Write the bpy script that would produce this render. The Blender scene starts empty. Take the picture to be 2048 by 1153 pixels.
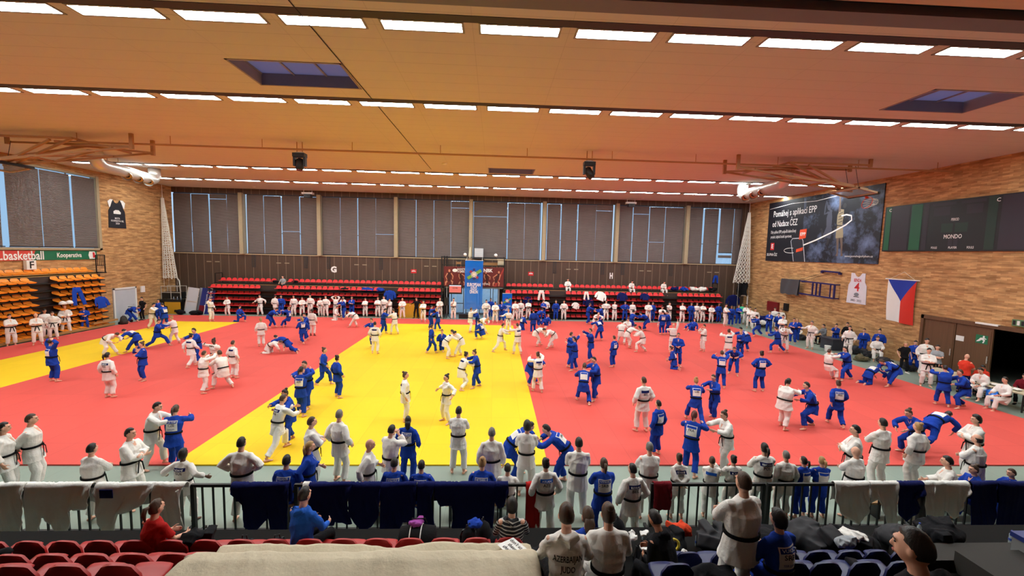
import bpy, math, random
import numpy as np
from mathutils import Vector, Matrix
from mathutils.bvhtree import BVHTree

SC = bpy.context.scene
COL = SC.collection
PI = math.pi

# ------------------------------------------------------------------ camera
def camera():
    yaw, pitch, roll = 0.0445, 0.0861, -0.0233
    cy, sy, cp, sp = math.cos(yaw), math.sin(yaw), math.cos(pitch), math.sin(pitch)
    fwd = Vector((sy*cp, cy*cp, -sp)); right = Vector((cy, -sy, 0)); down = fwd.cross(right)
    cr, sr = math.cos(roll), math.sin(roll)
    r = cr*right + sr*down; d = -sr*right + cr*down
    cam = bpy.data.cameras.new('camera'); o = bpy.data.objects.new('camera', cam); COL.objects.link(o)
    cam.sensor_width = 36; cam.lens = 822.5/2048*36; cam.clip_end = 200; cam.clip_start = 0.05
    M = Matrix((( r.x, -d.x, -fwd.x, 0), (r.y, -d.y, -fwd.y, 0), (r.z, -d.z, -fwd.z, 5.8), (0, 0, 0, 1)))
    o.matrix_world = M
    SC.camera = o
camera()

# ------------------------------------------------------------------ daylight and exposure
WORLD = bpy.data.worlds.new('daylight'); SC.world = WORLD; WORLD.use_nodes = True
_bg = WORLD.node_tree.nodes['Background']
_bg.inputs[0].default_value = (0.50, 0.72, 1.0, 1); _bg.inputs[1].default_value = 1.0
SC.view_settings.view_transform = 'Standard'; SC.view_settings.look = 'None'
SC.view_settings.gamma = 1; SC.view_settings.use_curve_mapping = False
SC.view_settings.exposure = 0.0
LAMP_RADIANCE = 54.0
SC.cycles.use_denoising = True
SC.cycles.max_bounces = 6; SC.cycles.diffuse_bounces = 4; SC.cycles.glossy_bounces = 2
SC.cycles.transparent_max_bounces = 8; SC.cycles.caustics_reflective = False; SC.cycles.caustics_refractive = False
SC.cycles.sample_clamp_indirect = 6

# ------------------------------------------------------------------ materials
MATS = {}
def lin(c):
    return tuple(((v/255.0+0.055)/1.055)**2.4 if v/255.0 > 0.04045 else v/255.0/12.92 for v in c)
def nt(name):
    m = bpy.data.materials.new(name); m.use_nodes = True
    t = m.node_tree
    return m, t, t.nodes['Principled BSDF']
def N(t, typ, **kw):
    n = t.nodes.new(typ)
    for k, v in kw.items(): setattr(n, k, v)
    return n
def mix_rgb(t, fac, a, b, blend='MIX'):
    n = N(t, 'ShaderNodeMix', data_type='RGBA', blend_type=blend)
    for i, v in ((0, fac), (6, a), (7, b)):
        if hasattr(v, 'is_output'): t.links.new(v, n.inputs[i])
        else: n.inputs[i].default_value = v if i == 0 else (*v[:3], 1)
    return n.outputs[2]
def math_node(t, op, a, b=None):
    n = N(t, 'ShaderNodeMath', operation=op)
    for i, v in enumerate((a, b)):
        if v is None: continue
        if hasattr(v, 'is_output'): t.links.new(v, n.inputs[i])
        else: n.inputs[i].default_value = v
    return n.outputs[0]
def noise(t, scale, detail=3, vec=None, rough=0.55):
    n = N(t, 'ShaderNodeTexNoise'); n.inputs['Scale'].default_value = scale; n.inputs['Detail'].default_value = detail
    n.inputs['Roughness'].default_value = rough
    if vec is not None: t.links.new(vec, n.inputs['Vector'])
    return n.outputs[0]
def objco(t):
    return N(t, 'ShaderNodeTexCoord').outputs['Object']
def bump(t, p, h, strength, dist=0.01):
    b = N(t, 'ShaderNodeBump'); b.inputs['Strength'].default_value = strength; b.inputs['Distance'].default_value = dist
    t.links.new(h, b.inputs['Height']); t.links.new(b.outputs[0], p.inputs['Normal'])
def plain(name, rgb, rough=0.6, metal=0.0, var=0.06, vscale=3.0, bumpy=0.0, bscale=60.0, spec=0.5):
    """A material of one colour with slight procedural unevenness; rgb is sRGB 0-255."""
    if name in MATS: return MATS[name]
    m, t, p = nt(name); c = lin(rgb)
    co = objco(t)
    f = noise(t, vscale, 3, co)
    lo = tuple(v*(1-var) for v in c); hi = tuple(min(1, v*(1+var)) for v in c)
    t.links.new(mix_rgb(t, f, lo, hi), p.inputs['Base Color'])
    p.inputs['Roughness'].default_value = rough; p.inputs['Metallic'].default_value = metal
    p.inputs['Specular IOR Level'].default_value = spec
    if bumpy: bump(t, p, noise(t, bscale, 2, co), bumpy)
    MATS[name] = m; return m
def emit(name, rgb_linear, strength):
    if name in MATS: return MATS[name]
    m = bpy.data.materials.new(name); m.use_nodes = True; t = m.node_tree
    t.nodes.remove(t.nodes['Principled BSDF'])
    e = N(t, 'ShaderNodeEmission'); e.inputs[0].default_value = (*rgb_linear, 1); e.inputs[1].default_value = strength
    t.links.new(e.outputs[0], t.nodes['Material Output'].inputs[0]); MATS[name] = m; return m
def sep(t, vec):
    s = N(t, 'ShaderNodeSeparateXYZ'); t.links.new(vec, s.inputs[0]); return s.outputs
def seams(t, axis, period, width, off=0.0):
    """1 on thin seam lines repeating every period metres along an axis value."""
    v = math_node(t, 'ADD', axis, 1000*period+off)
    v = math_node(t, 'MODULO', v, period)
    return math_node(t, 'LESS_THAN', v, width)

def mat_brick():
    m, t, p = nt('long_tan_brick')
    s = sep(t, objco(t))
    cb = N(t, 'ShaderNodeCombineXYZ'); t.links.new(s[1], cb.inputs[0]); t.links.new(s[2], cb.inputs[1])
    b = N(t, 'ShaderNodeTexBrick'); t.links.new(cb.outputs[0], b.inputs['Vector'])
    b.offset = 0.37; b.squash = 1.0
    for k, v in (('Scale', 1.0), ('Mortar Size', 0.006), ('Brick Width', 0.42), ('Row Height', 0.085), ('Bias', 0.0), ('Mortar Smooth', 0.3)):
        b.inputs[k].default_value = v
    b.inputs['Color1'].default_value = (*lin((216, 176, 124)), 1); b.inputs['Color2'].default_value = (*lin((176, 132, 86)), 1)
    b.inputs['Mortar'].default_value = (*lin((172, 136, 98)), 1)
    st = N(t, 'ShaderNodeMapping'); st.inputs['Scale'].default_value = (1.1, 6.0, 1); t.links.new(cb.outputs[0], st.inputs[0])
    n1 = noise(t, 1.0, 2, st.outputs[0]); n2 = noise(t, 0.25, 3, cb.outputs[0])
    r = N(t, 'ShaderNodeValToRGB'); t.links.new(n1, r.inputs[0])
    r.color_ramp.elements[0].position = 0.33; r.color_ramp.elements[0].color = (0.62, 0.56, 0.50, 1)
    r.color_ramp.elements[1].position = 0.62; r.color_ramp.elements[1].color = (1.12, 1.06, 1.0, 1)
    c = mix_rgb(t, 1.0, b.outputs[0], r.outputs[0], 'MULTIPLY')
    c = mix_rgb(t, math_node(t, 'MULTIPLY', n2, 0.25), c, lin((140, 96, 60)))
    t.links.new(c, p.inputs['Base Color']); p.inputs['Roughness'].default_value = 0.85
    bump(t, p, b.outputs['Fac'], 0.4, -0.01)
    MATS['brick'] = m
mat_brick()
def mat_ceiling():
    m, t, p = nt('ceiling_tile'); s = sep(t, objco(t))
    a = seams(t, s[1], 0.62, 0.012); b = seams(t, s[0], 2.213, 0.014, 0.6)
    n = noise(t, 0.5, 2, objco(t))
    a = math_node(t, 'MULTIPLY', a, math_node(t, 'MULTIPLY', n, 1.0))
    l = math_node(t, 'MAXIMUM', a, math_node(t, 'MULTIPLY', b, 0.25))
    c = mix_rgb(t, noise(t, 0.12, 3, objco(t)), lin((208, 199, 188)), lin((217, 209, 200)))
    c = mix_rgb(t, math_node(t, 'MULTIPLY', l, 0.8), c, lin((110, 95, 80)))
    t.links.new(c, p.inputs['Base Color']); p.inputs['Roughness'].default_value = 0.8
    MATS['ceiling'] = m
mat_ceiling()
def mat_floor():
    m, t, p = nt('grey_green_linoleum'); s = sep(t, objco(t))
    a = seams(t, s[0], 1.0, 0.012); b = seams(t, s[1], 2.0, 0.012)
    l = math_node(t, 'MAXIMUM', a, b)
    c = mix_rgb(t, noise(t, 0.8, 5, objco(t)), lin((122, 138, 127)), lin((140, 155, 143)))
    c = mix_rgb(t, math_node(t, 'MULTIPLY', l, 0.35), c, lin((90, 105, 98)))
    t.links.new(c, p.inputs['Base Color']); p.inputs['Roughness'].default_value = 0.45
    MATS['floor'] = m
mat_floor()
def mat_tatami(name, rgb, dark):
    m, t, p = nt(name); s = sep(t, objco(t))
    a = seams(t, s[0], 1.0, 0.014); b = seams(t, s[1], 2.0, 0.014)
    l = math_node(t, 'MAXIMUM', a, b)
    cb = N(t, 'ShaderNodeCombineXYZ')
    t.links.new(math_node(t, 'FLOOR', s[0]), cb.inputs[0]); t.links.new(math_node(t, 'FLOOR', math_node(t, 'MULTIPLY', s[1], 0.5)), cb.inputs[1])
    w = N(t, 'ShaderNodeTexWhiteNoise', noise_dimensions='3D'); t.links.new(cb.outputs[0], w.inputs[0])
    c0 = lin(rgb)
    c = mix_rgb(t, w.outputs[0], tuple(v*0.95 for v in c0), tuple(min(1, v*1.03) for v in c0))
    c = mix_rgb(t, math_node(t, 'MULTIPLY', noise(t, 0.35, 4, objco(t)), 0.12), c, lin(dark))
    c = mix_rgb(t, math_node(t, 'MULTIPLY', l, 0.30), c, lin(dark))
    t.links.new(c, p.inputs['Base Color']); p.inputs['Roughness'].default_value = 0.72
    p.inputs['Specular IOR Level'].default_value = 0.3
    bump(t, p, noise(t, 240, 1, objco(t)), 0.06, 0.004)
    MATS[name] = m
mat_tatami('red_mat', (217, 84, 76), (150, 50, 46)); mat_tatami('yellow_mat', (240, 200, 30), (180, 140, 20))
def mat_panel():
    m, t, p = nt('brown_wall_panel'); s = sep(t, objco(t))
    a = seams(t, s[0], 0.715, 0.035, 0.2)
    mp = N(t, 'ShaderNodeMapping'); mp.inputs['Scale'].default_value = (14, 14, 0.7); t.links.new(objco(t), mp.inputs[0])
    c = mix_rgb(t, noise(t, 1.0, 4, mp.outputs[0]), lin((62, 47, 38)), lin((88, 68, 56)))
    c = mix_rgb(t, math_node(t, 'MULTIPLY', a, 0.75), c, lin((150, 130, 108)))
    t.links.new(c, p.inputs['Base Color']); p.inputs['Roughness'].default_value = 0.55
    MATS['panel'] = m
mat_panel()
def mat_wood(name, a, b, axis=2, sc=14, rough=0.5):
    m, t, p = nt(name); mp = N(t, 'ShaderNodeMapping')
    v = [sc]*3; v[axis] = 0.6; mp.inputs['Scale'].default_value = v; t.links.new(objco(t), mp.inputs[0])
    t.links.new(mix_rgb(t, noise(t, 1.0, 5, mp.outputs[0]), lin(a), lin(b)), p.inputs['Base Color'])
    p.inputs['Roughness'].default_value = rough; MATS[name] = m
mat_wood('dark_door_wood', (84, 58, 38), (112, 80, 54)); mat_wood('slat_wood', (214, 178, 146), (228, 192, 160), 0)
mat_wood('fascia_wood', (150, 112, 62), (182, 140, 84), 1); mat_wood('ply', (150, 105, 62), (176, 128, 80), 0)
def mat_fabric(name, rgb, var=0.08, rough=0.95):
    m, t, p = nt(name); c = lin(rgb); co = objco(t)
    t.links.new(mix_rgb(t, noise(t, 5, 3, co), tuple(v*(1-var) for v in c), tuple(min(1, v*(1+var)) for v in c)), p.inputs['Base Color'])
    p.inputs['Roughness'].default_value = rough; p.inputs['Specular IOR Level'].default_value = 0.2
    w = N(t, 'ShaderNodeTexWave'); w.inputs['Scale'].default_value = 90; w.inputs['Distortion'].default_value = 2; t.links.new(co, w.inputs['Vector'])
    h = math_node(t, 'ADD', math_node(t, 'MULTIPLY', noise(t, 22, 3, co), 1.0), math_node(t, 'MULTIPLY', w.outputs['Fac'], 0.04))
    bump(t, p, h, 0.4, 0.02)
    MATS[name] = m
for n_, c_ in (('gi_white', (232, 230, 226)), ('gi_blue', (28, 64, 164)), ('gi_navy', (16, 24, 82)), ('black_cloth', (22, 22, 26)), ('red_cloth', (176, 34, 32)),
               ('tee_blue', (36, 92, 190)), ('tee_grey', (150, 156, 162)), ('tee_red', (214, 62, 44)), ('cover_cloth', (205, 194, 170)), ('banner_blue', (20, 96, 204)),
               ('orange_cloth', (206, 66, 36)), ('green_cloth', (70, 190, 140)), ('grey_cloth', (110, 114, 118)), ('maroon_cloth', (112, 22, 34)), ('belt_black', (18, 18, 20)),
               ('mauve_cloth', (150, 70, 150)), ('cream_cloth', (196, 186, 160))): mat_fabric(n_, c_)
def mat_stripes():
    m, t, p = nt('striped_knit'); s = sep(t, objco(t))
    t.links.new(mix_rgb(t, seams(t, s[2], .052, .016), lin((26, 26, 32)), lin((190, 190, 186))), p.inputs['Base Color']); p.inputs['Roughness'].default_value = .9; MATS['striped'] = m
mat_stripes()
def mat_skin(name, rgb):
    m, t, p = nt(name); c = lin(rgb)
    t.links.new(mix_rgb(t, noise(t, 9, 3, objco(t)), tuple(v*0.9 for v in c), tuple(min(1, v*1.07) for v in c)), p.inputs['Base Color'])
    p.inputs['Roughness'].default_value = 0.5; p.inputs['Subsurface Weight'].default_value = 0.0; MATS[name] = m
mat_skin('skin_l', (226, 172, 146)); mat_skin('skin_t', (190, 130, 98)); mat_skin('skin_d', (92, 58, 42))
def mat_hair(name, rgb):
    m, t, p = nt(name); c = lin(rgb); mp = N(t, 'ShaderNodeMapping'); mp.inputs['Scale'].default_value = (60, 60, 8); t.links.new(objco(t), mp.inputs[0])
    n = noise(t, 1.0, 3, mp.outputs[0])
    t.links.new(mix_rgb(t, n, tuple(v*0.6 for v in c), tuple(min(1, v*1.3) for v in c)), p.inputs['Base Color'])
    p.inputs['Roughness'].default_value = 0.5; bump(t, p, n, 0.5, 0.01); MATS[name] = m
for n_, c_ in (('hair_d', (30, 24, 22)), ('hair_n', (74, 52, 38)), ('hair_y', (176, 138, 88)), ('hair_g', (120, 116, 112)), ('hair_r', (92, 34, 26))): mat_hair(n_, c_)
def mat_glass():
    m, t, p = nt('window_glass'); t.nodes.remove(p)
    tr = N(t, 'ShaderNodeBsdfTransparent'); gl = N(t, 'ShaderNodeBsdfGlossy'); gl.inputs['Roughness'].default_value = 0.05
    tr.inputs[0].default_value = (0.86, 0.92, 0.95, 1)
    mx = N(t, 'ShaderNodeMixShader'); mx.inputs[0].default_value = 0.06
    t.links.new(tr.outputs[0], mx.inputs[1]); t.links.new(gl.outputs[0], mx.inputs[2]); t.links.new(mx.outputs[0], t.nodes['Material Output'].inputs[0])
    MATS['glass'] = m
mat_glass()
def mat_skylight():
    m, t, p = nt('milky_skylight'); t.nodes.remove(p)
    d = N(t, 'ShaderNodeBsdfDiffuse'); d.inputs[0].default_value = (*lin((170, 168, 200)), 1)
    tr = N(t, 'ShaderNodeBsdfTranslucent'); tr.inputs[0].default_value = (*lin((178, 168, 190)), 1)
    mx = N(t, 'ShaderNodeMixShader'); mx.inputs[0].default_value = 0.8
    t.links.new(d.outputs[0], mx.inputs[1]); t.links.new(tr.outputs[0], mx.inputs[2]); t.links.new(mx.outputs[0], t.nodes['Material Output'].inputs[0])
    MATS['skylight'] = m
mat_skylight()
def mat_clear(name, rgb, fac):
    m, t, p = nt(name); t.nodes.remove(p)
    tr = N(t, 'ShaderNodeBsdfTransparent'); gl = N(t, 'ShaderNodeBsdfPrincipled'); gl.inputs['Base Color'].default_value = (*lin(rgb), 1); gl.inputs['Roughness'].default_value = 0.15
    mx = N(t, 'ShaderNodeMixShader'); mx.inputs[0].default_value = fac
    t.links.new(tr.outputs[0], mx.inputs[1]); t.links.new(gl.outputs[0], mx.inputs[2]); t.links.new(mx.outputs[0], t.nodes['Material Output'].inputs[0])
    MATS[name] = m
mat_clear('bottle_plastic', (200, 215, 220), 0.45); mat_clear('backboard_glass', (150, 140, 130), 0.35); mat_clear('thin_banner', (20, 110, 215), 0.86)
BLACK = plain('black_metal', (18, 18, 20), 0.5); DARK = plain('dark_grey', (46, 48, 54), 0.6); WHITE = plain('white_paint', (232, 232, 230), 0.5)
STEEL = plain('galvanised_steel', (214, 214, 208), 0.3, 0.45, 0.05); GREYP = plain('light_grey_panel', (192, 198, 206), 0.45)
BEIGEM = plain('beige_painted_steel', (176, 128, 84), 0.5); CONC = plain('tan_concrete', (164, 150, 122), 0.85, var=0.12, vscale=6)
REDS = plain('red_plastic', (226, 58, 62), 0.42); REDN = plain('dark_red_plastic', (170, 30, 30), 0.45); ORANGE = plain('orange_plastic', (255, 150, 44), 0.4)
BLIND = plain('dark_blind', (112, 104, 102), 0.7, var=0.12, vscale=1.5); NAVYP = plain('navy_paint', (38, 36, 96), 0.4)
TXTW = plain('white_ink', (236, 236, 234), 0.6, var=0.0); TXTK = plain('black_ink', (20, 20, 24), 0.6, var=0.0); TXTB = plain('blue_ink', (30, 60, 150), 0.6, var=0.0)
TXTR = plain('red_ink', (200, 36, 40), 0.6, var=0.0); NET = plain('white_net_cord', (226, 224, 214), 0.8); GREENP = plain('green_print', (20, 104, 72), 0.6)
LAMP = emit('lamp_diffuser', (0.93, 1.0, 0.98), LAMP_RADIANCE)

# ------------------------------------------------------------------ mesh building
def V(*a): return np.array(a, float)
def unit(v):
    v = np.asarray(v, float); n = np.linalg.norm(v)
    return v/n if n > 1e-9 else v
class MB:
    def __init__(s): s.v = []; s.f = []; s.m = []; s.n = 0; s.mi = 0
    def add(s, v, f):
        v = np.asarray(v, float).reshape(-1, 3)
        s.v.append(v); s.f += [tuple(i+s.n for i in q) for q in f]; s.m += [s.mi]*len(f); s.n += len(v); return s
    def box(s, a, b, R=None, c=None):
        x0, y0, z0 = a; x1, y1, z1 = b
        v = np.array([(x0,y0,z0),(x1,y0,z0),(x1,y1,z0),(x0,y1,z0),(x0,y0,z1),(x1,y0,z1),(x1,y1,z1),(x0,y1,z1)], float)
        if R is not None: v = v @ np.asarray(R).T
        if c is not None: v = v + np.asarray(c)
        return s.add(v, [(0,3,2,1),(4,5,6,7),(0,1,5,4),(1,2,6,5),(2,3,7,6),(3,0,4,7)])
    def bar(s, p, q, w, h=None, up=(0,0,1)):
        h = h or w; p = V(*p); q = V(*q); d = unit(q-p); u = np.asarray(up, float)
        if abs(d@u) > 0.98: u = V(0,1,0)
        a = unit(np.cross(d, u)); b = np.cross(a, d)
        v = [e+a*x*w/2+b*y*h/2 for e in (p, q) for x, y in ((-1,-1),(1,-1),(1,1),(-1,1))]
        return s.add(v, [(0,1,2,3),(7,6,5,4),(0,4,5,1),(1,5,6,2),(2,6,7,3),(3,7,4,0)])
    def loft(s, pts, rad, n=10, ref=(1,0,0), cap=True, closed=False):
        """rings along pts; rad: radius or (a, b); ref: side axis, one or per ring"""
        pts = [np.asarray(p, float) for p in pts]; k = len(pts); vs = []
        for i, p in enumerate(pts):
            d = unit(pts[min(i+1, k-1)]-pts[max(i-1, 0)]) if not closed else unit(pts[(i+1) % k]-pts[i-1])
            rf = np.asarray(ref if np.ndim(ref) == 1 else ref[i], float)
            a = rf-d*(d@rf)
            if np.linalg.norm(a) < 1e-3: a = np.cross(d, (0.3,0.9,0.2))
            a = unit(a); b = np.cross(d, a); r = rad[i] if np.ndim(rad) > 0 else rad
            ra, rb = (r if np.ndim(r) > 0 else (r, r))
            t = np.arange(n)*2*PI/n
            vs.append(p+np.outer(np.cos(t), a)*ra+np.outer(np.sin(t), b)*rb)
        f = []; kk = k if closed else k-1
        for i in range(kk):
            o, o2 = i*n, ((i+1) % k)*n
            f += [(o+j, o+(j+1) % n, o2+(j+1) % n, o2+j) for j in range(n)]
        v = np.concatenate(vs)
        if cap and not closed:
            f.append(tuple(reversed(range(n)))); f.append(tuple((k-1)*n+j for j in range(n)))
        return s.add(v, f)
    def ball(s, c, r, n=10, R=None):
        r = np.asarray(r if np.ndim(r) > 0 else (r,)*3, float); k = n
        t = np.linspace(0, PI, k); v = []
        for a in t:
            for j in range(n): b = 2*PI*j/n; v.append((math.sin(a)*math.cos(b), math.sin(a)*math.sin(b), math.cos(a)))
        v = np.array(v)*r
        if R is not None: v = v @ np.asarray(R).T
        f = [(i*n+j, (i+1)*n+j, (i+1)*n+(j+1) % n, i*n+(j+1) % n) for i in range(k-1) for j in range(n)]
        return s.add(v+np.asarray(c), f)
    def cyl(s, p, q, r, n=12, r2=None): return s.loft([p, q], [r, r if r2 is None else r2], n)
    def grid(s, P):
        """P: array rows x cols x 3"""
        P = np.asarray(P, float); a, b = P.shape[:2]
        return s.add(P.reshape(-1, 3), [(i*b+j, i*b+j+1, (i+1)*b+j+1, (i+1)*b+j) for i in range(a-1) for j in range(b-1)])
    def poly(s, pts, th=0.0, nrm=None):
        """flat polygon; extruded by th along nrm"""
        pts = np.asarray(pts, float); k = len(pts)
        if not th: return s.add(pts, [tuple(range(k))])
        nn = np.asarray(nrm, float)*th
        return s.add(np.concatenate([pts, pts+nn]), [tuple(reversed(range(k))), tuple(range(k, 2*k))]+[(i, (i+1) % k, k+(i+1) % k, k+i) for i in range(k)])
    def mesh(s, name, mats):
        me = bpy.data.meshes.new(name); v = np.concatenate(s.v) if s.v else np.zeros((0,3))
        me.from_pydata(v.tolist(), [], s.f)
        for m in (mats if isinstance(mats, (list, tuple)) else [mats]): me.materials.append(m)
        if any(s.m): me.polygons.foreach_set('material_index', s.m)
        return me
    def build(s, name, mats, parent=None, smooth=False, loc=None):
        me = s.mesh(name, mats)
        if smooth: me.polygons.foreach_set('use_smooth', [True]*len(me.polygons))
        return link(name, me, parent, loc)
def link(name, data, parent=None, loc=None, rz=None):
    o = bpy.data.objects.new(name, data); COL.objects.link(o)
    if parent is not None: o.parent = parent
    if loc is not None: o.location = loc
    if rz is not None: o.rotation_euler = (0, 0, rz)
    return o
def tag(o, label, cat, group=None, kind=None):
    o['label'] = label; o['category'] = cat
    if group: o['group'] = group
    if kind: o['kind'] = kind
    return o
def thing(name, label, cat, loc=(0,0,0), rz=0, group=None):
    return tag(link(name, None, None, loc, rz), label, cat, group)
def struct(name, mb, mats, parent=None, smooth=False):
    o = mb.build(name, mats, parent, smooth)
    if parent is None: o['kind'] = 'structure'
    return o
def copy_tree(o, loc=None, rz=None, label=None, group=None):
    r = o.copy(); COL.objects.link(r)
    if loc is not None: r.location = loc
    if rz is not None: r.rotation_euler = (0, 0, rz)
    if label: r['label'] = label
    if group: r['group'] = group
    for ch in list(o.children):
        c = ch.copy(); COL.objects.link(c); c.parent = r
        for g in list(ch.children):
            d = g.copy(); COL.objects.link(d); d.parent = c
    return r
_TXT = {}
def text_mesh2d(s, bold=0.0):
    """letters as a flat mesh, unit cap height about 0.73, centred; returns verts Nx2, faces, width"""
    k = (s, bold)
    if k not in _TXT:
        cu = bpy.data.curves.new('lettering', 'FONT'); cu.body = s; cu.align_x = 'CENTER'; cu.align_y = 'CENTER'; cu.resolution_u = 2; cu.offset = bold
        o = bpy.data.objects.new('lettering', cu); COL.objects.link(o)
        dg = bpy.context.evaluated_depsgraph_get(); me = bpy.data.meshes.new_from_object(o.evaluated_get(dg))
        v = np.array([x.co[:2] for x in me.vertices]).reshape(-1, 2); f = [tuple(p.vertices) for p in me.polygons]
        bpy.data.objects.remove(o); bpy.data.curves.remove(cu); bpy.data.meshes.remove(me)
        _TXT[k] = (v, f)
    return _TXT[k]
def letters(name, s, c, xd, yd, h, mat, parent=None, bold=0.0, width=None, lift=0.0):
    """writing of letter size h laid on the plane through c spanned by xd, yd"""
    v, f = text_mesh2d(s, bold)
    if not len(v): return None
    xd = unit(xd); yd = unit(yd); sx = h
    if width: sx = width/(v[:,0].max()-v[:,0].min())
    n = np.cross(xd, yd)
    P = np.asarray(c, float)+np.outer(v[:,0]*sx, xd)+np.outer(v[:,1]*h, yd)+n*lift
    mb = MB(); mb.add(P, f); return mb.build(name, mat, parent)
# ------------------------------------------------------------------ the hall
XL, XR, YF, YN, ZC, ZF = -28.5, 23.8, 38.0, -1.5, 10.88, -0.04
mb = MB(); mb.box((XL-0.5, YN, ZF-0.3), (XR+6, YF+0.5, ZF)); struct('floor', mb, MATS['floor'])
HATCHES = [(-7.45, 12.0, -4.32, 13.79), (12.85, 12.0, 15.8, 13.79), (-0.5, 25.5, 2.4, 27.1)]
mb = MB(); a, b = XL-0.5, XR+0.5
for x0, y0, x1, y1 in ((a, 8.3, b, 12.0), (a, 12.0, -7.45, 13.79), (-4.32, 12.0, 12.85, 13.79), (15.8, 12.0, b, 13.79), (a, 13.79, b, 25.5), (a, 25.5, -0.5, 27.1), (2.4, 25.5, b, 27.1), (a, 27.1, b, YF+0.5)): mb.box((x0, y0, ZC), (x1, y1, ZC+0.3))
struct('ceiling', mb, MATS['ceiling'])
# lower ceiling of wooden slats above the camera's gallery, with a grey beam along its edge
mb = MB()
mb.box((XL-0.5, YN, ZC-0.25), (XR+0.5, 7.9, ZC+0.3)); struct('ceiling_gallery', mb, DARK)
for i in range(22):
    y = 7.4-i*0.42
    if y < -0.8: break
    mb = MB(); mb.box((XL, y, ZC-0.33), (XR, y+0.31, ZC-0.25)); o = struct('trim_%d' % (i+1), mb, MATS['slat_wood']); o['label'] = 'wooden ceiling slat'
mb = MB(); mb.box((XL, 7.88, ZC-0.42), (XR, 8.3, ZC+0.2)); struct('beam_gallery', mb, plain('grey_beam', (120, 116, 124), 0.6))
# left wall, with its big window
mb = MB()
mb.box((XL-0.4, YN, ZF), (XL, YF, 5.28)); mb.box((XL-0.4, YN, 10.5), (XL, YF, ZC)); mb.box((XL-0.4, 31.2, 5.28), (XL, YF, 10.5)); mb.box((XL-0.4, YN, 5.28), (XL, 20.2, 10.5))
struct('wall_left', mb, MATS['brick'])
mb = MB()
mb.box((XL-0.3, 20.2, 5.28), (XL+0.12, 31.2, 5.42)); mb.box((XL-0.3, 20.2, 10.4), (XL+0.08, 31.2, 10.5)); mb.box((XL-0.3, 31.0, 5.28), (XL+0.12, 31.2, 10.5)); mb.box((XL-0.3, 20.2, 5.28), (XL+0.12, 20.4, 10.5))
for y in (23.0, 25.4, 27.4, 29.3): mb.box((XL-0.3, y-0.03, 5.4), (XL-0.24, y+0.03, 10.4))
w = struct('window_9', mb, CONC)
mb = MB(); mb.box((XL-0.28, 20.4, 5.42), (XL-0.26, 31.0, 10.4)); mb.build('pane', MATS['glass'], w)
# right wall, with the wide wooden doorway
mb = MB()
mb.box((XR, YN, ZF), (XR+0.4, 15.0, ZC)); mb.box((XR, 15.0, 2.78), (XR+0.4, 21.5, ZC)); mb.box((XR, 21.5, ZF), (XR+0.4, YF, ZC))
struct('wall_right', mb, MATS['brick'])
mb = MB(); mb.box((XR+5.6, 14.0, ZF), (XR+5.8, 22.5, 3.2)); mb.box((XR+0.4, 14.0, ZF), (XR+5.6, 14.2, 3.2)); mb.box((XR+0.4, 22.3, ZF), (XR+5.6, 22.5, 3.2)); mb.box((XR+0.4, 14.0, 3.0), (XR+5.8, 22.5, 3.2))
struct('wall_corridor', mb, plain('dark_corridor', (24, 24, 26), 0.8))
mb = MB(); mb.box((XR-0.1, 21.45, ZF), (XR+0.3, 21.6, 2.92)); mb.box((XR-0.1, 14.9, 2.72), (XR+0.3, 21.6, 2.92)); mb.box((XR-0.1, 14.9, ZF), (XR+0.3, 15.0, 2.92))
struct('trim_40', mb, MATS['dark_door_wood'])
d = None
for i, (y0, y1) in enumerate(((19.9, 21.44), (18.3, 19.86))):
    mb = MB(); mb.box((XR-0.03, y0, ZF), (XR+0.04, y1, 2.7)); mb.box((XR-0.045, y0+0.06, 0.1), (XR-0.03, y1-0.06, 2.6))
    d = struct('door_%d' % (i+2), mb, MATS['dark_door_wood'])
    hb = MB(); hb.bar((XR-0.08, y0+0.1, 1.0), (XR-0.08, y0+0.1, 1.35), 0.03); hb.bar((XR-0.08, y0+0.1, 1.17), (XR-0.03, y0+0.1, 1.17), 0.03); hb.build('door_handle', STEEL, d)
mb = MB(); mb.box((XR-0.14, 18.1, 2.86), (XR+0.0, 19.0, 2.94)); struct('trim_41', mb, WHITE)
# near wall behind the camera
mb = MB(); mb.box((XL-0.4, YN-0.3, ZF), (XR+0.4, YN, ZC)); struct('wall_near', mb, plain('gallery_brown', (84, 68, 58), .8))
# far wall: brown panels, pillars, header, windows with blinds
mb = MB()
mb.box((XL, YF, ZF), (-4.1, YF+0.3, 5.12)); mb.box((0.5, YF, ZF), (XR, YF+0.3, 5.12)); mb.box((-4.1, YF, 2.5), (0.5, YF+0.3, 5.12)); mb.box((XL, YF, 10.42), (XR, YF+0.3, ZC)); mb.box((23.1, YF, 5.12), (XR, YF+0.3, 10.42))
struct('wall_far', mb, MATS['panel'])
mb = MB(); mb.box((XL, YF-0.06, 5.06), (23.1, YF, 5.16)); struct('trim_42', mb, plain('sill_cream', (170, 150, 118), 0.6))
PX = [-22.48, -15.7, -8.91, -2.19, 4.5, 11.24, 17.84]
for i, x in enumerate(PX):
    mb = MB(); mb.box((x-0.16, YF-0.3, 5.12), (x+0.16, YF+0.3, 10.5)); struct('pillar_%d' % (i+1), mb, CONC)
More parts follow.
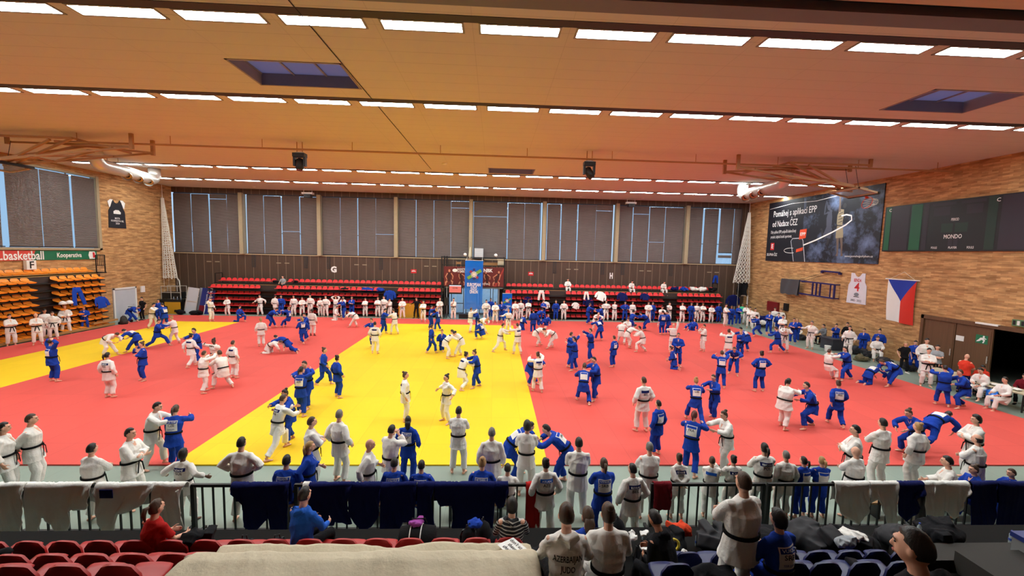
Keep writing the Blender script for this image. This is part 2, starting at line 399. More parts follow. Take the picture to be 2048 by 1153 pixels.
# bays: blind edges along X and, per gap, its width; from the light strips between the blinds
BAYS = [(-28.3, [(-26.85, .035), (-25.3, .1), (-23.8, .012)], -22.75), (-22.0, [(-20.6, .03), (-19.05, .07), (-17.45, .07)], -15.95),
        (-15.4, [(-13.9, .02), (-12.35, .07), (-10.75, .012)], -9.15), (-8.65, [(-7.15, .05), (-5.55, .035), (-4.0, .02)], -2.4),
        (-1.95, [(1.15, .09), (2.7, .02)], 4.1), (4.8, [(6.05, .09), (7.6, .1), (9.3, .012)], 10.8),
        (11.5, [(12.75, .07), (14.3, .06), (15.8, .04)], 17.5), (18.15, [(19.45, .16), (20.95, .18), (22.35, .04)], 22.95)]
def corrugated(a, b, z0, z1, axis, pos, rowh=0.075, depth=0.03, sag=0.0):
    """a lowered slatted blind: ridged sheet between a and b along axis at depth pos"""
    k = int((z1-z0)/rowh); mb = MB(); P = []
    for i in range(k*2+1):
        z = z0+(z1-z0)*i/(k*2); off = depth*(i % 2); row = []
        for u in np.linspace(0, 1, 7):
            w = pos-off-0.03*math.sin(u*PI)-0.012*math.sin(u*9+z*1.7)*(1 if sag else 0.4)
            q = a+(b-a)*u
            row.append((q, w, z) if axis == 'x' else (w*-1 if False else w, q, z))
        P.append(row)
    mb.grid(P); return mb
rnd = random.Random(4)
for bi, (x0, gaps, x1) in enumerate(BAYS):
    mb = MB(); y = YF+0.12
    mb.box((x0-0.1, y, 5.12), (x1+0.1, y+0.12, 5.2)); mb.box((x0-0.1, y, 10.36), (x1+0.1, y+0.12, 10.44)); mb.box((x0-0.1, y, 5.12), (x0-0.04, y+0.12, 10.44)); mb.box((x1+0.04, y, 5.12), (x1+0.1, y+0.12, 10.44))
    mb.box((x0, y, 7.0), (x1, y+0.1, 7.05))
    w = struct('window_%d' % (bi+1), mb, DARK)
    mb = MB(); mb.box((x0, y+0.05, 5.16), (x1, y+0.07, 10.4)); mb.build('pane', MATS['glass'], w)
    edges = [x0]
    for g, wd in gaps: edges += [g-wd/2, g+wd/2]
    edges.append(x1)
    where = ['leftmost', 'second', 'third', 'fourth', 'fifth', 'sixth', 'seventh', 'rightmost'][bi]
    nb = len(edges)//2
    for j in range(nb):
        a, b = edges[2*j]-(.08 if j == 0 and bi not in (4, 5) else 0), edges[2*j+1]+(.08 if j == nb-1 and bi != 4 else 0)
        lo = 5.2+rnd.choice((0, 0, 0.04)); hi = 10.36-rnd.choice((0.0, 0.03, 0.06))
        if bi == 7 and j == 2: lo = 6.25
        cut = {(0, 2): 9.9, (1, 2): 7.2, (2, 3): 7.15, (5, 3): 9.8, (6, 1): 9.6, (6, 2): 7.05, (3, 3): 9.7, (4, 0): 9.0}.get((bi, j))
        me = corrugated(a, b, lo, cut or hi, 'x', YF+0.02, sag=1)
        th = thing('window_blind', '%s dark slatted blind in the %s window bay of far wall' % (['first', 'second', 'third', 'fourth'][j], where), 'blind', (0, 0, 0), 0, 'slatted blinds on the far windows')
        me.build('slats', BLIND, th)
        if cut: corrugated(a, b, cut+.035, hi, 'x', YF+0.02, sag=1).build('upper_slats', BLIND, th)
        bb = MB(); bb.box((a, YF-0.06, lo-0.05), (b, YF-0.0, lo)); bb.build('bottom_rail', DARK, th)
        if bi == 7 and j == 2:
            me = corrugated(a, b, 5.75, 6.0, 'x', YF+0.02, sag=1); me.build('loose_slats', BLIND, th)
LE = [(20.5, 22.9), (22.98, 25.3), (25.55, 27.37), (27.41, 29.22), (29.36, 30.95)]
for j, (a, b) in enumerate(LE):
    k = int((10.3-5.5)/0.075); P = []
    for i in range(k*2+1):
        z = 5.5+(10.3-5.5)*i/(k*2); P.append([(XL+0.0+0.03*(i % 2)+0.03*math.sin(u*PI), a+(b-a)*u+(0.12*(10.3-z)/4.8 if j == 1 and u == 1 else 0)*-1, z) for u in np.linspace(0, 1, 7)])
    th = thing('window_blind', '%s dark slatted blind in the left wall window' % ['hidden nearest', 'nearest', 'second', 'third', 'farthest'][j], 'blind', (0, 0, 0), 0, 'slatted blinds on the left window')
    mb = MB(); mb.grid(P); mb.build('slats', BLIND, th)
    mb = MB(); mb.box((XL-0.02, a, 5.44), (XL+0.05, b, 5.5)); mb.build('bottom_rail', DARK, th)
# glass entrance doors at the far side, daylight behind
for i, (x0, x1) in enumerate(((-3.95, -2.75), (-2.6, -1.5), (-1.35, -0.25), (-0.1, 0.45))):
    mb = MB(); y = YF+0.1
    mb.box((x0, y, ZF), (x0+0.07, y+0.1, 2.5)); mb.box((x1-0.07, y, ZF), (x1, y+0.1, 2.5)); mb.box((x0, y, 2.38), (x1, y+0.1, 2.5)); mb.box((x0, y, ZF), (x1, y+0.1, 0.12)); mb.box((x0, y, 0.95), (x1, y+0.08, 1.02))
    d = struct('door_%d' % (i+4), mb, plain('door_frame_grey', (120, 124, 130), 0.5))
    mb = MB(); mb.box((x0+0.07, y+0.04, 0.12), (x1-0.07, y+0.06, 2.38)); mb.build('pane', MATS['glass'], d)
mb = MB(); mb.box((-9, YF+0.8, ZF-0.3), (6, YF+30, ZF-0.02)); struct('ground_outside', mb, plain('pale_paving', (206, 214, 216), 0.8))
# white door in the left wall
mb = MB(); mb.box((XL, 31.85, ZF), (XL+0.06, 33.85, 2.42)); d = struct('door_1', mb, GREYP)
mb = MB()
for a, b in (((31.85, ZF), (31.97, 2.42)), ((33.73, ZF), (33.85, 2.42)), ((31.85, 2.3), (33.85, 2.42))): mb.box((XL+0.06, a[0], a[1]), (XL+0.1, b[0], b[1]))
mb.build('door_frame', WHITE, d)
mb = MB(); mb.bar((XL+0.12, 33.5, 1.05), (XL+0.12, 33.62, 1.05), 0.03); mb.bar((XL+0.06, 33.6, 1.05), (XL+0.12, 33.6, 1.05), 0.025); mb.build('door_handle', STEEL, d)
# air grilles and small plates in the brown panelling
for i, x in enumerate((-21.6, -17.0, -15.0, -10.3, -3.2, 5.6, 10.1, 12.0, 16.6)):
    th = thing('wall_vent', 'tall dark vent grille in the brown panelling, %s from the left' % ['first', 'second', 'third', 'fourth', 'fifth', 'sixth', 'seventh', 'eighth', 'ninth'][i], 'vent', (x, YF, 4.5), 0, 'vent grilles in the panelling')
    mb = MB(); mb.box((-0.16, -0.03, -0.55), (0.16, 0, 0.55)); mb.build('frame', DARK, th)
    mb = MB()
    for k in range(12): mb.box((-0.12, -0.045, -0.5+k*0.085), (0.12, -0.03, -0.45+k*0.085))
    mb.build('slats', plain('bronze_slat', (70, 56, 44), 0.5), th)
for i, x in enumerate((-25.5, -19.4, -12.5, -6.2, -0.1, 6.9, 13.8, 20.3)):
    for k in (0, 1):
        mb = MB(); mb.box((x+k*0.72-0.2, YF-0.02, 4.33), (x+k*0.72+0.2, YF, 4.41))
        tag(mb.build('label_holder', plain('pale_strip', (150, 138, 116), 0.5)), 'short pale strip on brown panelling below the %s far window' % ['leftmost', 'second', 'third', 'fourth', 'fifth', 'sixth', 'seventh', 'rightmost'][i], 'plate', 'pale strips on the panelling')

# ------------------------------------------------------------------ the mats
def mat_field(x0, y0, x1, y1, m, label):
    mb = MB(); mb.box((x0, y0, ZF), (x1, y1, 0)); tag(mb.build('judo_mat', MATS[m]), label, 'mat', 'judo mat fields')
mat_field(-19.42, 10.81, -8.43, 32.4, 'red_mat', 'red judo mat field between the two yellow fields')
mat_field(-8.43, 10.81, 1.585, 32.4, 'yellow_mat', 'wide yellow judo mat field in the middle of hall')
mat_field(1.585, 10.81, 20.09, 32.4, 'red_mat', 'large red judo mat field along the right wall')
mat_field(-23.96, 10.81, -19.42, 32.0, 'yellow_mat', 'narrow yellow judo mat strip near the orange stand')
mat_field(-26.75, 10.81, -23.96, 32.4, 'red_mat', 'red judo mat band in front of the orange stand')
mat_field(-26.75, 32.4, 20.09, 34.9, 'red_mat', 'red judo mat band along the far red seats')
mb = MB(); mb.box((-23.96, 32.0, ZF), (-19.42, 32.4, 0)); tag(mb.build('judo_mat', MATS['red_mat']), 'short red judo mat piece at far end of the yellow strip', 'mat', 'judo mat fields')

# ------------------------------------------------------------------ ceiling lights
def light_proto():
    th = thing('ceiling_light', 'x', 'light')
    mb = MB(); w = 0.89
    mb.box((-w-0.05, -0.23, -0.02), (w+0.05, -0.18, 0.0)); mb.box((-w-0.05, 0.18, -0.02), (w+0.05, 0.23, 0.0)); mb.box((-w-0.05, -0.23, -0.02), (-w, 0.23, 0.0)); mb.box((w, -0.23, -0.02), (w+0.05, 0.23, 0.0))
    mb.build('frame', plain('lamp_frame', (150, 146, 140), 0.5), th)
    mb = MB(); mb.box((-w, -0.18, -0.015), (w, 0.18, -0.005)); mb.build('diffuser', LAMP, th)
    return th
LP = light_proto(); first = True
ROWS = [(10.07, -9.64, 'in the row nearest the camera'), (15.27, -16.2, 'in the second row from the camera'), (28.08, -20.51, 'in the third row from the camera'), (33.49, -24.9, 'in the row nearest the far wall')]
for y, xr, wh in ROWS:
    mb = MB(); mb.box((XL, y-0.68, ZC-0.012), (XR, y-0.42, ZC+0.0)); struct('trim_%d' % (50+int(y)), mb, plain('dark_channel', (52, 44, 48), 0.6))
    k0 = math.ceil((XL+0.3-(xr-1.84))/2.213)
    x = xr-0.94+k0*2.213
    while x+0.95 < XR:
        lab = 'bright white fluorescent ceiling panel ' + wh; g = 'ceiling panels ' + wh
        if first: LP.location = (x, y-.19, ZC); LP['label'] = lab; LP['group'] = g; first = False
        else: copy_tree(LP, (x, y-.19, ZC), None, lab, g)
        x += 2.213
# recessed roof hatches
def hatch(x0, y0, x1, y1, label):
    th = thing('roof_hatch', label, 'skylight', ((x0+x1)/2, (y0+y1)/2, ZC), 0, 'recessed roof hatches')
    w, h = (x1-x0)/2, (y1-y0)/2; mb = MB()
    for a, b in (((-w, -h), (w, -h+0.06)), ((-w, h-0.06), (w, h)), ((-w, -h), (-w+0.06, h)), ((w-0.06, -h), (w, h))): mb.box((a[0], a[1], -0.015), (b[0], b[1], 0.42))
    mb.build('frame', plain('hatch_frame', (150, 140, 150), 0.6), th)
    for k in range(3):
        a = -w+0.06+k*(2*w-0.12)/3; mb = MB(); mb.box((a+0.025, -h+0.06, 0.34), (a+(2*w-0.12)/3-0.025, h-0.06, 0.36)); mb.build('panel', MATS['skylight'], th)
        mb = MB(); mb.box((a-0.025, -h+0.06, 0.3), (a+0.025, h-0.06, 0.36)); mb.build('glazing_bar', plain('hatch_frame', (150, 140, 150), 0.6), th)
for q, lab in zip(HATCHES, ('grey recessed roof hatch above the yellow mat, near left', 'grey recessed roof hatch above the red mat, near right', 'small looking grey recessed roof hatch at mid ceiling')): hatch(*q, lab)
mb = MB(); mb.cyl((-4.34, 8.5, ZC-.014), (-4.05, 26.4, ZC-.014), .013, 6); tag(mb.build('ceiling_cable', BLACK), 'thin dark cable running across the ceiling past the left roof hatch', 'cable')
# long rail under the ceiling with two moving head spotlights
mb = MB(); mb.cyl((-20.5, 20.5, ZC-0.42), (XR, 20.5, ZC-0.42), 0.045, 8)
th = thing('ceiling_rail', 'long brown pipe rail hung across the middle of the ceiling', 'rail'); mb.build('pipe', BEIGEM, th)
for x in np.arange(-19.5, 23, 4.2):
    mb = MB(); mb.cyl((x, 20.5, ZC-0.4), (x, 20.5, ZC), 0.015, 6); mb.build('hanger', BEIGEM, th)
def moving_head(x, y, tilt, label):
    th = thing('moving_head_spotlight', label, 'spotlight', (x, y, ZC), 0, 'moving head spotlights')
    for sx in (-0.13, 0.13): mb = MB(); mb.cyl((sx, 0, -0.5), (sx, 0, 0), 0.02, 6); mb.build('drop_rod', BEIGEM, th)
    mb = MB(); mb.bar((-0.2, 0, -0.5), (0.2, 0, -0.5), 0.05); mb.build('clamp_bar', STEEL, th)
    mb = MB(); mb.box((-0.28, -0.18, -0.72), (0.28, 0.18, -0.54)); b = mb.build('base', BLACK, th)
    for sx in (-1, 1): mb = MB(); mb.box((sx*0.24-0.05, -0.1, -1.15), (sx*0.24+0.05, 0.1, -0.7)); mb.build('yoke_arm', BLACK, th)
    c, s = math.cos(tilt), math.sin(tilt); d = V(s, -0.25, -c); d = unit(d); ctr = V(0, 0, -1.05)
    mb = MB(); mb.loft([ctr-d*0.26, ctr-d*0.2, ctr+d*0.1, ctr+d*0.3], [0.13, 0.19, 0.19, 0.15], 12); h = mb.build('head', BLACK, th, True)
    mb = MB(); mb.cyl(ctr+d*0.3, ctr+d*0.31, 0.13, 12); mb.build('lens', plain('lens_glass', (60, 66, 74), 0.1), h)
moving_head(-9.5, 20.8, 0.0, 'black moving head spotlight pointing down above the middle red mat'); moving_head(4.6, 20.6, 0.5, 'black moving head spotlight tilted sideways above right red mat')
# silver air ducts with three nozzles
def duct(p0, p1, side, label):
    th = thing('air_duct', label, 'duct'); p0 = V(*p0); p1 = V(*p1); d = unit(p1-p0)
    mb = MB(); n = 8
    e0 = [p0+V(0,0,ZC-.02-p0[2]), p0+V(0,0,0.45)]+[p0+V(0,0,0.4)-V(0,0,0.4)*math.sin(a)+d*0.4*(1-math.cos(a)) for a in np.linspace(0, PI/2, 6)]
    e1 = [p1-d*0.4*(1-math.cos(a))+V(0,0,0.4)*(1-math.sin(a)) for a in np.linspace(PI/2, 0, 6)]+[p1+V(0,0,ZC-.02-p1[2])]
    mb.loft(e0+[p0+d*0.9]+[p1-d*0.9]+e1, 0.34, 16, ref=(0.3, 0.2, 1)); mb.build('pipe', STEEL, th, True)
    for k in range(3):
        c = p1-d*(0.5+k*1.0); o = V(side, -0.8, -0.5); o = unit(o)
        mb = MB(); mb.loft([c+o*0.2, c+o*0.5, c+o*0.6], [0.24, 0.24, 0.27], 14, cap=False); nz = mb.build('nozzle', STEEL, th, True)
        mb = MB(); mb.cyl(c+o*0.44, c+o*0.46, 0.235, 14); mb.build('nozzle_cone', plain('brass_cone', (206, 168, 120), .35, .4), nz); mb = MB(); mb.cyl(c+o*0.46, c+o*0.475, 0.14, 12); mb.build('nozzle_opening', BLACK, nz)
duct((-22.2, 24.3, 10.2), (-23.0, 29.3, 10.1), 0.45, 'silver air duct with three nozzles under the ceiling, by left window')
duct((16.6, 23.3, 10.2), (17.1, 28.3, 10.1), -0.45, 'silver air duct with three nozzles under the ceiling, near the backboard')
# folding ceiling basketball hoists
def hoist(x0, sgn, label, hoop):
    """x0: inner hangers; the frame folds away towards the side wall (sgn)"""
    th = thing('basketball_hoist', label, 'basketball goal'); ya, yb = 20.3, 21.5
    def P(u, y, z): return (x0+sgn*u, y, ZC-z)
    for y in (ya, yb):
        for u, l in ((0, 0.72), (6.8, 0.4)):
            mb = MB(); mb.bar(P(u, y, 0), P(u, y, l), 0.16, 0.1); mb.build('hanger', BEIGEM, th)
    bars = [((0, ya, .62), (6.9, ya+.15, 1.45)), ((0, yb, .62), (6.9, yb-.15, 1.45)), ((0, ya, .6), (3.6, 20.9, .45)), ((0, yb, .6), (3.6, 20.9, .45)), ((2.6, ya, .3), (6.8, ya, .3)), ((2.6, yb, .3), (6.8, yb, .3)),
            ((2.6, ya, .3), (2.6, yb, .3)), ((2.6, ya, .3), (6.2, yb-.2, 1.3)), ((2.6, yb, .3), (6.2, ya+.2, 1.3)), ((1.8, ya+.1, .85), (4.6, yb, 1.15)), ((1.8, yb-.1, .85), (4.6, ya, 1.15)),
            ((4.6, ya, 1.18), (4.6, yb, 1.18)), ((6.2, ya, 1.38), (6.2, yb, 1.38)), ((3.6, ya, .4), (6.4, 20.9, 1.4)), ((3.6, yb, .4), (6.4, 20.9, 1.4)), ((1.0, ya+.05, .66), (1.0, yb-.05, .66))]
    for a, b in bars: mb = MB(); mb.bar(P(*a), P(*b), 0.085); mb.build('frame_bar', BEIGEM, th)
    for y in (ya+.3, yb-.3): mb = MB(); mb.cyl(P(6.3, y, 0.3), P(6.6, y, 1.5), 0.012, 5); mb.build('cable', BLACK, th)
    # backboard folded nearly level
    R = np.array(Matrix.Rotation(sgn*math.radians(12), 3, 'Y')); c = V(*P(6.55, 20.9, 1.58))
    mb = MB()
    for a, b in (((-.55, -.92, -.04), (.55, -.84, .04)), ((-.55, .84, -.04), (.55, .92, .04)), ((-.55, -.92, -.04), (-.47, .92, .04)), ((.47, -.92, -.04), (.55, .92, .04))): mb.box(a, b, R, c)
    bd = mb.build('backboard', plain('backboard_frame', (186, 160, 128), 0.5), th)
    mb = MB(); mb.box((-.47, -.84, -.012), (.47, .84, .012), R, c); mb.build('glass_panel', MATS['backboard_glass'], bd)
    mb = MB(); mb.box((.53, -.92, -.06), (.62, .92, .06), R, c); mb.build('edge_padding', BLACK, bd)
    if hoop:
        hc = c+V(sgn*0.72, -0.1, -0.5); t = np.arange(24)*2*PI/24
        ring = [hc+V(0.08*math.cos(a)*sgn, 0.29*math.sin(a), 0.29*math.cos(a)) for a in t]
        mb = MB(); mb.loft(ring, 0.016, 6, ref=(1, .1, .1), closed=True); mb.bar(hc+V(0, 0, .22), hc+V(-.16*sgn, 0, .4), 0.14, 0.05); r = mb.build('hoop', plain('hoop_orange', (206, 62, 30), 0.4), th, True)
        mb = MB()
        for k in range(12):
            a = k*PI/6; q = hc+V(0.5*sgn, 0.13*math.sin(a+.5), 0.13*math.cos(a+.5)+.06); q2 = hc+V(0.5*sgn, 0.13*math.sin(a-.5), 0.13*math.cos(a-.5)+.06); p = hc+V(0, .29*math.sin(a), .29*math.cos(a))
            mb.cyl(p, q, 0.007, 4); mb.cyl(p, q2, 0.007, 4)
        mb.build('net', NET, r)
hoist(11.95, 1, 'folded ceiling basketball goal with orange hoop, right side', True); hoist(-16.9, -1, 'folded ceiling basketball goal above the left window', False)
# speakers, cameras under the ceiling
for x, y, lab in ((-16.1, 36.6, 'small projector box hung below the ceiling at far left'), (12.1, 36.8, 'small projector box hung below the ceiling at far right')):
    th = thing('projector', lab, 'projector', (x, y, ZC))
    for s in (-.35, .35): mb = MB(); mb.cyl((s, 0, -.35), (s, 0, 0), 0.02, 6); mb.build('drop_rod', WHITE, th)
    mb = MB(); mb.box((-.45, -.2, -.5), (.45, .2, -.35)); mb.build('bracket', WHITE, th); mb = MB(); mb.box((-.25, -.25, -.78), (.3, .2, -.5)); mb.build('body', DARK, th); mb = MB(); mb.cyl((0, -.3, -.64), (0, -.25, -.64), .08); mb.build('lens', BLACK, th)
th = thing('loudspeaker', 'black oval loudspeaker hung beside the left air duct', 'speaker', (-22.6, 25.8, ZC))
mb = MB(); mb.loft([(-.1, .5, -.62), (0, .4, -.6), (0, -.4, -.6), (.1, -.5, -.62)], [(.15, .12), (.28, .22), (.28, .22), (.15, .12)], 12, ref=(1, 0, 0)); mb.build('body', BLACK, th, True)
for s in (-.35, .35): mb = MB(); mb.cyl((0, s, -.5), (0, s, -.005), .015, 5); mb.build('drop_rod', BEIGEM, th)
for i, (x, y) in enumerate(((-20.5, 36.4), (-9.0, 36.4), (1.3, 36.5), (7.5, 36.5), (13.0, 36.5), (-3.0, 24.6))):
    mb = MB(); mb.loft([(x, y, ZC), (x, y, ZC-.04), (x, y, ZC-.07)], [.16, .15, .09], 14); tag(mb.build('smoke_detector', WHITE, None, True), 'round ceiling detector, %s one' % ['leftmost far', 'second far', 'third far', 'fourth far', 'rightmost far', 'mid ceiling'][i], 'detector', 'round ceiling detectors')
# ------------------------------------------------------------------ tip-up seats
def seat_far_mesh():
    """small plastic shell seat: pan and rounded back, facing -Y, pan front at y=-0.2, origin on the deck"""
    mb = MB()
    mb.loft([(0, -.2, .19), (0, -.17, .2), (0, .12, .17), (0, .16, .2)], [(.2, .02), (.22, .03), (.21, .03), (.19, .03)], 8, ref=(1, 0, 0))
    pts = [(-.21, .15, .2), (.21, .15, .2)]+[(.205*math.cos(a), .19, .3+.14*math.sin(a)) for a in np.linspace(0.15, PI-.15, 8)]
    mb.poly(pts, .035, (0, 1, 0)); return mb.mesh('stadium_seat', REDS)
SEATM = seat_far_mesh()
def stand_far(label, x0, x1, blocks, topblocks):
    """closed telescopic stand against the far wall: decks one above the other"""
    th = thing('telescopic_stand', label, 'stand', (0, 0, 0))
    for k in range(6):
        z = 0.02+k*0.51; y0 = 36.0+0.0*k if k < 5 else 36.85
        mb = MB(); mb.box((x0, y0-.02, z-.09), (x1, y0+.75 if k < 5 else 37.9, z-.02)); mb.build('deck', BLACK, th)
        if k < 5:
            mb = MB(); mb.box((x0, y0+.42, z-.02), (x1, y0+.46, z+.42)); mb.build('riser', plain('riser_dark', (60, 46, 42), 0.7), th)
    mb = MB(); mb.box((x0, 36.8, 2.2), (x1, 36.86, 2.5)); mb.build('fascia', MATS['ply'], th)
    for a, b in blocks:
        mb = MB(); mb.bar((a, 36.78, 2.42), (b, 36.78, 2.42), .04); mb.build('handrail', STEEL, th)
    for x in (x0+.05, x1-.05):
        mb = MB(); mb.bar((x, 37.0, 2.55), (x, 37.0, 3.4), .05); mb.bar((x, 37.9, 2.55), (x, 37.9, 3.4), .05); mb.bar((x, 37.0, 3.4), (x, 37.9, 3.4), .05); mb.build('end_rail', BLACK, th)
    return th
NSEAT = [0]; STUFF = MB()
def seat_row(xa, xb, y, z, label, group, n=None, skip=()):
    n = n or int(round((xb-xa)/.485)); st = (xb-xa)/n
    for i in range(n):
        if i in skip: continue
        p = (xa+st*(i+.5), y, z)
        if NSEAT[0] >= 110:
            for q in (SEATM,):
                v = np.array([x.co[:] for x in q.vertices])+np.array(p); STUFF.add(v, [tuple(f.vertices) for f in q.polygons])
            continue
        NSEAT[0] += 1
        tag(link('stadium_seat', SEATM, None, p), label, 'seat', group)
LB = [(-24.3, -20.1), (-18.8, -10.0), (-8.4, -4.6)]; RB = [(1.0, 5.0), (6.4, 15.3), (16.5, 20.6)]
for side, B, lab in (('left', LB, 'left far stand'), ('right', RB, 'right far stand')):
    stand_far('closed telescopic stand with red seats along far wall, %s of the entrance' % side, B[0][0]-.1, B[2][1]+.1, B, None)
for k, nm in ((5, 'top row'), (4, 'second row from the top'), (3, 'third row from the top'), (2, 'fourth row from the top'), (1, 'fifth row from the top'), (0, 'bottom row')):
    for side, B in (('left', LB), ('right', RB)):
        lab = 'red plastic seat in the %s of the %s far stand' % (nm, side); g = 'red seats, %s, %s far stand' % (nm, side)
        z = 0.02+k*0.51
        if k == 5: seat_row(B[0][0]+.1, B[2][1]-.1, 37.25, z, lab, g, None, (10, 11) if side == 'left' else (9,))
        else:
            for a, b in B: seat_row(a, b, 36.07, z, lab, g)
tag(STUFF.build('red_seats', REDS), 'lower red seats half hidden behind the people along far wall', 'seats', None, 'stuff')
# orange stand along the left wall
th = thing('telescopic_stand', 'closed telescopic stand with orange seats along the left wall', 'stand')
Y0, Y1 = 20.6, 30.2
for k in range(8):
    z = 0.1+k*0.455; mb = MB(); mb.box((-28.45, Y0, z-.1), (-27.3-.02*k, Y1, z-.04)); mb.build('deck', BLACK, th)
    mb = MB(); mb.box((-27.8, Y0, z-.04), (-27.76, Y1, z+.35)); mb.build('riser', plain('riser_dark', (60, 46, 42), 0.7), th)
mb = MB(); mb.box((-27.95, Y0, 3.42), (-27.9, Y1-.1, 3.8)); mb.build('fascia', MATS['fascia_wood'], th)
mb = MB(); mb.box((-28.45, Y0, 3.68), (-27.9, Y1-.1, 3.74)); mb.build('top_deck', BLACK, th)
mb = MB(); mb.box((-27.1, Y0, .02), (-26.95, Y1, .16)); mb.box((-27.05, 28.6, .3), (-26.9, Y1+.2, .42)); mb.build('step_board', MATS['fascia_wood'], th)
mb = MB()
for y in (30.05, 30.2+.5): mb.bar((-27.85, y, 3.74 if y < 30.1 else 3.74), (-27.85, y, 4.95), .05)
mb.bar((-27.85, 30.05, 4.95), (-27.85, 30.7, 4.95), .05); mb.bar((-27.85, 30.05, 4.2), (-27.85, 30.7, 4.2), .04); mb.box((-28.45, 30.1, 3.66), (-27.8, 30.75, 3.74))
for y in (30.18, 30.31, 30.44, 30.57): mb.bar((-27.85, y, 4.2), (-27.85, y, 4.95), .025)
mb.build('end_rail', BLACK, th)
def seat_orange_mesh():
    mb = MB(); R = np.eye(3)
    mb.loft([(.2, 0, .06), (.23, 0, .1), (.05, 0, .14), (-.2, 0, .2), (-.24, 0, .24)], [(.2, .02), (.235, .035), (.235, .03), (.22, .03), (.2, .02)], 8, ref=(0, 1, 0))
    mb.loft([(-.2, 0, .2), (-.25, 0, .3), (-.27, 0, .36)], [(.23, .02), (.22, .022), (.15, .02)], 8, ref=(0, 1, 0)); return mb.mesh('stadium_seat', ORANGE)
SO = seat_orange_mesh()
nm = ['bottom row', 'seventh row', 'sixth row', 'fifth row', 'fourth row', 'third row', 'second row', 'row under the tan board']
for k in range(8):
    z = 0.1+k*0.455-.02
    for a, b, w in ((Y0, 25.65, 'near block'), (26.75, 29.95, 'far block')):
        n = int((b-a)/.47)
        for i in range(n): tag(link('stadium_seat', SO, None, (-27.28-.02*k, a+(i+.5)*(b-a)/n, z)), 'orange plastic seat in the %s, %s of the left stand' % (nm[k], w), 'seat', 'orange seats, %s, %s' % (nm[k], w))
for i in range(19): tag(link('stadium_seat', SO, None, (-28.15, Y0+.3+i*.49, 3.74)), 'orange plastic seat in the top row above the tan board', 'seat', 'orange seats, top row of the left stand')

# ------------------------------------------------------------------ wall banners, signs and jerseys
def wall_panel(name, label, cat, o, xd, yd, w, h, mat, th=0.03):
    """a flat board or banner: centre o, axes xd, yd"""
    xd = unit(xd); yd = unit(yd); n = np.cross(xd, yd); o = np.asarray(o, float); R = np.array([xd, yd, n]).T
    mb = MB(); mb.box((-w/2, -h/2, -th), (w/2, h/2, 0), R, o)
    ob = mb.build(name, mat); tag(ob, label, cat)
    def at(u, v, d=0.004): return o+xd*u+yd*v+n*d
    return ob, at, xd, yd
def flat(name, at, pts, mat, parent, d=0.006):
    mb = MB(); mb.poly([at(u, v, d) for u, v in pts]); return mb.build(name, mat, parent)
def ring2d(cx, cy, r, n=20, a0=0, a1=2*PI, ry=None):
    return [(cx+r*math.cos(a), cy+(ry or r)*math.sin(a)) for a in np.linspace(a0, a1, n, endpoint=abs(a1-a0-2*PI) > 1e-6)]
def stroke(name, at, pts, w, mat, parent, d=0.01):
    mb = MB(); pts = [np.array(p, float) for p in pts]; L = []; 
    for i, p in enumerate(pts):
        t = unit(pts[min(i+1, len(pts)-1)]-pts[max(i-1, 0)]); q = np.array([-t[1], t[0]])*w/2; L.append((at(*(p+q), d), at(*(p-q), d)))
    mb.grid(np.array([[a, b] for a, b in L])); return mb.build(name, mat, parent)
LX, LYd = (0, -1, 0), (0, 0, 1)   # left wall faces +X: picture right is +Y
# left wall: league banner, sector letter, black jersey
o, at, xd, yd = wall_panel('advertising_banner', 'long league banner with red and green halves under the left window', 'banner', (XL+.05, 25.9, 4.93), (0, 1, 0), (0, 0, 1), 9.8, .6, GREENP)
flat('red_half', at, [(-4.9, -.3), (0.7, -.3), (.95, .3), (-4.9, .3)], plain('banner_red', (204, 66, 56), 0.6), o)
letters('lettering', 'NBL.basketball', at(-.25, -.02), xd, yd, .74, TXTW, o, .02, 3.3, .012)
letters('lettering', 'Kooperativa', at(2.98, .0), xd, yd, .42, TXTW, o, .02, 1.6, .012)
flat('emblem', at, [(4.35, -.26), (4.75, -.26), (4.82, 0), (4.75, .26), (4.35, .26), (4.28, 0)], TXTW, o); flat('emblem_mark', at, [(4.6, -.2), (4.76, -.15), (4.72, .2), (4.58, .2)], TXTR, o, .012)
o, at, xd, yd = wall_panel('sector_sign', 'white sector sign with black letter F above the orange seats', 'sign', (XL+.25, 26.4, 4.36), (0, 1, 0), (0, 0, 1), .52, .56, WHITE, .2)
letters('lettering', 'F', at(0, -.02), xd, yd, .6, TXTK, o, .02, None, .004)
def jersey(name, label, o, xd, yd, w, h, mat, parts):
    xd = unit(xd); yd = unit(yd); n = np.cross(xd, yd); o = np.asarray(o, float)
    def at(u, v, d=0.0): return o+xd*u*w+yd*v*h+n*d
    pts = [(-.5, -.5), (.5, -.5), (.46, .1), (.36, .22), (.36, .5), (.2, .5), (.1, .4), (0, .37), (-.1, .4), (-.2, .5), (-.36, .5), (-.36, .22), (-.46, .1)]
    mb = MB(); mb.poly([at(u, v, 0) for u, v in pts], .03, n); ob = mb.build(name, mat); tag(ob, label, 'jersey'); return ob, (lambda u, v, d=.034: at(u, v, d)), xd, yd
o, at, xd, yd = jersey('giant_jersey', 'giant black basketball jersey on the left brick wall', (XL+.004, 32.6, 8.0), (0, 1, 0), (0, 0, 1), 1.45, 2.1, plain('black_print', (24, 24, 34), 0.7), None)
flat('shoulder_trim', at, [(-.36, .25), (-.42, .2), (-.5, .42), (-.36, .5), (-.2, .5), (-.28, .4)], TXTW, o, .036); flat('shoulder_trim', at, [(.36, .25), (.28, .4), (.2, .5), (.36, .5), (.5, .42), (.42, .2)], TXTW, o, .036)
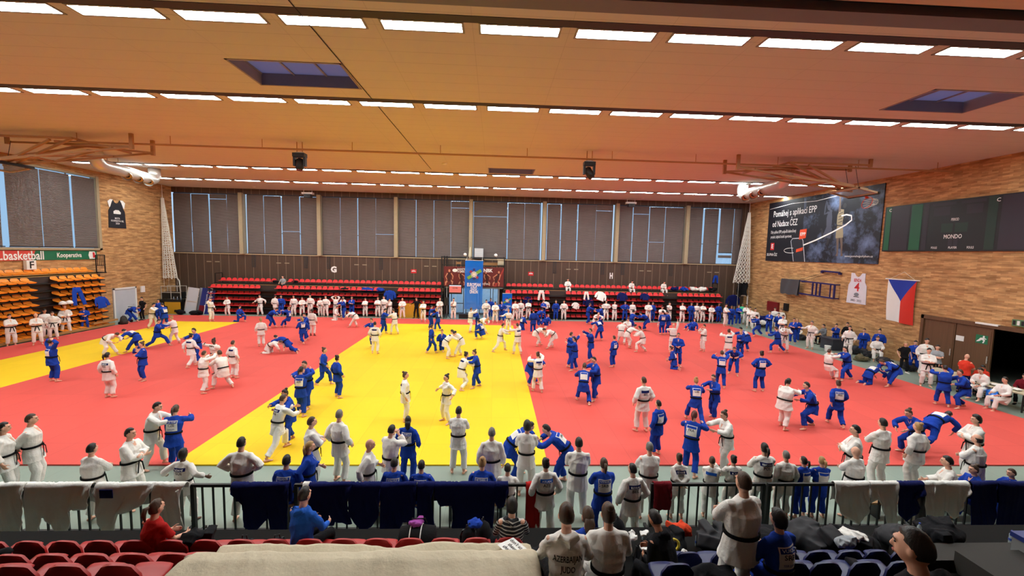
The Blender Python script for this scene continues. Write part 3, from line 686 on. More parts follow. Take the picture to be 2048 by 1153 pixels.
flat('emblem', at, [(-.2, .0), (.2, .0), (.22, .06), (.1, .14), (-.08, .14), (-.2, .09)], TXTW, o, .036)
for s_, v_, w_ in (('MISTR', -.16, .42), ('KOOPERATIVA NBL', -.25, 1.05), ('2024', -.34, .32)): letters('lettering', s_, at(0, v_), xd, yd, .19, TXTW, o, .01, w_, .004)
# right wall: poster, scoreboard, white jersey, flag
RX, RY = (0, -1, 0), (0, 0, 1)
def mat_poster():
    m, t, p = nt('night_print'); s = sep(t, objco(t)); co = objco(t)
    n = noise(t, 0.7, 5, co, .65)
    r = N(t, 'ShaderNodeValToRGB'); t.links.new(n, r.inputs[0]); e = r.color_ramp.elements
    e[0].position = .47; e[0].color = (*lin((18, 20, 32)), 1); e[1].position = .75; e[1].color = (*lin((112, 130, 168)), 1)
    t.links.new(r.outputs[0], p.inputs['Base Color']); p.inputs['Roughness'].default_value = .6; MATS['poster'] = m
mat_poster()
o, at, xd, yd = wall_panel('advertising_poster', 'huge dark poster with two jumping basketball players on right wall', 'poster', (XR-.06, 29.85, 8.08), RX, RY, 10.6, 4.95, MATS['poster'], .05)
flat('dark_area', at, [(-5.3, -2.47), (-1.0, -2.47), (-1.3, 2.47), (-5.3, 2.47)], plain('poster_dark', (16, 17, 28), .6), o, .003)
letters('lettering', 'Pomáhej s aplikací EPP', at(-2.3, 1.45), xd, yd, .72, TXTW, o, 0, 4.7, .01); letters('lettering', 'od Nadace ČEZ', at(-3.25, .62), xd, yd, .72, TXTW, o, 0, 2.9, .01)
letters('lettering', 'Díky aplikaci EPP podpoříš dobročinný', at(-3.35, -.05), xd, yd, .34, TXTW, o, 0, 2.95, .01); letters('lettering', 'projekt, kdykoli budeš sportovat.', at(-3.55, -.45), xd, yd, .34, TXTW, o, 0, 2.5, .01)
flat('logo_tile', at, [(-4.75, -1.55), (-4.3, -1.55), (-4.3, -.95), (-4.75, -.95)], TXTR, o); letters('lettering', 'E', at(-4.52, -1.25), xd, yd, .5, TXTW, o, .03, None, .01); letters('lettering', 'SKUPINA ČEZ', at(-4.5, -1.95), xd, yd, .32, TXTW, o, .01, 1.3, .01)
letters('lettering', 'www.pomahejpohybem.cz', at(3.9, -2.0), xd, yd, .2, TXTW, o, 0, 2.1, .01)
flat('phone', at, [(-1.9, -2.47), (-2.35, -.85), (-2.2, -.65), (-1.2, -.65), (-1.05, -.85), (-.7, -2.47)], plain('phone_dark', (44, 46, 54), .4), o, .008)
stroke('phone_edge', at, [(-1.9, -2.47), (-2.35, -.85), (-2.2, -.65), (-1.2, -.65), (-1.05, -.85), (-.7, -2.47)], .06, GREYP, o, .012)
flat('app_tag', at, [(-1.5, -.75), (-.8, -.65), (-.75, .05), (-1.45, .0)], plain('tag_orange', (226, 82, 46), .5), o, .014); letters('lettering', 'EPP', at(-1.12, -.35), xd, yd, .34, TXTW, o, .02, .55, .018)
flat('phone_button', at, [(-1.7, -1.75), (-1.0, -1.6), (-1.0, -1.35), (-1.7, -1.5)], plain('tag_orange', (226, 82, 46), .5), o, .014)
stroke('swoosh', at, [(-1.0, -1.2), (.2, -.85), (1.6, -.35), (2.7, .1), (3.15, .4), (3.1, .7), (2.7, .8), (2.3, .75)], .1, TXTW, o, .016); stroke('swoosh', at, ring2d(-2.3, -1.6, .75, 16, 1.2, 5.2, .2), .04, TXTW, o, .016)
def taper(name, pts, ws, mat, d):
    pts = [np.array(q, float) for q in pts]; L = []
    for k, q in enumerate(pts):
        t_ = unit(pts[min(k+1, len(pts)-1)]-pts[max(k-1, 0)]); n_ = np.array([-t_[1], t_[0]])*ws[k]/2; L.append([at(*(q+n_), d), at(*(q-n_), d)])
    mb = MB(); mb.grid(np.array(L)); mb.build(name, mat, o)
g1, g2, g3 = plain('print_grey', (70, 74, 90), .6), plain('print_tan', (150, 138, 112), .6), plain('print_shadow', (46, 44, 50), .6)
# first player jumps with bent legs, second reaches straight up
taper('printed_player', [(1.3, 1.15), (1.28, .7), (1.3, .2), (1.32, -.05)], [.3, .5, .46, .4], g1, .009); taper('printed_player', [(1.25, .0), (1.05, -.45), (1.0, -.7)], [.36, .34, .3], g1, .0092); taper('printed_player', [(1.42, .0), (1.4, -.5), (1.36, -.75)], [.34, .36, .3], g1, .0094)
taper('printed_leg', [(1.02, -.6), (.85, -.85), (.72, -.2), (.68, -.05), (.55, -.1)], [.2, .18, .13, .12, .14], g3, .0088); taper('printed_leg', [(1.38, -.7), (1.3, -1.1), (1.2, -1.2)], [.2, .16, .12], g3, .0088)
flat('printed_head', at, ring2d(1.2, 1.42, .14, 12, 0, 2*PI, .19), g1, o, .0095); taper('printed_arm', [(1.15, 1.1), (.82, 1.0), (.85, 1.5), (.92, 1.95)], [.16, .14, .12, .08], g1, .0097); taper('printed_arm', [(1.45, 1.1), (1.08, 1.45), (.98, 1.85)], [.16, .12, .08], g1, .0098)
taper('printed_player', [(2.3, 1.2), (2.22, .8), (2.2, .3), (2.25, .05)], [.34, .52, .48, .42], g2, .010); taper('printed_shorts', [(2.25, .1), (2.26, -.4), (2.28, -.75)], [.46, .6, .62], g2, .0102)
taper('printed_leg', [(2.14, -.7), (2.18, -1.2), (2.22, -1.8), (2.18, -2.0)], [.24, .17, .11, .2], plain('print_brown', (104, 88, 78), .6), .0098); taper('printed_leg', [(2.42, -.7), (2.52, -1.2), (2.56, -1.75), (2.62, -2.0)], [.24, .17, .11, .2], plain('print_brown', (104, 88, 78), .6), .0098)
flat('printed_head', at, ring2d(2.5, 1.42, .14, 12, 0, 2*PI, .18), g3, o, .0104); taper('printed_arm', [(2.12, 1.05), (2.1, 1.6), (2.06, 2.1), (2.05, 2.35)], [.2, .14, .1, .06], plain('print_brown', (104, 88, 78), .6), .0105); taper('printed_stripe', [(2.0, .12), (2.46, .06)], [.07, .07], g3, .0106)
for k in range(4): taper('printed_fold', [(2.05, .9-.2*k), (2.4, .98-.2*k)], [.03, .05], g3, .0107)
stroke('printed_line', at, [(-5.2, 1.95), (-2.5, 2.15), (0, 2.05), (2.0, 2.2)], .03, TXTW, o, .006)
o, at, xd, yd = wall_panel('scoreboard', 'long black electronic scoreboard with green columns on right wall', 'scoreboard', (XR-.12, 18.7, 7.73), RX, RY, 11.2, 2.66, plain('scoreboard_black', (20, 21, 25), .45), .12)
gg, gd, mv = plain('board_green', (22, 92, 60), .5), plain('board_dark_green', (26, 50, 42), .5), plain('board_mauve', (42, 36, 48), .5)
def rect(a, b, c, d_): return [(a, b), (c, b), (c, d_), (a, d_)]
for nme, r_, m_ in (('green_column', rect(-5.52, -1.26, -5.2, 1.28), gg), ('mauve_panel', rect(-5.15, -1.26, -4.1, 1.28), mv), ('green_column', rect(-4.0, -1.26, -3.4, 1.28), gg), ('grey_panel', rect(-3.3, -1.26, -3.05, 1.28), mv),
    ('green_window', rect(-2.35, -.35, -1.8, .12), gd), ('green_window', rect(-1.7, -.35, -1.12, .12), gd), ('dark_window', rect(-2.8, .55, -2.0, 1.0), mv), ('dark_window', rect(-1.25, .55, -.55, 1.0), mv), ('name_window', rect(-2.9, 1.08, -1.75, 1.22), mv), ('name_window', rect(-1.5, 1.08, -.45, 1.22), mv),
    ('green_column', rect(-.35, -1.26, .05, 1.28), gd), ('mauve_panel', rect(.2, -1.26, 1.4, 1.28), mv), ('green_column', rect(1.6, -1.26, 2.6, 1.28), gd), ('digit_window', rect(-1.95, -1.05, -1.75, -.65), mv), ('digit_window', rect(-1.7, -1.05, -1.5, -.65), mv)): flat(nme, at, r_, m_, o)
for s_, u_, v_, h_, w_ in (('PERIOD', -1.72, .3, .2, .36), ('MONDO', -1.75, -.58, .3, .85), ('FOULS', -2.6, -1.15, .16, .3), ('PLAYER', -1.7, -1.15, .16, .4), ('FOULS', -.9, -1.15, .16, .3), ('C', -5.27, 1.1, .24, None), ('C', .05, 1.08, .24, None)): letters('lettering', s_, at(u_, v_), xd, yd, h_, TXTW, o, .015, w_, .01)
o, at, xd, yd = jersey('giant_jersey', 'giant white basketball jersey number four on right brick wall', (XR-.004, 25.85, 3.98), RX, RY, 1.45, 2.0, plain('white_print', (214, 212, 222), .6), None)
letters('lettering', 'BENDA', at(0, .26), xd, yd, .3, TXTR, o, .01, .55, .004); letters('lettering', '4', at(0, .03), xd, yd, .75, TXTR, o, .02, None, .004); letters('lettering', '2002 - 2022', at(0, -.4), xd, yd, .18, TXTK, o, .01, .8, .004); flat('emblem', at, ring2d(0, -.2, .13, 14, 0, 2*PI, .06), plain('emblem_grey', (120, 124, 134), .6), o, .036); flat('emblem_text', at, rect(-.14, -.285, .14, -.265), TXTK, o, .036)
def mat_flag():
    m, t, p = nt('czech_flag_cloth'); uv = N(t, 'ShaderNodeUVMap'); s = sep(t, uv.outputs[0])
    rw = mix_rgb(t, math_node(t, 'GREATER_THAN', s[0], .5), lin((226, 226, 224)), lin((204, 44, 30)))
    d = math_node(t, 'ABSOLUTE', math_node(t, 'SUBTRACT', s[0], .5)); d = math_node(t, 'ADD', d, math_node(t, 'MULTIPLY', s[1], 1.0))
    tri = math_node(t, 'LESS_THAN', d, .5)
    t.links.new(mix_rgb(t, tri, rw, lin((26, 54, 160))), p.inputs['Base Color']); p.inputs['Roughness'].default_value = .8; MATS['flag'] = m
mat_flag()
th = thing('flag', 'white red and blue flag hung vertically on the right brick wall', 'flag'); mb = MB(); P = []; UVs = []
for i in range(25):
    row = []
    for j in range(17):
        u, v = j/16, i/24; row.append((XR-.12-.05*math.sin(u*9+v*2)*(.3+v), 23.68-1.68*(u*(1-.12*v)+.1*v*v), 4.72-2.42*v-.1*v*u)); UVs.append((u, v))
    P.append(row)
mb.grid(P); me = mb.mesh('cloth', MATS['flag']); uvl = me.uv_layers.new(name='UVMap')
for lp in me.loops: uvl.data[lp.index].uv = UVs[lp.vertex_index]
me.polygons.foreach_set('use_smooth', [True]*len(me.polygons)); link('cloth', me, th)
mb = MB(); mb.cyl((XR-.12, 23.85, 4.75), (XR-.12, 21.85, 4.75), .03, 8); mb.build('pole', WHITE, th)
mb = MB(); mb.cyl((XR-.12, 23.6, 4.76), (XR-.02, 22.85, 5.2), .008, 5); mb.cyl((XR-.12, 22.1, 4.76), (XR-.02, 22.85, 5.2), .008, 5); mb.build('string', NET, th)
# emergency exit sign, notice, light box over the doorway
o, at, xd, yd = wall_panel('exit_sign', 'green running figure exit sign on the wooden door', 'sign', (XR-.05, 18.72, 2.12), RX, RY, .5, .42, plain('exit_green', (24, 112, 76), .5), .012)
flat('running_figure', at, ring2d(.08, .14, .045, 10), TXTW, o); flat('running_figure', at, [(-.2, -.14), (-.08, -.1), (0, -.02), (.08, -.06), (.04, -.17), (.1, -.17), (.15, -.02), (.08, .05), (.18, .02), (.2, .05), (.08, .1), (-.06, .07), (-.12, -.02), (-.2, -.1)], TXTW, o)
o, at, xd, yd = wall_panel('paper_notice', 'white paper notice taped on the wooden door beside exit sign', 'notice', (XR-.05, 19.65, 1.98), RX, RY, .36, .26, WHITE, .005)
o, at, xd, yd = wall_panel('exit_light_box', 'green and white light box above the open doorway', 'sign', (XR-.12, 17.2, 3.15), RX, RY, .8, .3, plain('box_green', (86, 120, 84), .5), .1)
for k in range(5): flat('pictogram', at, rect(-.36+k*.15, -.1, -.26+k*.15, .1), TXTW if k % 2 else TXTK, o)
# folded wall basketball goal on the right wall, under a grey cover
th = thing('wall_basketball_goal', 'blue folding wall basketball frame with a grey covered board', 'basketball goal')
for a, b, w in (((23.45, 30.5, 4.15), (23.45, 27.25, 4.1), .12), ((23.45, 30.5, 3.2), (23.45, 27.25, 3.15), .12), ((23.45, 27.25, 4.1), (23.45, 27.25, 3.15), .12), ((23.45, 28.85, 4.1), (23.45, 28.85, 3.15), .1), ((23.45, 29.2, 4.1), (23.45, 29.2, 3.15), .1), ((23.45, 28.5, 4.1), (23.45, 28.5, 3.15), .1), ((23.45, 27.6, 4.1), (23.45, 27.6, 3.15), .08)):
    mb = MB(); mb.bar(a, b, w*.8); mb.build('frame_bar', NAVYP, th)
mb = MB(); mb.bar((23.68, 28.75, 5.0), (23.68, 27.2, 4.95), .1); mb.bar((23.7, 28.75, 5.0), (23.7, 28.75, 4.85), .14); mb.bar((23.7, 27.2, 4.95), (23.7, 27.2, 4.8), .14); mb.build('wall_bracket', NAVYP, th)
mb = MB(); mb.cyl((23.66, 28.3, 4.95), (23.4, 30.6, 4.2), .012, 5); mb.cyl((23.66, 27.6, 4.95), (23.4, 30.0, 4.2), .012, 5); mb.build('cable', BLACK, th)
for y in (27.25, 30.3): mb = MB(); mb.bar((23.45, y, 3.15), (23.8, y, 3.15), .08); mb.bar((23.45, y, 4.1), (23.8, y, 4.1), .08); mb.build('wall_arm', NAVYP, th)
P = [[(23.3-.05*math.sin(u*11+v*3)-.08*math.sin(u*PI), 32.35-1.9*u, 4.22-1.18*v-.05*math.sin(u*14)*v) for u in np.linspace(0, 1, 15)] for v in np.linspace(0, 1, 12)]
Q = [[(23.42, 32.35-1.9*u, 4.22-1.18*v) for u in np.linspace(0, 1, 15)] for v in np.linspace(0, 1, 12)]
mb = MB(); mb.grid(P); mb.grid([r[::-1] for r in Q]); mb.grid([P[0], Q[0]][::-1]); mb.grid([P[-1], Q[-1]]); mb.build('covered_board', plain('cover_grey', (70, 70, 74), .8), th, True)
mb = MB(); mb.box((XR-.2, 33.0, 1.35), (XR-.002, 34.3, 2.15)); tag(mb.build('hydrant_cabinet', plain('cabinet_red', (120, 22, 26), .5)), 'dark red hydrant cabinet on the right brick wall', 'cabinet')
mb = MB(); mb.box((XR-.12, 31.9, 1.6), (XR, 32.4, 2.2)); mb.box((XR-.14, 31.98, 1.75), (XR-.12, 32.32, 2.1)); tag(mb.build('control_box', BLACK), 'small black control box on right wall beside the red cabinet', 'box')
# far wall signs
for ch, x, z in (('G', -14.53, 3.87), ('H', 10.95, 3.82)):
    o, at, xd, yd = wall_panel('sector_sign', 'white sector letter %s on the brown far wall panelling' % ch, 'sign', (x, YF-.02, z), (1, 0, 0), (0, 0, 1), .3, .5, plain('sign_brown', (90, 70, 58), .6), .01)
    letters('lettering', ch, at(0, 0), xd, yd, .72, TXTW, o, .05, .3 if ch == 'H' else None, .004)
for x, w in ((-7.35, 'left'), (3.41, 'right')):
    o, at, xd, yd = wall_panel('fire_notice', 'red notice plate on brown panelling, %s of the entrance' % w, 'sign', (x, YF-.02, 3.88), (1, 0, 0), (0, 0, 1), .5, .35, TXTR, .01)
    flat('white_stripe', at, rect(-.18, -.03, .18, .03), TXTW, o); flat('white_stripe', at, rect(-.12, .07, .12, .1), TXTW, o)

# ------------------------------------------------------------------ entrance scaffold, banners and screen
th = thing('entrance_scaffold', 'black steel scaffold gallery over the far entrance', 'scaffold'); yF = 36.0
for x in (-4.55, -4.3, .88):
    for y in (36.0, 37.8): mb = MB(); mb.bar((x, y, ZF), (x, y, 5.35), .09); mb.build('post', BLACK, th)
mb = MB(); mb.box((-4.55, 36.0, 2.78), (.9, 37.9, 2.9)); mb.build('deck', BLACK, th)
for z in (5.3, 4.6, 2.95): mb = MB(); mb.bar((-4.55, 36.0, z), (.9, 36.0, z), .06); mb.build('rail', BLACK, th)
for x in (-4.1, .45):
    mb = MB(); mb.bar((x, 36.1, ZF), (x, 36.1, 2.75), .1); mb.build('steel_post', plain('post_grey', (130, 134, 140), .5), th)
mb = MB(); mb.bar((-4.3, 36.1, 2.65), (.9, 36.1, 2.65), .12); mb.build('steel_beam', plain('post_grey', (130, 134, 140), .5), th)
o, at, xd, yd = wall_panel('basketball_banner', 'maroon basketball club banner with players across the scaffold gallery', 'banner', (-1.75, 35.93, 3.62), (1, 0, 0), (0, 0, 1), 5.2, 1.7, plain('banner_maroon', (98, 26, 26), .6), .03)
letters('lettering', 'BASKETBALL', at(-.95, .62), xd, yd, .25, TXTW, o, .01, 1.0, .01); letters('lettering', 'NYMBURK', at(-.95, .42), xd, yd, .25, TXTW, o, .01, 1.0, .01); letters('lettering', 'NBK', at(1.22, .55), xd, yd, .42, TXTW, o, .03, .8, .01); letters('lettering', 'BASKETBALL', at(.95, -.62), xd, yd, .2, TXTW, o, .01, .9, .01)
flat('emblem', at, ring2d(-1.65, .52, .22, 12, 0, 2*PI, .15), TXTW, o)
sk = plain('print_skin', (196, 132, 102), .6); dk = plain('print_dark_red', (58, 14, 18), .6)
for dx, sc, ln in ((-2.15, 1, .02), (-1.05, .8, -.12), (1.15, .8, -.1), (1.95, .9, .22)):
    b_ = -.78; hy_ = .32*sc
    taper('printed_leg', [(dx-.05, b_+.45*sc), (dx-.28*sc, b_+.25*sc), (dx-.3*sc, b_)], [.17*sc, .13*sc, .08*sc], sk, .007); taper('printed_leg', [(dx+.05, b_+.45*sc), (dx+.3*sc, b_+.3*sc), (dx+.26*sc, b_)], [.17*sc, .13*sc, .08*sc], sk, .0072)
    taper('printed_vest', [(dx+ln, hy_), (dx+ln*.7, hy_-.2*sc), (dx, b_+.5*sc), (dx, b_+.32*sc)], [.24*sc, .34*sc, .28*sc, .34*sc], dk, .009)
    taper('printed_arm', [(dx+ln-.15*sc, hy_-.05), (dx-.3*sc, hy_-.35*sc), (dx-.18*sc, hy_-.62*sc)], [.1*sc, .08*sc, .06*sc], sk, .0095); taper('printed_arm', [(dx+ln+.15*sc, hy_-.05), (dx+.34*sc, hy_-.3*sc), (dx+.3*sc, hy_-.6*sc)], [.1*sc, .08*sc, .06*sc], sk, .0097)
    flat('printed_head', at, ring2d(dx+ln, hy_+.16*sc, .09*sc, 10, 0, 2*PI, .125*sc), sk, o, .0099)
flat('diagonal', at, [(1.7, -.85), (2.6, .85), (2.6, .6), (1.95, -.85)], plain('banner_light_red', (150, 46, 40), .6), o, .005)
# hanging blue federation banner: long, thin, light shines through its lower half
def federation(name, label, x0, x1, z0, z1, y, txt, wav=.02):
    th = thing(name, label, 'banner'); w = x1-x0; cx = (x0+x1)/2
    P = [[(x0+w*u-.04*v, y-wav*math.sin(u*7+v*3)-wav*.5*math.sin(v*9), z1-(z1-z0)*v) for u in np.linspace(0, 1, 17)] for v in np.linspace(0, 1, 25)]
    mb = MB(); mb.grid(P); mb.build('cloth', MATS['thin_banner'] if txt else MATS['banner_blue'], th, True)
    mb = MB(); mb.cyl((x0, y, z1), (x1, y, z1), .025, 8); mb.build('top_bar', STEEL, th)
    if txt:
        for x in (x0+.1, x1-.1): mb = MB(); mb.cyl((x, y, z1), (x, 36.0, 5.31), .012, 5); mb.build('rope', NET, th)
    else: mb = MB(); mb.cyl((cx, y+.04, .06), (cx, y+.04, z1), .015, 6); mb.build('pole', STEEL, th)
    def at(u, v, d=0): return V(cx+u*w, y-2.2*wav-.004-d, zc+v*w)
    zc = z1-.72*w-.1 if txt else z1-.75*w
    c30, s30 = math.cos(.6), math.sin(.6)
    def strip(a0, a1, ang, wd, m, d): 
        c, s = math.cos(ang), math.sin(ang); mb = MB(); mb.poly([at(c*a-s*b, s*a+c*b, d) for a, b in ((a0, -wd), (a1, -wd), (a1, wd), (a0, wd))]); mb.build('emblem_ribbon', m, th)
    gr = plain('ribbon_green', (108, 158, 52), .6); rr = plain('ribbon_red', (140, 40, 70), .6); nb = plain('ribbon_navy', (30, 44, 120), .6)
    strip(-.3, .3, 2.4, .07, rr, .001); strip(-.3, .34, 1.57, .06, nb, .002); strip(-.42, .46, .55, .085, gr, .003)
    pent = [(math.sin(a)*.19, math.cos(a)*.19) for a in np.arange(5)*2*PI/5]
    mb = MB(); mb.poly([at(u, v, .006) for u, v in pent][::-1]); mb.build('emblem_pentagon', TXTW, th)
    mb = MB(); mb.poly([at(u*.85, v*.85, .008) for u, v in pent][::-1]); mb.build('emblem_pentagon', TXTK, th)
    for r_, m_, d in ((.115, TXTW, .010), (.08, plain('emblem_gold', (196, 160, 90), .5), .012), (.045, TXTW, .014)):
        mb = MB(); mb.poly([at(u, v, d) for u, v in ring2d(0, 0, r_, 18)][::-1]); mb.build('emblem_disc', m_, th)
    for k, s_ in enumerate(('EUROPEAN', 'JUDO', 'UNION')):
        letters('lettering', s_, at(0, -.58-.2*k), (1, 0, 0), (0, 0, 1), .26*w, TXTW, th, .02, w*(.74, .36, .44)[k], .002)
federation('federation_banner', 'tall blue hanging banner with pentagon emblem at the far entrance', -2.45, -.93, .9, 5.06, 34.95, True)
federation('roll_up_banner', 'small blue roll up banner with pentagon emblem right of entrance', .76, 1.6, .1, 2.28, 35.2, False, .004)
mb = MB(); mb.box((.74, 35.1, ZF), (1.62, 35.35, .1)); tag(mb.build('banner_base', STEEL), 'grey foot of the small blue roll up banner', 'base')
th = thing('television', 'flat screen with a red picture hanging left of blue banner', 'screen')
mb = MB(); mb.box((-3.92, 35.62, 2.1), (-2.74, 35.72, 2.93)); mb.build('casing', BLACK, th)
mb = MB(); mb.box((-3.84, 35.6, 2.24), (-2.82, 35.62, 2.86)); mb.build('screen', emit('screen_red', (.9, .2, .15), 1.0), th)
mb = MB(); mb.box((-3.84, 35.595, 2.78), (-2.82, 35.6, 2.86)); mb.build('screen_bar', emit('screen_white', (.9, .92, 1), 1.0), th)
letters('lettering', '03:46', V(-3.33, 35.59, 2.62), (1, 0, 0), (0, 0, 1), .2, TXTK, th, .005)
mb = MB(); mb.bar((-3.33, 35.72, 2.5), (-3.33, 36.0, 2.85), .08); mb.build('bracket', BLACK, th)
th = thing('loudspeaker', 'black loudspeaker on a stand beside the far glass doors', 'speaker', (-4.05, 35.3, ZF))
mb = MB(); mb.box((-.17, -.15, 1.2), (.17, .15, 1.85)); mb.build('cabinet', BLACK, th); mb = MB(); mb.cyl((0, 0, .05), (0, 0, 1.2), .03, 8); mb.build('pole', BLACK, th)
for a in (0, 2.1, 4.2): mb = MB(); mb.cyl((0, 0, .5), (.4*math.cos(a), .4*math.sin(a), .02), .018, 6); mb.build('leg', BLACK, th)
mb = MB(); mb.box((.3, 36.3, 4.65), (.92, 36.9, 5.15)); mb.box((.26, 36.26, 5.1), (.96, 36.94, 5.2)); tag(mb.build('cream_box', MATS['cream_cloth']), 'cream box on the right end of the scaffold gallery', 'box')
mb = MB(); mb.box((.26, 36.2, 4.58), (.96, 37.0, 4.65)); tag(mb.build('shelf_plate', BLACK), 'black shelf under the cream box', 'shelf')
th = thing('chair', 'light wooden chair standing on the scaffold gallery', 'chair', (-3.2, 37.0, 2.9))
for sx in (-.2, .2):
    for sy in (-.2, .2): mb = MB(); mb.bar((sx, sy, 0), (sx, sy, .45 if sy < 0 else 2.0), .05); mb.build('leg', MATS['ply'], th)
mb = MB(); mb.box((-.23, -.23, .43), (.23, .23, .48)); mb.build('seat', MATS['ply'], th); mb = MB(); mb.box((-.2, .18, 1.75), (.2, .22, 1.95)); mb.build('backrest', MATS['ply'], th)
th = thing('table', 'brown wooden table on the scaffold gallery', 'table', (-.4, 37.0, 2.9))
mb = MB(); mb.box((-.7, -.35, 1.7), (.7, .35, 1.95)); mb.build('tabletop', MATS['ply'], th)
for sx in (-.65, .65): mb = MB(); mb.box((sx-.03, -.3, 0), (sx+.03, .3, 1.7)); mb.build('leg', MATS['ply'], th)
th = thing('air_conditioner', 'pale air conditioning unit on the far window sill', 'air conditioner', (-1.42, 37.75, 5.16))
mb = MB(); mb.box((-.4, -.2, .1), (.4, .15, .95)); mb.build('casing', GREYP, th)
mb = MB()
for k in range(9): mb.box((-.36, -.22, .17+k*.085), (.36, -.2, .2+k*.085))
mb.build('grille', WHITE, th); mb = MB(); mb.box((-.5, -.2, -.0), (.5, .2, .1)); mb.build('bracket', DARK, th)
for x, w in ((-2.55, 'left'), (.12, 'right')):
    th = thing('ball_lamp', 'small white round lamp on the %s of the scaffold gallery' % w, 'lamp', (x, 36.1, 5.3)); mb = MB(); mb.ball((0, 0, .22), .15, 12); mb.build('globe', WHITE, th, True); mb = MB(); mb.cyl((0, 0, 0), (0, 0, .1), .04, 8); mb.build('foot', DARK, th)
mb = MB(); mb.loft([(-2.13, 36.1, 5.0), (-2.13, 36.1, 5.5), (-2.1, 36.1, 6.2)], [.16, .13, .03], 12); tag(mb.build('folded_parasol', MATS['cream_cloth'], None, True), 'cream folded cone shape standing above the blue banner', 'parasol')
# gathered nets in both far corners
def gathered_net(x, y, z1, z0, w1, label, lean=0, dark=False):
    th = thing('gathered_net', label, 'net'); mb = MB(); n = 14; k = 34; ring = []
    for i in range(k+1):
        t_ = i/k; r = .1+(w1-.1)*t_; z = z1+(z0-z1)*t_
        ring.append([V(x+lean*t_+r*math.cos(a), y+r*.6*math.sin(a), z+.05*math.sin(a*5+i)) for a in np.arange(n)*2*PI/n])
    for i in range(k):
        for j in range(n):
            mb.bar(ring[i][j], ring[i+1][(j+(i % 2)) % n], .028); mb.bar(ring[i][j], ring[i+1][(j-1+(i % 2)) % n], .028)
    mb.build('mesh', NET, th); mb = MB(); mb.cyl((x, y, z1), (x, y, ZC), .02, 6); mb.build('hanging_rope', NET, th)
    mb = MB()
    for j in (0, 5, 9): mb.cyl(ring[-1][j], V(*ring[-1][j][:2], .8), .008, 4)
    mb.build('loose_cord', NET, th)
gathered_net(-28.2, 36.6, 9.7, 2.9, .55, 'white gathered ball net hanging in the far left corner', .35); gathered_net(23.1, 36.9, 9.9, 3.5, .75, 'white gathered ball net hanging in the far right corner', -.3)
mb = MB(); P = [[(22.3+.95*u+.05*math.sin(v*8), 36.7-.15*math.sin(u*9), 3.55-1.25*v-.1*math.sin(u*7)) for u in np.linspace(0, 1, 10)] for v in np.linspace(0, 1, 10)]; mb.grid(P); tag(mb.build('net_bag', MATS['black_cloth'], None, True), 'black net bag hanging under the far right ball net', 'bag')
# ------------------------------------------------------------------ people
def rx(a): c, s = math.cos(a), math.sin(a); return np.array([[1,0,0],[0,c,-s],[0,s,c]])
def ry(a): c, s = math.cos(a), math.sin(a); return np.array([[c,0,s],[0,1,0],[-s,0,c]])
def rz(a): c, s = math.cos(a), math.sin(a); return np.array([[c,-s,0],[s,c,0],[0,0,1]])
def bend(a, t, l1, l2, pole):
    """middle joint of a two-bone limb from a towards t; also the reachable end"""
    d = t-a; L = np.linalg.norm(d); L = max(L, 1e-4); u = d/L
    L = min(L, (l1+l2)*.999); e = a+u*L
    x = (l1*l1-l2*l2+L*L)/(2*L); h = math.sqrt(max(l1*l1-x*x, 0))
    p = np.asarray(pole, float); p = p-u*(p@u); p = unit(p) if np.linalg.norm(p) > 1e-6 else V(0, 1, 0)
    return a+u*x+p*h, e
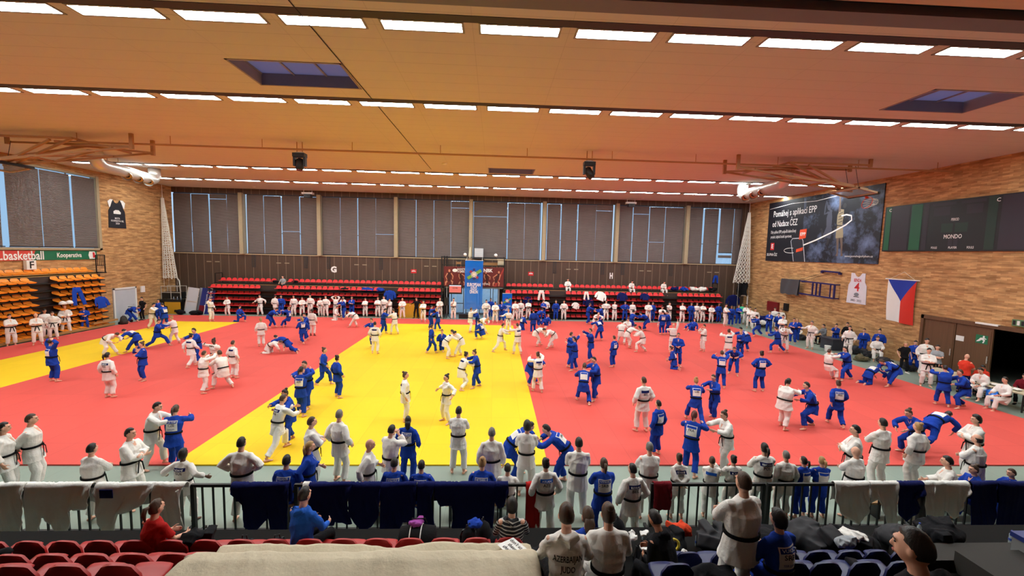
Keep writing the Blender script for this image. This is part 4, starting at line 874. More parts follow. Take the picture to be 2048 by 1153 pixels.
# a pose: pel pelvis offset, lean / side / tw of the trunk, fl fr feet (x, y, z, toe-out deg), hl hr wrists from the shoulder centre in trunk axes,
# el er elbow directions, hp hy head nod and turn, kp knee directions
POSES = {
 'stand': {}, 'easy': dict(fl=(-.16,.03,.08,-14), fr=(.15,-.03,.08,14), hl=(-.29,.06,-.5), hr=(.27,.1,-.48), hy=.3),
 'cross': dict(fl=(-.15,0,.08,-14), fr=(.15,0,.08,14), hl=(.04,.23,-.23), hr=(-.02,.27,-.28), el=(-1,.15,-.7), er=(1,.15,-.7)),
 'behind': dict(fl=(-.14,0,.08,-12), fr=(.14,0,.08,12), hl=(.05,-.2,-.42), hr=(-.04,-.23,-.44), el=(-1,-.5,0), er=(1,-.5,0)),
 'hips': dict(fl=(-.17,0,.08,-14), fr=(.17,0,.08,14), hl=(-.2,.06,-.37), hr=(.2,.06,-.37), el=(-1,-.35,0), er=(1,-.35,0)),
 'belt': dict(fl=(-.16,0,.08,-14), fr=(.16,0,.08,14), hl=(-.06,.22,-.36), hr=(.06,.24,-.38), el=(-1,-.2,-.3), er=(1,-.2,-.3), hp=.15),
 'chin': dict(fl=(-.13,0,.08,-10), fr=(.14,0,.08,12), hl=(.1,.22,-.26), hr=(.03,.2,.08), el=(-.6,.2,-1), er=(.7,.1,-1)),
 'facehands': dict(fl=(-.14,0,.08,-10), fr=(.14,0,.08,12), hl=(-.06,.22,.06), hr=(.06,.22,.06), el=(-.7,.1,-1), er=(.7,.1,-1), hp=.2),
 'headhands': dict(fl=(-.15,0,.08,-12), fr=(.16,.02,.08,14), hl=(-.1,.02,.3), hr=(.1,.02,.3), el=(-1,.15,.3), er=(1,.15,.3)),
 'wave': dict(fl=(-.13,0,.08,-10), fr=(.15,.04,.08,10), hl=(-.28,.1,-.48), hr=(.3,.2,.2), er=(1,.2,-.6), hy=-.2),
 'reach': dict(fl=(-.13,-.1,.08,-10), fr=(.15,.14,.08,10), hl=(-.15,.42,-.1), hr=(.22,.2,.46), er=(1,.2,0)),
 'spread': dict(fl=(-.2,0,.08,-16), fr=(.2,0,.08,16), hl=(-.5,.06,-.33), hr=(.5,.06,-.33), el=(-.3,-1,0), er=(.3,-1,0)),
 'armout': dict(fl=(-.14,0,.08,-12), fr=(.15,0,.08,12), hl=(-.28,.08,-.46), hr=(.62,.12,-.2), er=(.2,-.5,-1)),
 'walk': dict(fl=(-.1,.3,.08,0), fr=(.1,-.32,.12,0), hl=(-.25,-.12,-.5), hr=(.25,.22,-.44), lean=.08),
 'walk2': dict(fl=(-.1,-.26,.1,0), fr=(.1,.26,.08,0), hl=(-.22,.26,-.36), hr=(.26,-.1,-.48), lean=.06),
 'grip': dict(fl=(-.16,.18,.08,-10), fr=(.16,-.16,.08,14), hl=(-.16,.44,-.08), hr=(.16,.46,-.02), el=(-1,0,-.6), er=(1,0,-.6), lean=.22, hp=.1),
 'gripup': dict(fl=(-.16,.12,.08,-10), fr=(.16,-.12,.08,14), hl=(-.2,.4,.08), hr=(.18,.36,.2), el=(-1,0,-.5), er=(1,0,-.2), lean=.1, tw=.15),
 'gripwide': dict(fl=(-.22,.34,.08,-10), fr=(.2,-.42,.08,20), hl=(-.14,.5,-.02), hr=(.18,.46,-.12), el=(-1,0,-.6), er=(1,0,-.6), lean=.3),
 'lowgrip': dict(fl=(-.24,.2,.08,-16), fr=(.24,-.25,.08,22), pel=(0,-.1,.74), lean=.5, hl=(-.16,.42,-.06), hr=(.16,.42,.0), el=(-1,0,-.5), er=(1,0,-.5), hp=-.2),
 'leanback': dict(fl=(-.16,.35,.08,-10), fr=(.16,.2,.08,14), pel=(0,-.16,.72), lean=-.05, hl=(-.14,.5,0), hr=(.14,.5,0)),
 'bent': dict(fl=(-.18,.12,.08,-12), fr=(.18,-.14,.08,14), pel=(0,-.2,.86), lean=1.15, hl=(-.16,.3,.22), hr=(.16,.3,.2), el=(-1,0,0), er=(1,0,0), hp=-.2),
 'bentlow': dict(fl=(-.2,.16,.08,-12), fr=(.2,-.2,.08,14), pel=(0,-.25,.82), lean=1.5, hl=(-.16,.3,.1), hr=(.16,.3,.1), el=(-1,0,0), er=(1,0,0)),
 'lunge': dict(fl=(-.14,.5,.08,0), fr=(.18,-.5,.1,10), pel=(0,0,.74), lean=.2, hl=(-.15,.5,-.05), hr=(.18,.44,-.05), el=(-1,0,-.5), er=(1,0,-.5)),
 'sidelunge': dict(fl=(-.5,.05,.08,-40), fr=(.42,-.05,.08,40), pel=(-.1,0,.76), lean=.25, side=-.12, hl=(-.3,.42,-.05), hr=(.05,.48,.0), el=(-1,0,-.5), er=(1,0,-.5), tw=.4),
 'kneel1': dict(fl=(-.13,.3,.08,-6), fr=(.14,-.5,.09,0), pel=(0,-.05,.5), lean=.12, hl=(-.15,.36,-.38), hr=(.24,.2,-.42), kr=(0,.1,-1), toe=1),
 'kneel2': dict(fl=(-.14,-.4,.07,0), fr=(.14,-.4,.07,0), pel=(0,-.12,.42), lean=.35, hl=(-.18,.3,-.36), hr=(.18,.34,-.34), kl=(0,1,-.2), kr=(0,1,-.2), toe=1),
 'fours': dict(fl=(-.16,-.62,.07,0), fr=(.16,-.62,.07,0), pel=(0,-.2,.46), lean=1.35, hl=(-.2,.46,.12), hr=(.2,.46,.12), kl=(0,.6,-1), kr=(0,.6,-1), toe=1, hp=.2),
 'turtle': dict(fl=(-.2,-.5,.07,0), fr=(.2,-.5,.07,0), pel=(0,-.2,.36), lean=1.62, hl=(-.2,.3,.26), hr=(.2,.3,.24), kl=(0,.8,-1), kr=(0,.8,-1), toe=1),
 'sprawl': dict(fl=(-.3,-.85,.08,0), fr=(.26,-.6,.08,0), pel=(0,-.1,.52), lean=1.5, hl=(-.22,.34,.3), hr=(.2,.3,.3), kl=(0,.3,-1), kr=(.2,.4,-1), toe=1),
 'floorsit': dict(fl=(-.2,.62,.08,-10), fr=(.3,.5,.08,30), pel=(0,0,.13), lean=-.35, hl=(-.3,-.16,-.5), hr=(.2,.36,-.4), kl=(0,.3,1), kr=(.3,.3,1)),
 'sit': dict(fl=(-.14,.46,.08,-8), fr=(.14,.44,.08,8), pel=(0,0,.54), lean=.1, hl=(-.16,.36,-.34), hr=(.16,.36,-.34), kl=(-.2,1,.6), kr=(.2,1,.6)),
 'sitlean': dict(fl=(-.16,.46,.08,-8), fr=(.16,.42,.08,8), pel=(0,0,.54), lean=.45, hl=(-.06,.36,-.3), hr=(.1,.36,-.2), kl=(-.2,1,.6), kr=(.2,1,.6), hp=.1),
 'throw': dict(fl=(-.3,.05,.08,-10), fr=(.32,.1,.08,20), pel=(0,-.05,.78), lean=.75, tw=.5, side=.1, hl=(-.1,.46,.05), hr=(.25,.4,-.1), hp=-.1),
 'thrown': dict(fl=(-.2,-.75,.9,0), fr=(.24,-.7,.55,0), pel=(0,-.05,.98), lean=1.75, hl=(-.2,.42,-.1), hr=(.18,.4,.2), kl=(0,.3,-1), kr=(0,.3,-1), toe=1, up=1),
 'crouch': dict(fl=(-.2,.12,.08,-16), fr=(.2,-.02,.08,18), pel=(0,-.16,.48), lean=.55, hl=(-.2,.36,-.2), hr=(.2,.36,-.2), kl=(-.3,1,.3), kr=(.3,1,.3)),
}
def skeleton(pose, s, wd):
    q = dict(fl=(-.12,0,.08,-8), fr=(.12,0,.08,8), hl=(-.27,.05,-.53), hr=(.27,.05,-.53), el=(-.6,-1,0), er=(.6,-1,0), lean=0, side=0, tw=0, hp=0, hy=0, kl=(-.1,1,0), kr=(.1,1,0), pel=(0,0,None)); q.update(POSES[pose])
    J = {'toe': q.get('toe', 0)}
    px, py, pz = q['pel']; T1, T2, A1, A2 = .43, .41, .285, .255
    if pz is None:
        d = max(math.hypot(q['fl'][0]+.09, q['fl'][1]), math.hypot(q['fr'][0]-.09, q['fr'][1])); pz = .08+math.sqrt(max((T1+T2-.012)**2-d*d, .2))+.025
    p = V(px, py, pz); le = q['lean']
    Rp = rz(q['tw']*.3)@rx(-le*.55); Rc = rz(q['tw'])@ry(q['side'])@rx(-le)
    waist = p+Rp@V(0,0,.15); chest = waist+(Rp+Rc)/2@V(0,.01,.2); sc = chest+Rc@V(0,-.015,.155); neck = sc+Rc@V(0,.0,.06)
    Rh = rz(q['tw']*.6+q['hy'])@rx(-(le*.55+q['hp'])); head = neck+Rh@V(0,.025,.145)
    J.update(p=p, waist=waist, chest=chest, sc=sc, neck=neck, head=head, Rp=Rp, Rc=Rc, Rh=Rh)
    for k, sg in (('l', -1), ('r', 1)):
        h = p+Rp@V(sg*.09,0,-.03); f = q['f'+k]; an = V(f[0], f[1], f[2]); kn, an2 = bend(h, an, T1, T2, q['k'+k])
        sh = sc+Rc@V(sg*.17,0,-.035); ha = sc+Rc@V(*q['h'+k]); elb, wr = bend(sh, ha, A1, A2, Rc@V(*q['e'+k]))
        J['hip'+k] = h; J['kn'+k] = kn; J['an'+k] = an2; J['toe'+k] = math.radians(-f[3]); J['sh'+k] = sh; J['el'+k] = elb; J['wr'+k] = wr
    return J
def hand(mb, w, el, Rc, sg, mn):
    d = unit(w-el); inn = Rc@V(-sg,.25,0); n = unit(inn-d*(inn@d)); a = np.cross(d, n)
    fr = a if (Rc@V(0,1,0))@a > 0 else -a
    if abs(fr@(Rc@V(0,1,0))) < .3: fr = a if (Rc@V(0,0,1))@a > 0 else -a
    mb.loft([w-d*.02, w+d*.03, w+d*.07, w+d*.095], [(.027, .02), (.037, .017), (.042, .016), (.04, .014)], 8, ref=fr)
    for i, (o, L) in enumerate(((.031, .07), (.011, .079), (-.01, .074), (-.03, .058))):
        b = w+d*.085+fr*o; m = b+unit(d*.9+n*.35)*L*.5; e = m+unit(d*.5+n*.85)*L*.5; r = max(.0085, mn)
        mb.loft([b, m, e], [r*1.1, r, r*.75], 6, ref=fr)
    b = w+d*.025+fr*.03; m = b+unit(d*.5+fr*.75+n*.35)*.045; e = m+unit(d*.85+fr*.2+n*.5)*.04; r = max(.0105, mn)
    mb.loft([b, m, e], [r*1.25, r, r*.8], 6, ref=n)
def head_part(mb, c, R, det):
    n = 16 if det else 12; v = []; t = np.linspace(0, PI, n)
    for a in t:
        for j in range(n):
            b = 2*PI*j/n; x, y, z = math.sin(a)*math.cos(b), math.sin(a)*math.sin(b), math.cos(a)
            jw = 1-(.26*(-z)**1.6 if z < 0 else 0); X = .075*x*jw; Y = .096*y*(1 if y < 0 else .95)*(1-(.12*(-z) if z < 0 and y < 0 else 0)); Z = .122*z
            if z < -.1 and y > 0: Y += .012*(-z)
            v.append((X, Y, Z))
    f = [(i*n+j, (i+1)*n+j, (i+1)*n+(j+1) % n, i*n+(j+1) % n) for i in range(n-1) for j in range(n)]
    mb.add(np.array(v)@R.T+c, f)
    def P(*a): return c+R@V(*a)
    if det:
        mb.loft([P(0,.088,.03), P(0,.1,.0), P(0,.112,-.022), P(0,.092,-.034)], [(.009,.008), (.011,.01), (.017,.012), (.012,.008)], 8, ref=R@V(1,0,0))
        mb.loft([P(-.045,.083,.036), P(0,.094,.04), P(.045,.083,.036)], [.009, .01, .009], 6, ref=R@V(0,0,1)); mb.loft([P(-.022,.086,-.062), P(0,.093,-.064), P(.022,.086,-.062)], [.008, .01, .008], 6, ref=R@V(0,0,1))
    for sg in (-1, 1): mb.ball(P(sg*.076,-.005,-.005), (.012,.022,.034), 8, R@rz(sg*-.35))
def body_mb(J, mn, wd, shorts=False):
    mb = MB(); g = 1+(wd-1)*.8; L = lambda k: J[k]
    X = J['Rc'][:,0]; XP = J['Rp'][:,0]; u = J['Rc'][:,2]
    mb.loft([J['p']-J['Rp'][:,2]*.08, J['p'], J['waist'], J['chest'], J['sc']-u*.02, J['sc']+u*.03], [(.12*g,.1*g), (.15*g,.11*g), (.13*g,.1*g), (.155*g,.11*g), (.13*g,.08), (.06,.06)], 12, ref=[XP, XP, X, X, X, X])
    mb.loft([J['sc']-u*.02, J['neck']+u*.01, J['head']-J['Rh'][:,2]*.06], [.062, .054, .052], 10, ref=X)
    head_part(mb, J['head'], J['Rh'], mn < .014)
    for k, sg in (('l', -1), ('r', 1)):
        s, e, w = J['sh'+k], J['el'+k], J['wr'+k]
        mb.loft([s-X*sg*.06, s, s+(e-s)*.5, e, e+(w-e)*.35, w], [.045, .052*g, .046*g, max(.037, mn), max(.036, mn), max(.025, mn*1.1)], 8)
        hand(mb, w, e, J['Rc'], sg, mn*.75)
        h, kn, a = J['hip'+k], J['kn'+k], J['an'+k]
        mb.loft([h+V(0,0,.03), h+(kn-h)*.3, kn, kn+(a-kn)*.35, a], [.08*g, .075*g, .052, .052*g, .036], 8)
        t = rz(J['toe'+k])@V(0,1,0); dn = V(0,0,-1)
        if J['toe']:
            sh = unit(a-kn)
            if sh[2] > -.5: t = unit(sh*.75+V(0,0,-.5)) if a[2] < .3 else sh; dn = unit(np.cross(np.cross(sh, t), t)) if np.linalg.norm(np.cross(sh, t)) > .05 else V(0,0,-1)
        mb.loft([a-t*.055+dn*.035, a-t*.02+dn*.04, a+t*.06+dn*.045, a+t*.13+dn*.06, a+t*.165+dn*.064], [(.028,.028), (.036,.038), (.04,.032), (.045,.02), (.03,.013)], 8, ref=np.cross(t, dn))
    return mb
def top_mb(J, wd, kind, seed):
    """jacket of a judo suit ('gi'), or a short-sleeved ('tee') / long-sleeved ('hood') top"""
    mb = MB(); g = wd; X = J['Rc'][:,0]; XP = J['Rp'][:,0]; u = J['Rc'][:,2]; up = J['Rp'][:,2]
    th = unit(unit(J['knl']-J['hipl'])+unit(J['knr']-J['hipr'])); gi = kind == 'gi'
    dn = unit(-up*.6+th*.5) if th@(-up) > -.2 else -up
    sk = .23 if gi else .1; e = .014 if gi else .006
    mb.loft([J['p']+dn*sk, J['p']+dn*sk*.45, J['p'], J['waist']-up*.03, J['waist']+u*.07, J['chest']+u*.02, J['sc']-u*.05, J['sc']+u*.02, J['neck']-u*.005],
        [((.222*g if gi else .18*g)+e, (.17 if gi else .155)*g+e), (.195*g+e, .15*g+e), (.185*g+e, .14*g+e), (.162*g+e, .128*g+e), (.185*g+e, .14*g+e), (.2*g+e, .146*g+e), (.188*g, .118), (.135, .09), (.066, .068)], 16, ref=[XP, XP, XP, XP, X, X, X, X, X])
    for k, sg in (('l', -1), ('r', 1)):
        s, el, w = J['sh'+k], J['el'+k], J['wr'+k]; fa = w-el
        pts = [s-X*sg*.09, s+(el-s)*.06, s+(el-s)*.5, el]; r = [.07, .076, .082, .077] if gi else [.068, .068, .066, .06]
        if kind != 'tee': pts += [el+fa*.45, el+fa*.8 if gi else el+fa*.95]; r += [.074, .07] if gi else [.052, .044]
        else: pts[-1] = s+(el-s)*.8
        mb.loft(pts, r, 12)
    if gi:
        F = J['Rc'][:,1]; c = lambda a, b, d: J['sc']+X*a+u*b+F*d
        for sg in (-1, 1): mb.loft([c(sg*.05,.04,-.05), c(sg*.078,.02,.03), c(sg*.06,-.08,.122), c(sg*.015,-.2,.158), c(-.02*sg+.02,-.3,.142)], [(.022,.014)]*5, 8, ref=F)
    if kind == 'hood': mb.loft([J['neck']-J['Rc'][:,1]*.09+X*.1, J['neck']-J['Rc'][:,1]*.13-u*.05, J['neck']-J['Rc'][:,1]*.09-X*.1], [.05, .065, .05], 8)
    return mb
def trousers_mb(J, wd, gi=True):
    mb = MB(); g = wd; XP = J['Rp'][:,0]; up = J['Rp'][:,2]; k_ = 1 if gi else .82
    mb.loft([J['p']-up*.09, J['p'], J['p']+up*.1], [(.15*g, .115*g), (.17*g, .13*g), (.15*g, .115*g)], 12, ref=XP)
    for k in 'lr':
        h, kn, a = J['hip'+k], J['kn'+k], J['an'+k]; L = a-kn
        mb.loft([h+up*.02, h+(kn-h)*.35, kn, kn+L*.45, kn+L*(.84 if gi else .95)], [.106*g*k_**.5, .104*g*k_, .09*k_, .086*k_, .086*k_], 12)
    return mb
def bake(mb, voxel, mat, seed, amp, name, smooth=3):
    me = mb.mesh(name, mat); o = bpy.data.objects.new('tmp', me); COL.objects.link(o)
    m = o.modifiers.new('r', 'REMESH'); m.mode = 'VOXEL'; m.voxel_size = voxel; m.use_smooth_shade = True
    m = o.modifiers.new('s', 'SMOOTH'); m.factor = .5; m.iterations = smooth
    dg = bpy.context.evaluated_depsgraph_get(); out = bpy.data.meshes.new_from_object(o.evaluated_get(dg)); bpy.data.objects.remove(o); bpy.data.meshes.remove(me)
    out.name = name; out.materials.clear(); out.materials.append(mat)
    if amp:
        k = len(out.vertices); c = np.empty(k*3, np.float32); out.vertices.foreach_get('co', c); c = c.reshape(-1, 3); nr = np.empty(k*3, np.float32); out.vertices.foreach_get('normal', nr); nr = nr.reshape(-1, 3)
        rs = np.random.RandomState(seed); w = np.zeros(k)
        for i in range(5):
            d = rs.normal(size=3)*np.array([1, 1, .7]); d = d/np.linalg.norm(d)*rs.uniform(14, 44); w += (.55-np.abs(np.sin((c@d+rs.uniform(0, 6)+2.2*np.sin(c@rs.normal(size=3)*6))*.5))*1.1)*(22/np.linalg.norm(d))**.6
        c = c+nr*(w*amp/2.2)[:,None]; out.vertices.foreach_set('co', c.astype(np.float32).ravel())
    out.polygons.foreach_set('use_smooth', [True]*len(out.polygons)); out.update(); return out
def belt_mb(J, wd):
    mb = MB(); XP = J['Rp'][:,0]; up = J['Rp'][:,2]; F = J['Rp'][:,1]; c = J['waist']-up*.035; g = wd; n = 28; a, b = .181*g, .147*g; P = []
    for t in np.arange(n)*2*PI/n:
        e = c+XP*a*math.cos(t)+F*b*math.sin(t); o = unit(XP*math.cos(t)*b+F*math.sin(t)*a)*.016; P.append([e-up*.022, e-up*.022+o, e+up*.022+o, e+up*.022])
    mb.add(np.array(P).reshape(-1, 3), [(i*4+j, i*4+(j+1) % 4, ((i+1) % n)*4+(j+1) % 4, ((i+1) % n)*4+j) for i in range(n) for j in range(4)])
    k = c+F*(b+.02); mb.ball(k, (.032, .022, .028), 8); dn = unit(-up+V(0, 0, -.8))
    for sg in (-1, 1): mb.loft([k, k+XP*sg*.05+dn*.06+F*.02, k+XP*sg*.085+dn*.25+F*.025], [(.02, .006)]*3, 6, ref=XP)
    return mb
HAIRC = dict(d='hair_d', n='hair_n', y='hair_y', g='hair_g', r='hair_r')
def hair_mb(J, style, det):
    c, R = J['head'], J['Rh']; mb = MB(); n = 18 if det else 12; v = []
    low = -.15 if style in 'sb' else -.32
    for a in np.linspace(0, PI, n):
        for j in range(n):
            b = 2*PI*j/n; x, y, z = math.sin(a)*math.cos(b), math.sin(a)*math.sin(b), math.cos(a)
            face = (y > .18 and z < .62-.25*(y < .5)) or z < low-.25*(1 if y < -.2 else 0) or (abs(x) > .8 and z < .08 and y > -.25)
            r = .88 if face else 1.09+.015*math.sin(7*b+3*a*5)+(.04 if style == 'c' else 0)*math.sin(b*9)*math.sin(a*9)+(.16 if style == 'c' else 0)
            if style == 'h' and z > .35: r = .9
            v.append((.076*x*r, .098*y*r, .124*z*r))
    mb.add(np.array(v)@R.T+c, [(i*n+j, (i+1)*n+j, (i+1)*n+(j+1) % n, i*n+(j+1) % n) for i in range(n-1) for j in range(n)])
    P = lambda *q: c+R@V(*q)
    if style == 'k': mb.ball(P(0,-.075,.115), (.045,.045,.042), 10, R)
    if style == 'l': mb.loft([P(0,-.1,.02), P(0,-.115,-.06), P(0,-.105,-.15), P(0,-.1,-.2)], [(.06,.03), (.075,.035), (.06,.03), (.03,.02)], 8, ref=R[:,0])
    if style == 'p': mb.loft([P(0,-.1,.05), P(0,-.15,.05), P(0,-.17,-.03), P(0,-.15,-.14)], [.022, .034, .032, .012], 8, ref=R[:,0])
    return mb
def face_parts(J, o, tone):
    c, R = J['head'], J['Rh']; P = lambda *q: c+R@V(*q)
    for sg in (-1, 1):
        mb = MB(); mb.ball(P(sg*.03,.085,.014), (.012,.008,.007), 8, R); mb.build('eye', plain('eye_dark', (44, 36, 34), .3), o)
        mb = MB(); mb.loft([P(sg*.014,.098,.036), P(sg*.032,.095,.041), P(sg*.05,.082,.034)], [.0045, .005, .003], 5); mb.build('eyebrow', MATS['hair_n'], o)
    mb = MB(); mb.loft([P(-.022,.094,-.058), P(0,.101,-.056), P(.022,.094,-.058)], [(.004, .004), (.006, .006), (.004, .004)], 6); mb.build('mouth', plain('lips', (168, 92, 84), .5), o)
def project(bvh, J, pts, front, off):
    """2-D points (across, up from mid back) thrown onto the jacket's back or front"""
    X, F, u = J['Rc'][:,0], J['Rc'][:,1], J['Rc'][:,2]; c = J['sc']-u*.14; s = 1 if front else -1; out = []
    for a, b in pts:
        o = c+X*(a*(1 if not front else -1))+u*b+F*s*.6; h = bvh.ray_cast(Vector(o), Vector(-F*s))
        out.append(np.array(h[0])+F*s*off if h[0] is not None else c+X*a+u*b+F*s*(.14+off))
    return out
def quad_patch(name, bvh, J, x0, y0, x1, y1, off, mat, par, front=False, n=7):
    P = [[(x0+(x1-x0)*i/n, y0+(y1-y0)*j/n) for i in range(n+1)] for j in range(n+1)]
    W = np.array(project(bvh, J, [q for r in P for q in r], front, off)).reshape(n+1, n+1, 3); mb = MB(); mb.grid(W); return mb.build(name, mat, par, True)
def words_on(bvh, J, s, y, h, w, off, mat, par):
    v, f = text_mesh2d(s, .012); sx = w/max(v[:,0].max()-v[:,0].min(), 1e-3); sx = min(sx, h*1.3)
    W = project(bvh, J, [(a*sx, y+b*h) for a, b in v], False, off); mb = MB(); mb.add(np.array(W), f); mb.build('lettering', mat, par)
CACHE = {}
SKIN = dict(l='skin_l', t='skin_t', d='skin_d')
def person(x, y, z, face, h, code, pose, hair, label, opts):
    d = math.hypot(x, y); s = h/1.75; wd = opts.get('w', 1.0)
    vox = min(.026, max(.0095, .62*d/822))/s; far = d > 27
    kind = {'W': 'gi', 'B': 'gi'}.get(code[0], opts.get('top', 'tee'))
    key = (pose, wd, kind, round(vox, 3), (int(abs(x)*3) % 2) if far else (x, y))
    if key not in CACHE:
        J = skeleton(pose, s, wd); mn = vox*.9; seed = int(abs(x*131+y*57)) % 9999
        b = bake(body_mb(J, mn, wd), vox, MATS['skin_l'], seed, 0, 'body', 2)
        j = bake(top_mb(J, wd, kind, seed), vox*1.25, MATS['gi_white'], seed, .017, 'top')
        t = bake(trousers_mb(J, wd, kind == 'gi'), vox*1.25, MATS['gi_white'], seed+1, .016, 'legwear')
        CACHE[key] = (J, b, j, t, belt_mb(J, wd).mesh('belt', MATS['belt_black']), {}, [None])
    J, b, j, t, bl, hairs, bv = CACHE[key]
    o = link('person', b, None, (x, y, z)); o.rotation_euler = (0, 0, -math.radians(face)); o.scale = (s, s, s)
    tag(o, label, 'person')
    def mat_on(ob, m): ob.material_slots[0].link = 'OBJECT'; ob.material_slots[0].material = m
    mat_on(o, MATS[SKIN[opts.get('skin', 'l')]])
    cloth = {'W': 'gi_white', 'B': 'gi_blue'}.get(code[0]) or opts.get('c1', 'black_cloth'); c2 = {'W': 'gi_white', 'B': 'gi_blue'}.get(code[0]) or opts.get('c2', 'black_cloth')
    if 'leg' in opts: c2 = opts['leg']
    up = link({'gi': 'judo_jacket', 'tee': 't_shirt', 'hood': 'hooded_top'}[kind], j, o); mat_on(up, MATS[cloth])
    lw = link('trousers', t, o); mat_on(lw, MATS[c2])
    if kind == 'gi' and opts.get('belt', 1): k = link('belt', bl, o)
    if hair[0] != 'b':
        hk = hair[0]+str(far)
        if hk not in hairs: hairs[hk] = hair_mb(J, hair[0], not far).mesh('hair', MATS['hair_d'])
        if not hairs[hk].polygons[0].use_smooth: hairs[hk].polygons.foreach_set('use_smooth', [True]*len(hairs[hk].polygons))
        ho = link('hair', hairs[hk], o); mat_on(ho, MATS[HAIRC[hair[1]]])
    tocam = math.cos(math.radians(face)-math.atan2(x, y))  # about -1 when facing the camera
    if d < 27 and tocam < .35: face_parts(J, o, 0)
    if opts.get('shoe'):
        for q in 'lr':
            a = J['an'+q]; tt = rz(J['toe'+q])@V(0,1,0); mb = MB(); mb.loft([a-tt*.07+V(0,0,-.03), a-tt*.03+V(0,0,-.035), a+tt*.07+V(0,0,-.04), a+tt*.16+V(0,0,-.052), a+tt*.19+V(0,0,-.058)], [(.036,.04), (.046,.045), (.05,.038), (.05,.026), (.03,.016)], 8, ref=np.cross(tt, V(0,0,1))); mb.build('shoe', MATS[opts['shoe']], o, True)
    pt = opts.get('patch'); fr = kind == 'gi' and tocam < .2
    if pt is not None or fr or 'words' in opts:
        if bv[0] is None: bv[0] = BVHTree.FromPolygons([v.co[:] for v in j.vertices], [tuple(p.vertices) for p in j.polygons])
        B = bv[0]
        if pt is not None:
            nm_, ct = (pt.split('/')+[''])[:2]; e = .006
            if code[0] == 'B':
                pb = quad_patch('back_patch', B, J, -.135, -.2, .135, .075, e, MATS['gi_white'], o); quad_patch('name_strip', B, J, -.12, .0, .12, .062, e+.004, MATS['gi_blue'], pb)
            else:
                pb = quad_patch('name_strip', B, J, -.135, -.0, .135, .075, e, opts.get('strip') and MATS[opts['strip']] or MATS['gi_navy'], o)
            if d < 24:
                if nm_: words_on(B, J, nm_, .034, .055, .2, e+.008, TXTW, pb)
                if ct: words_on(B, J, ct, -.05, .09, .15, e+.004, TXTK, pb)
                if opts.get('sponsor'): words_on(B, J, opts['sponsor'], -.15, .045, .17, e+.004, TXTB, pb)
        if 'words' in opts:
            for i_, s_ in enumerate(opts['words'].split('/')): words_on(B, J, s_, -.02-.1*i_, .085, (.3, .15)[i_], .006, TXTK, up)
        if fr:
            W = project(B, J, [(-.045, .17), (.045, .17), (.03, .1), (.004, .0), (-.004, .0), (-.03, .1)], True, .004); mb = MB(); mb.poly(W); mb.build('neckline', MATS[opts.get('under') or SKIN[opts.get('skin', 'l')]], o)
    return o
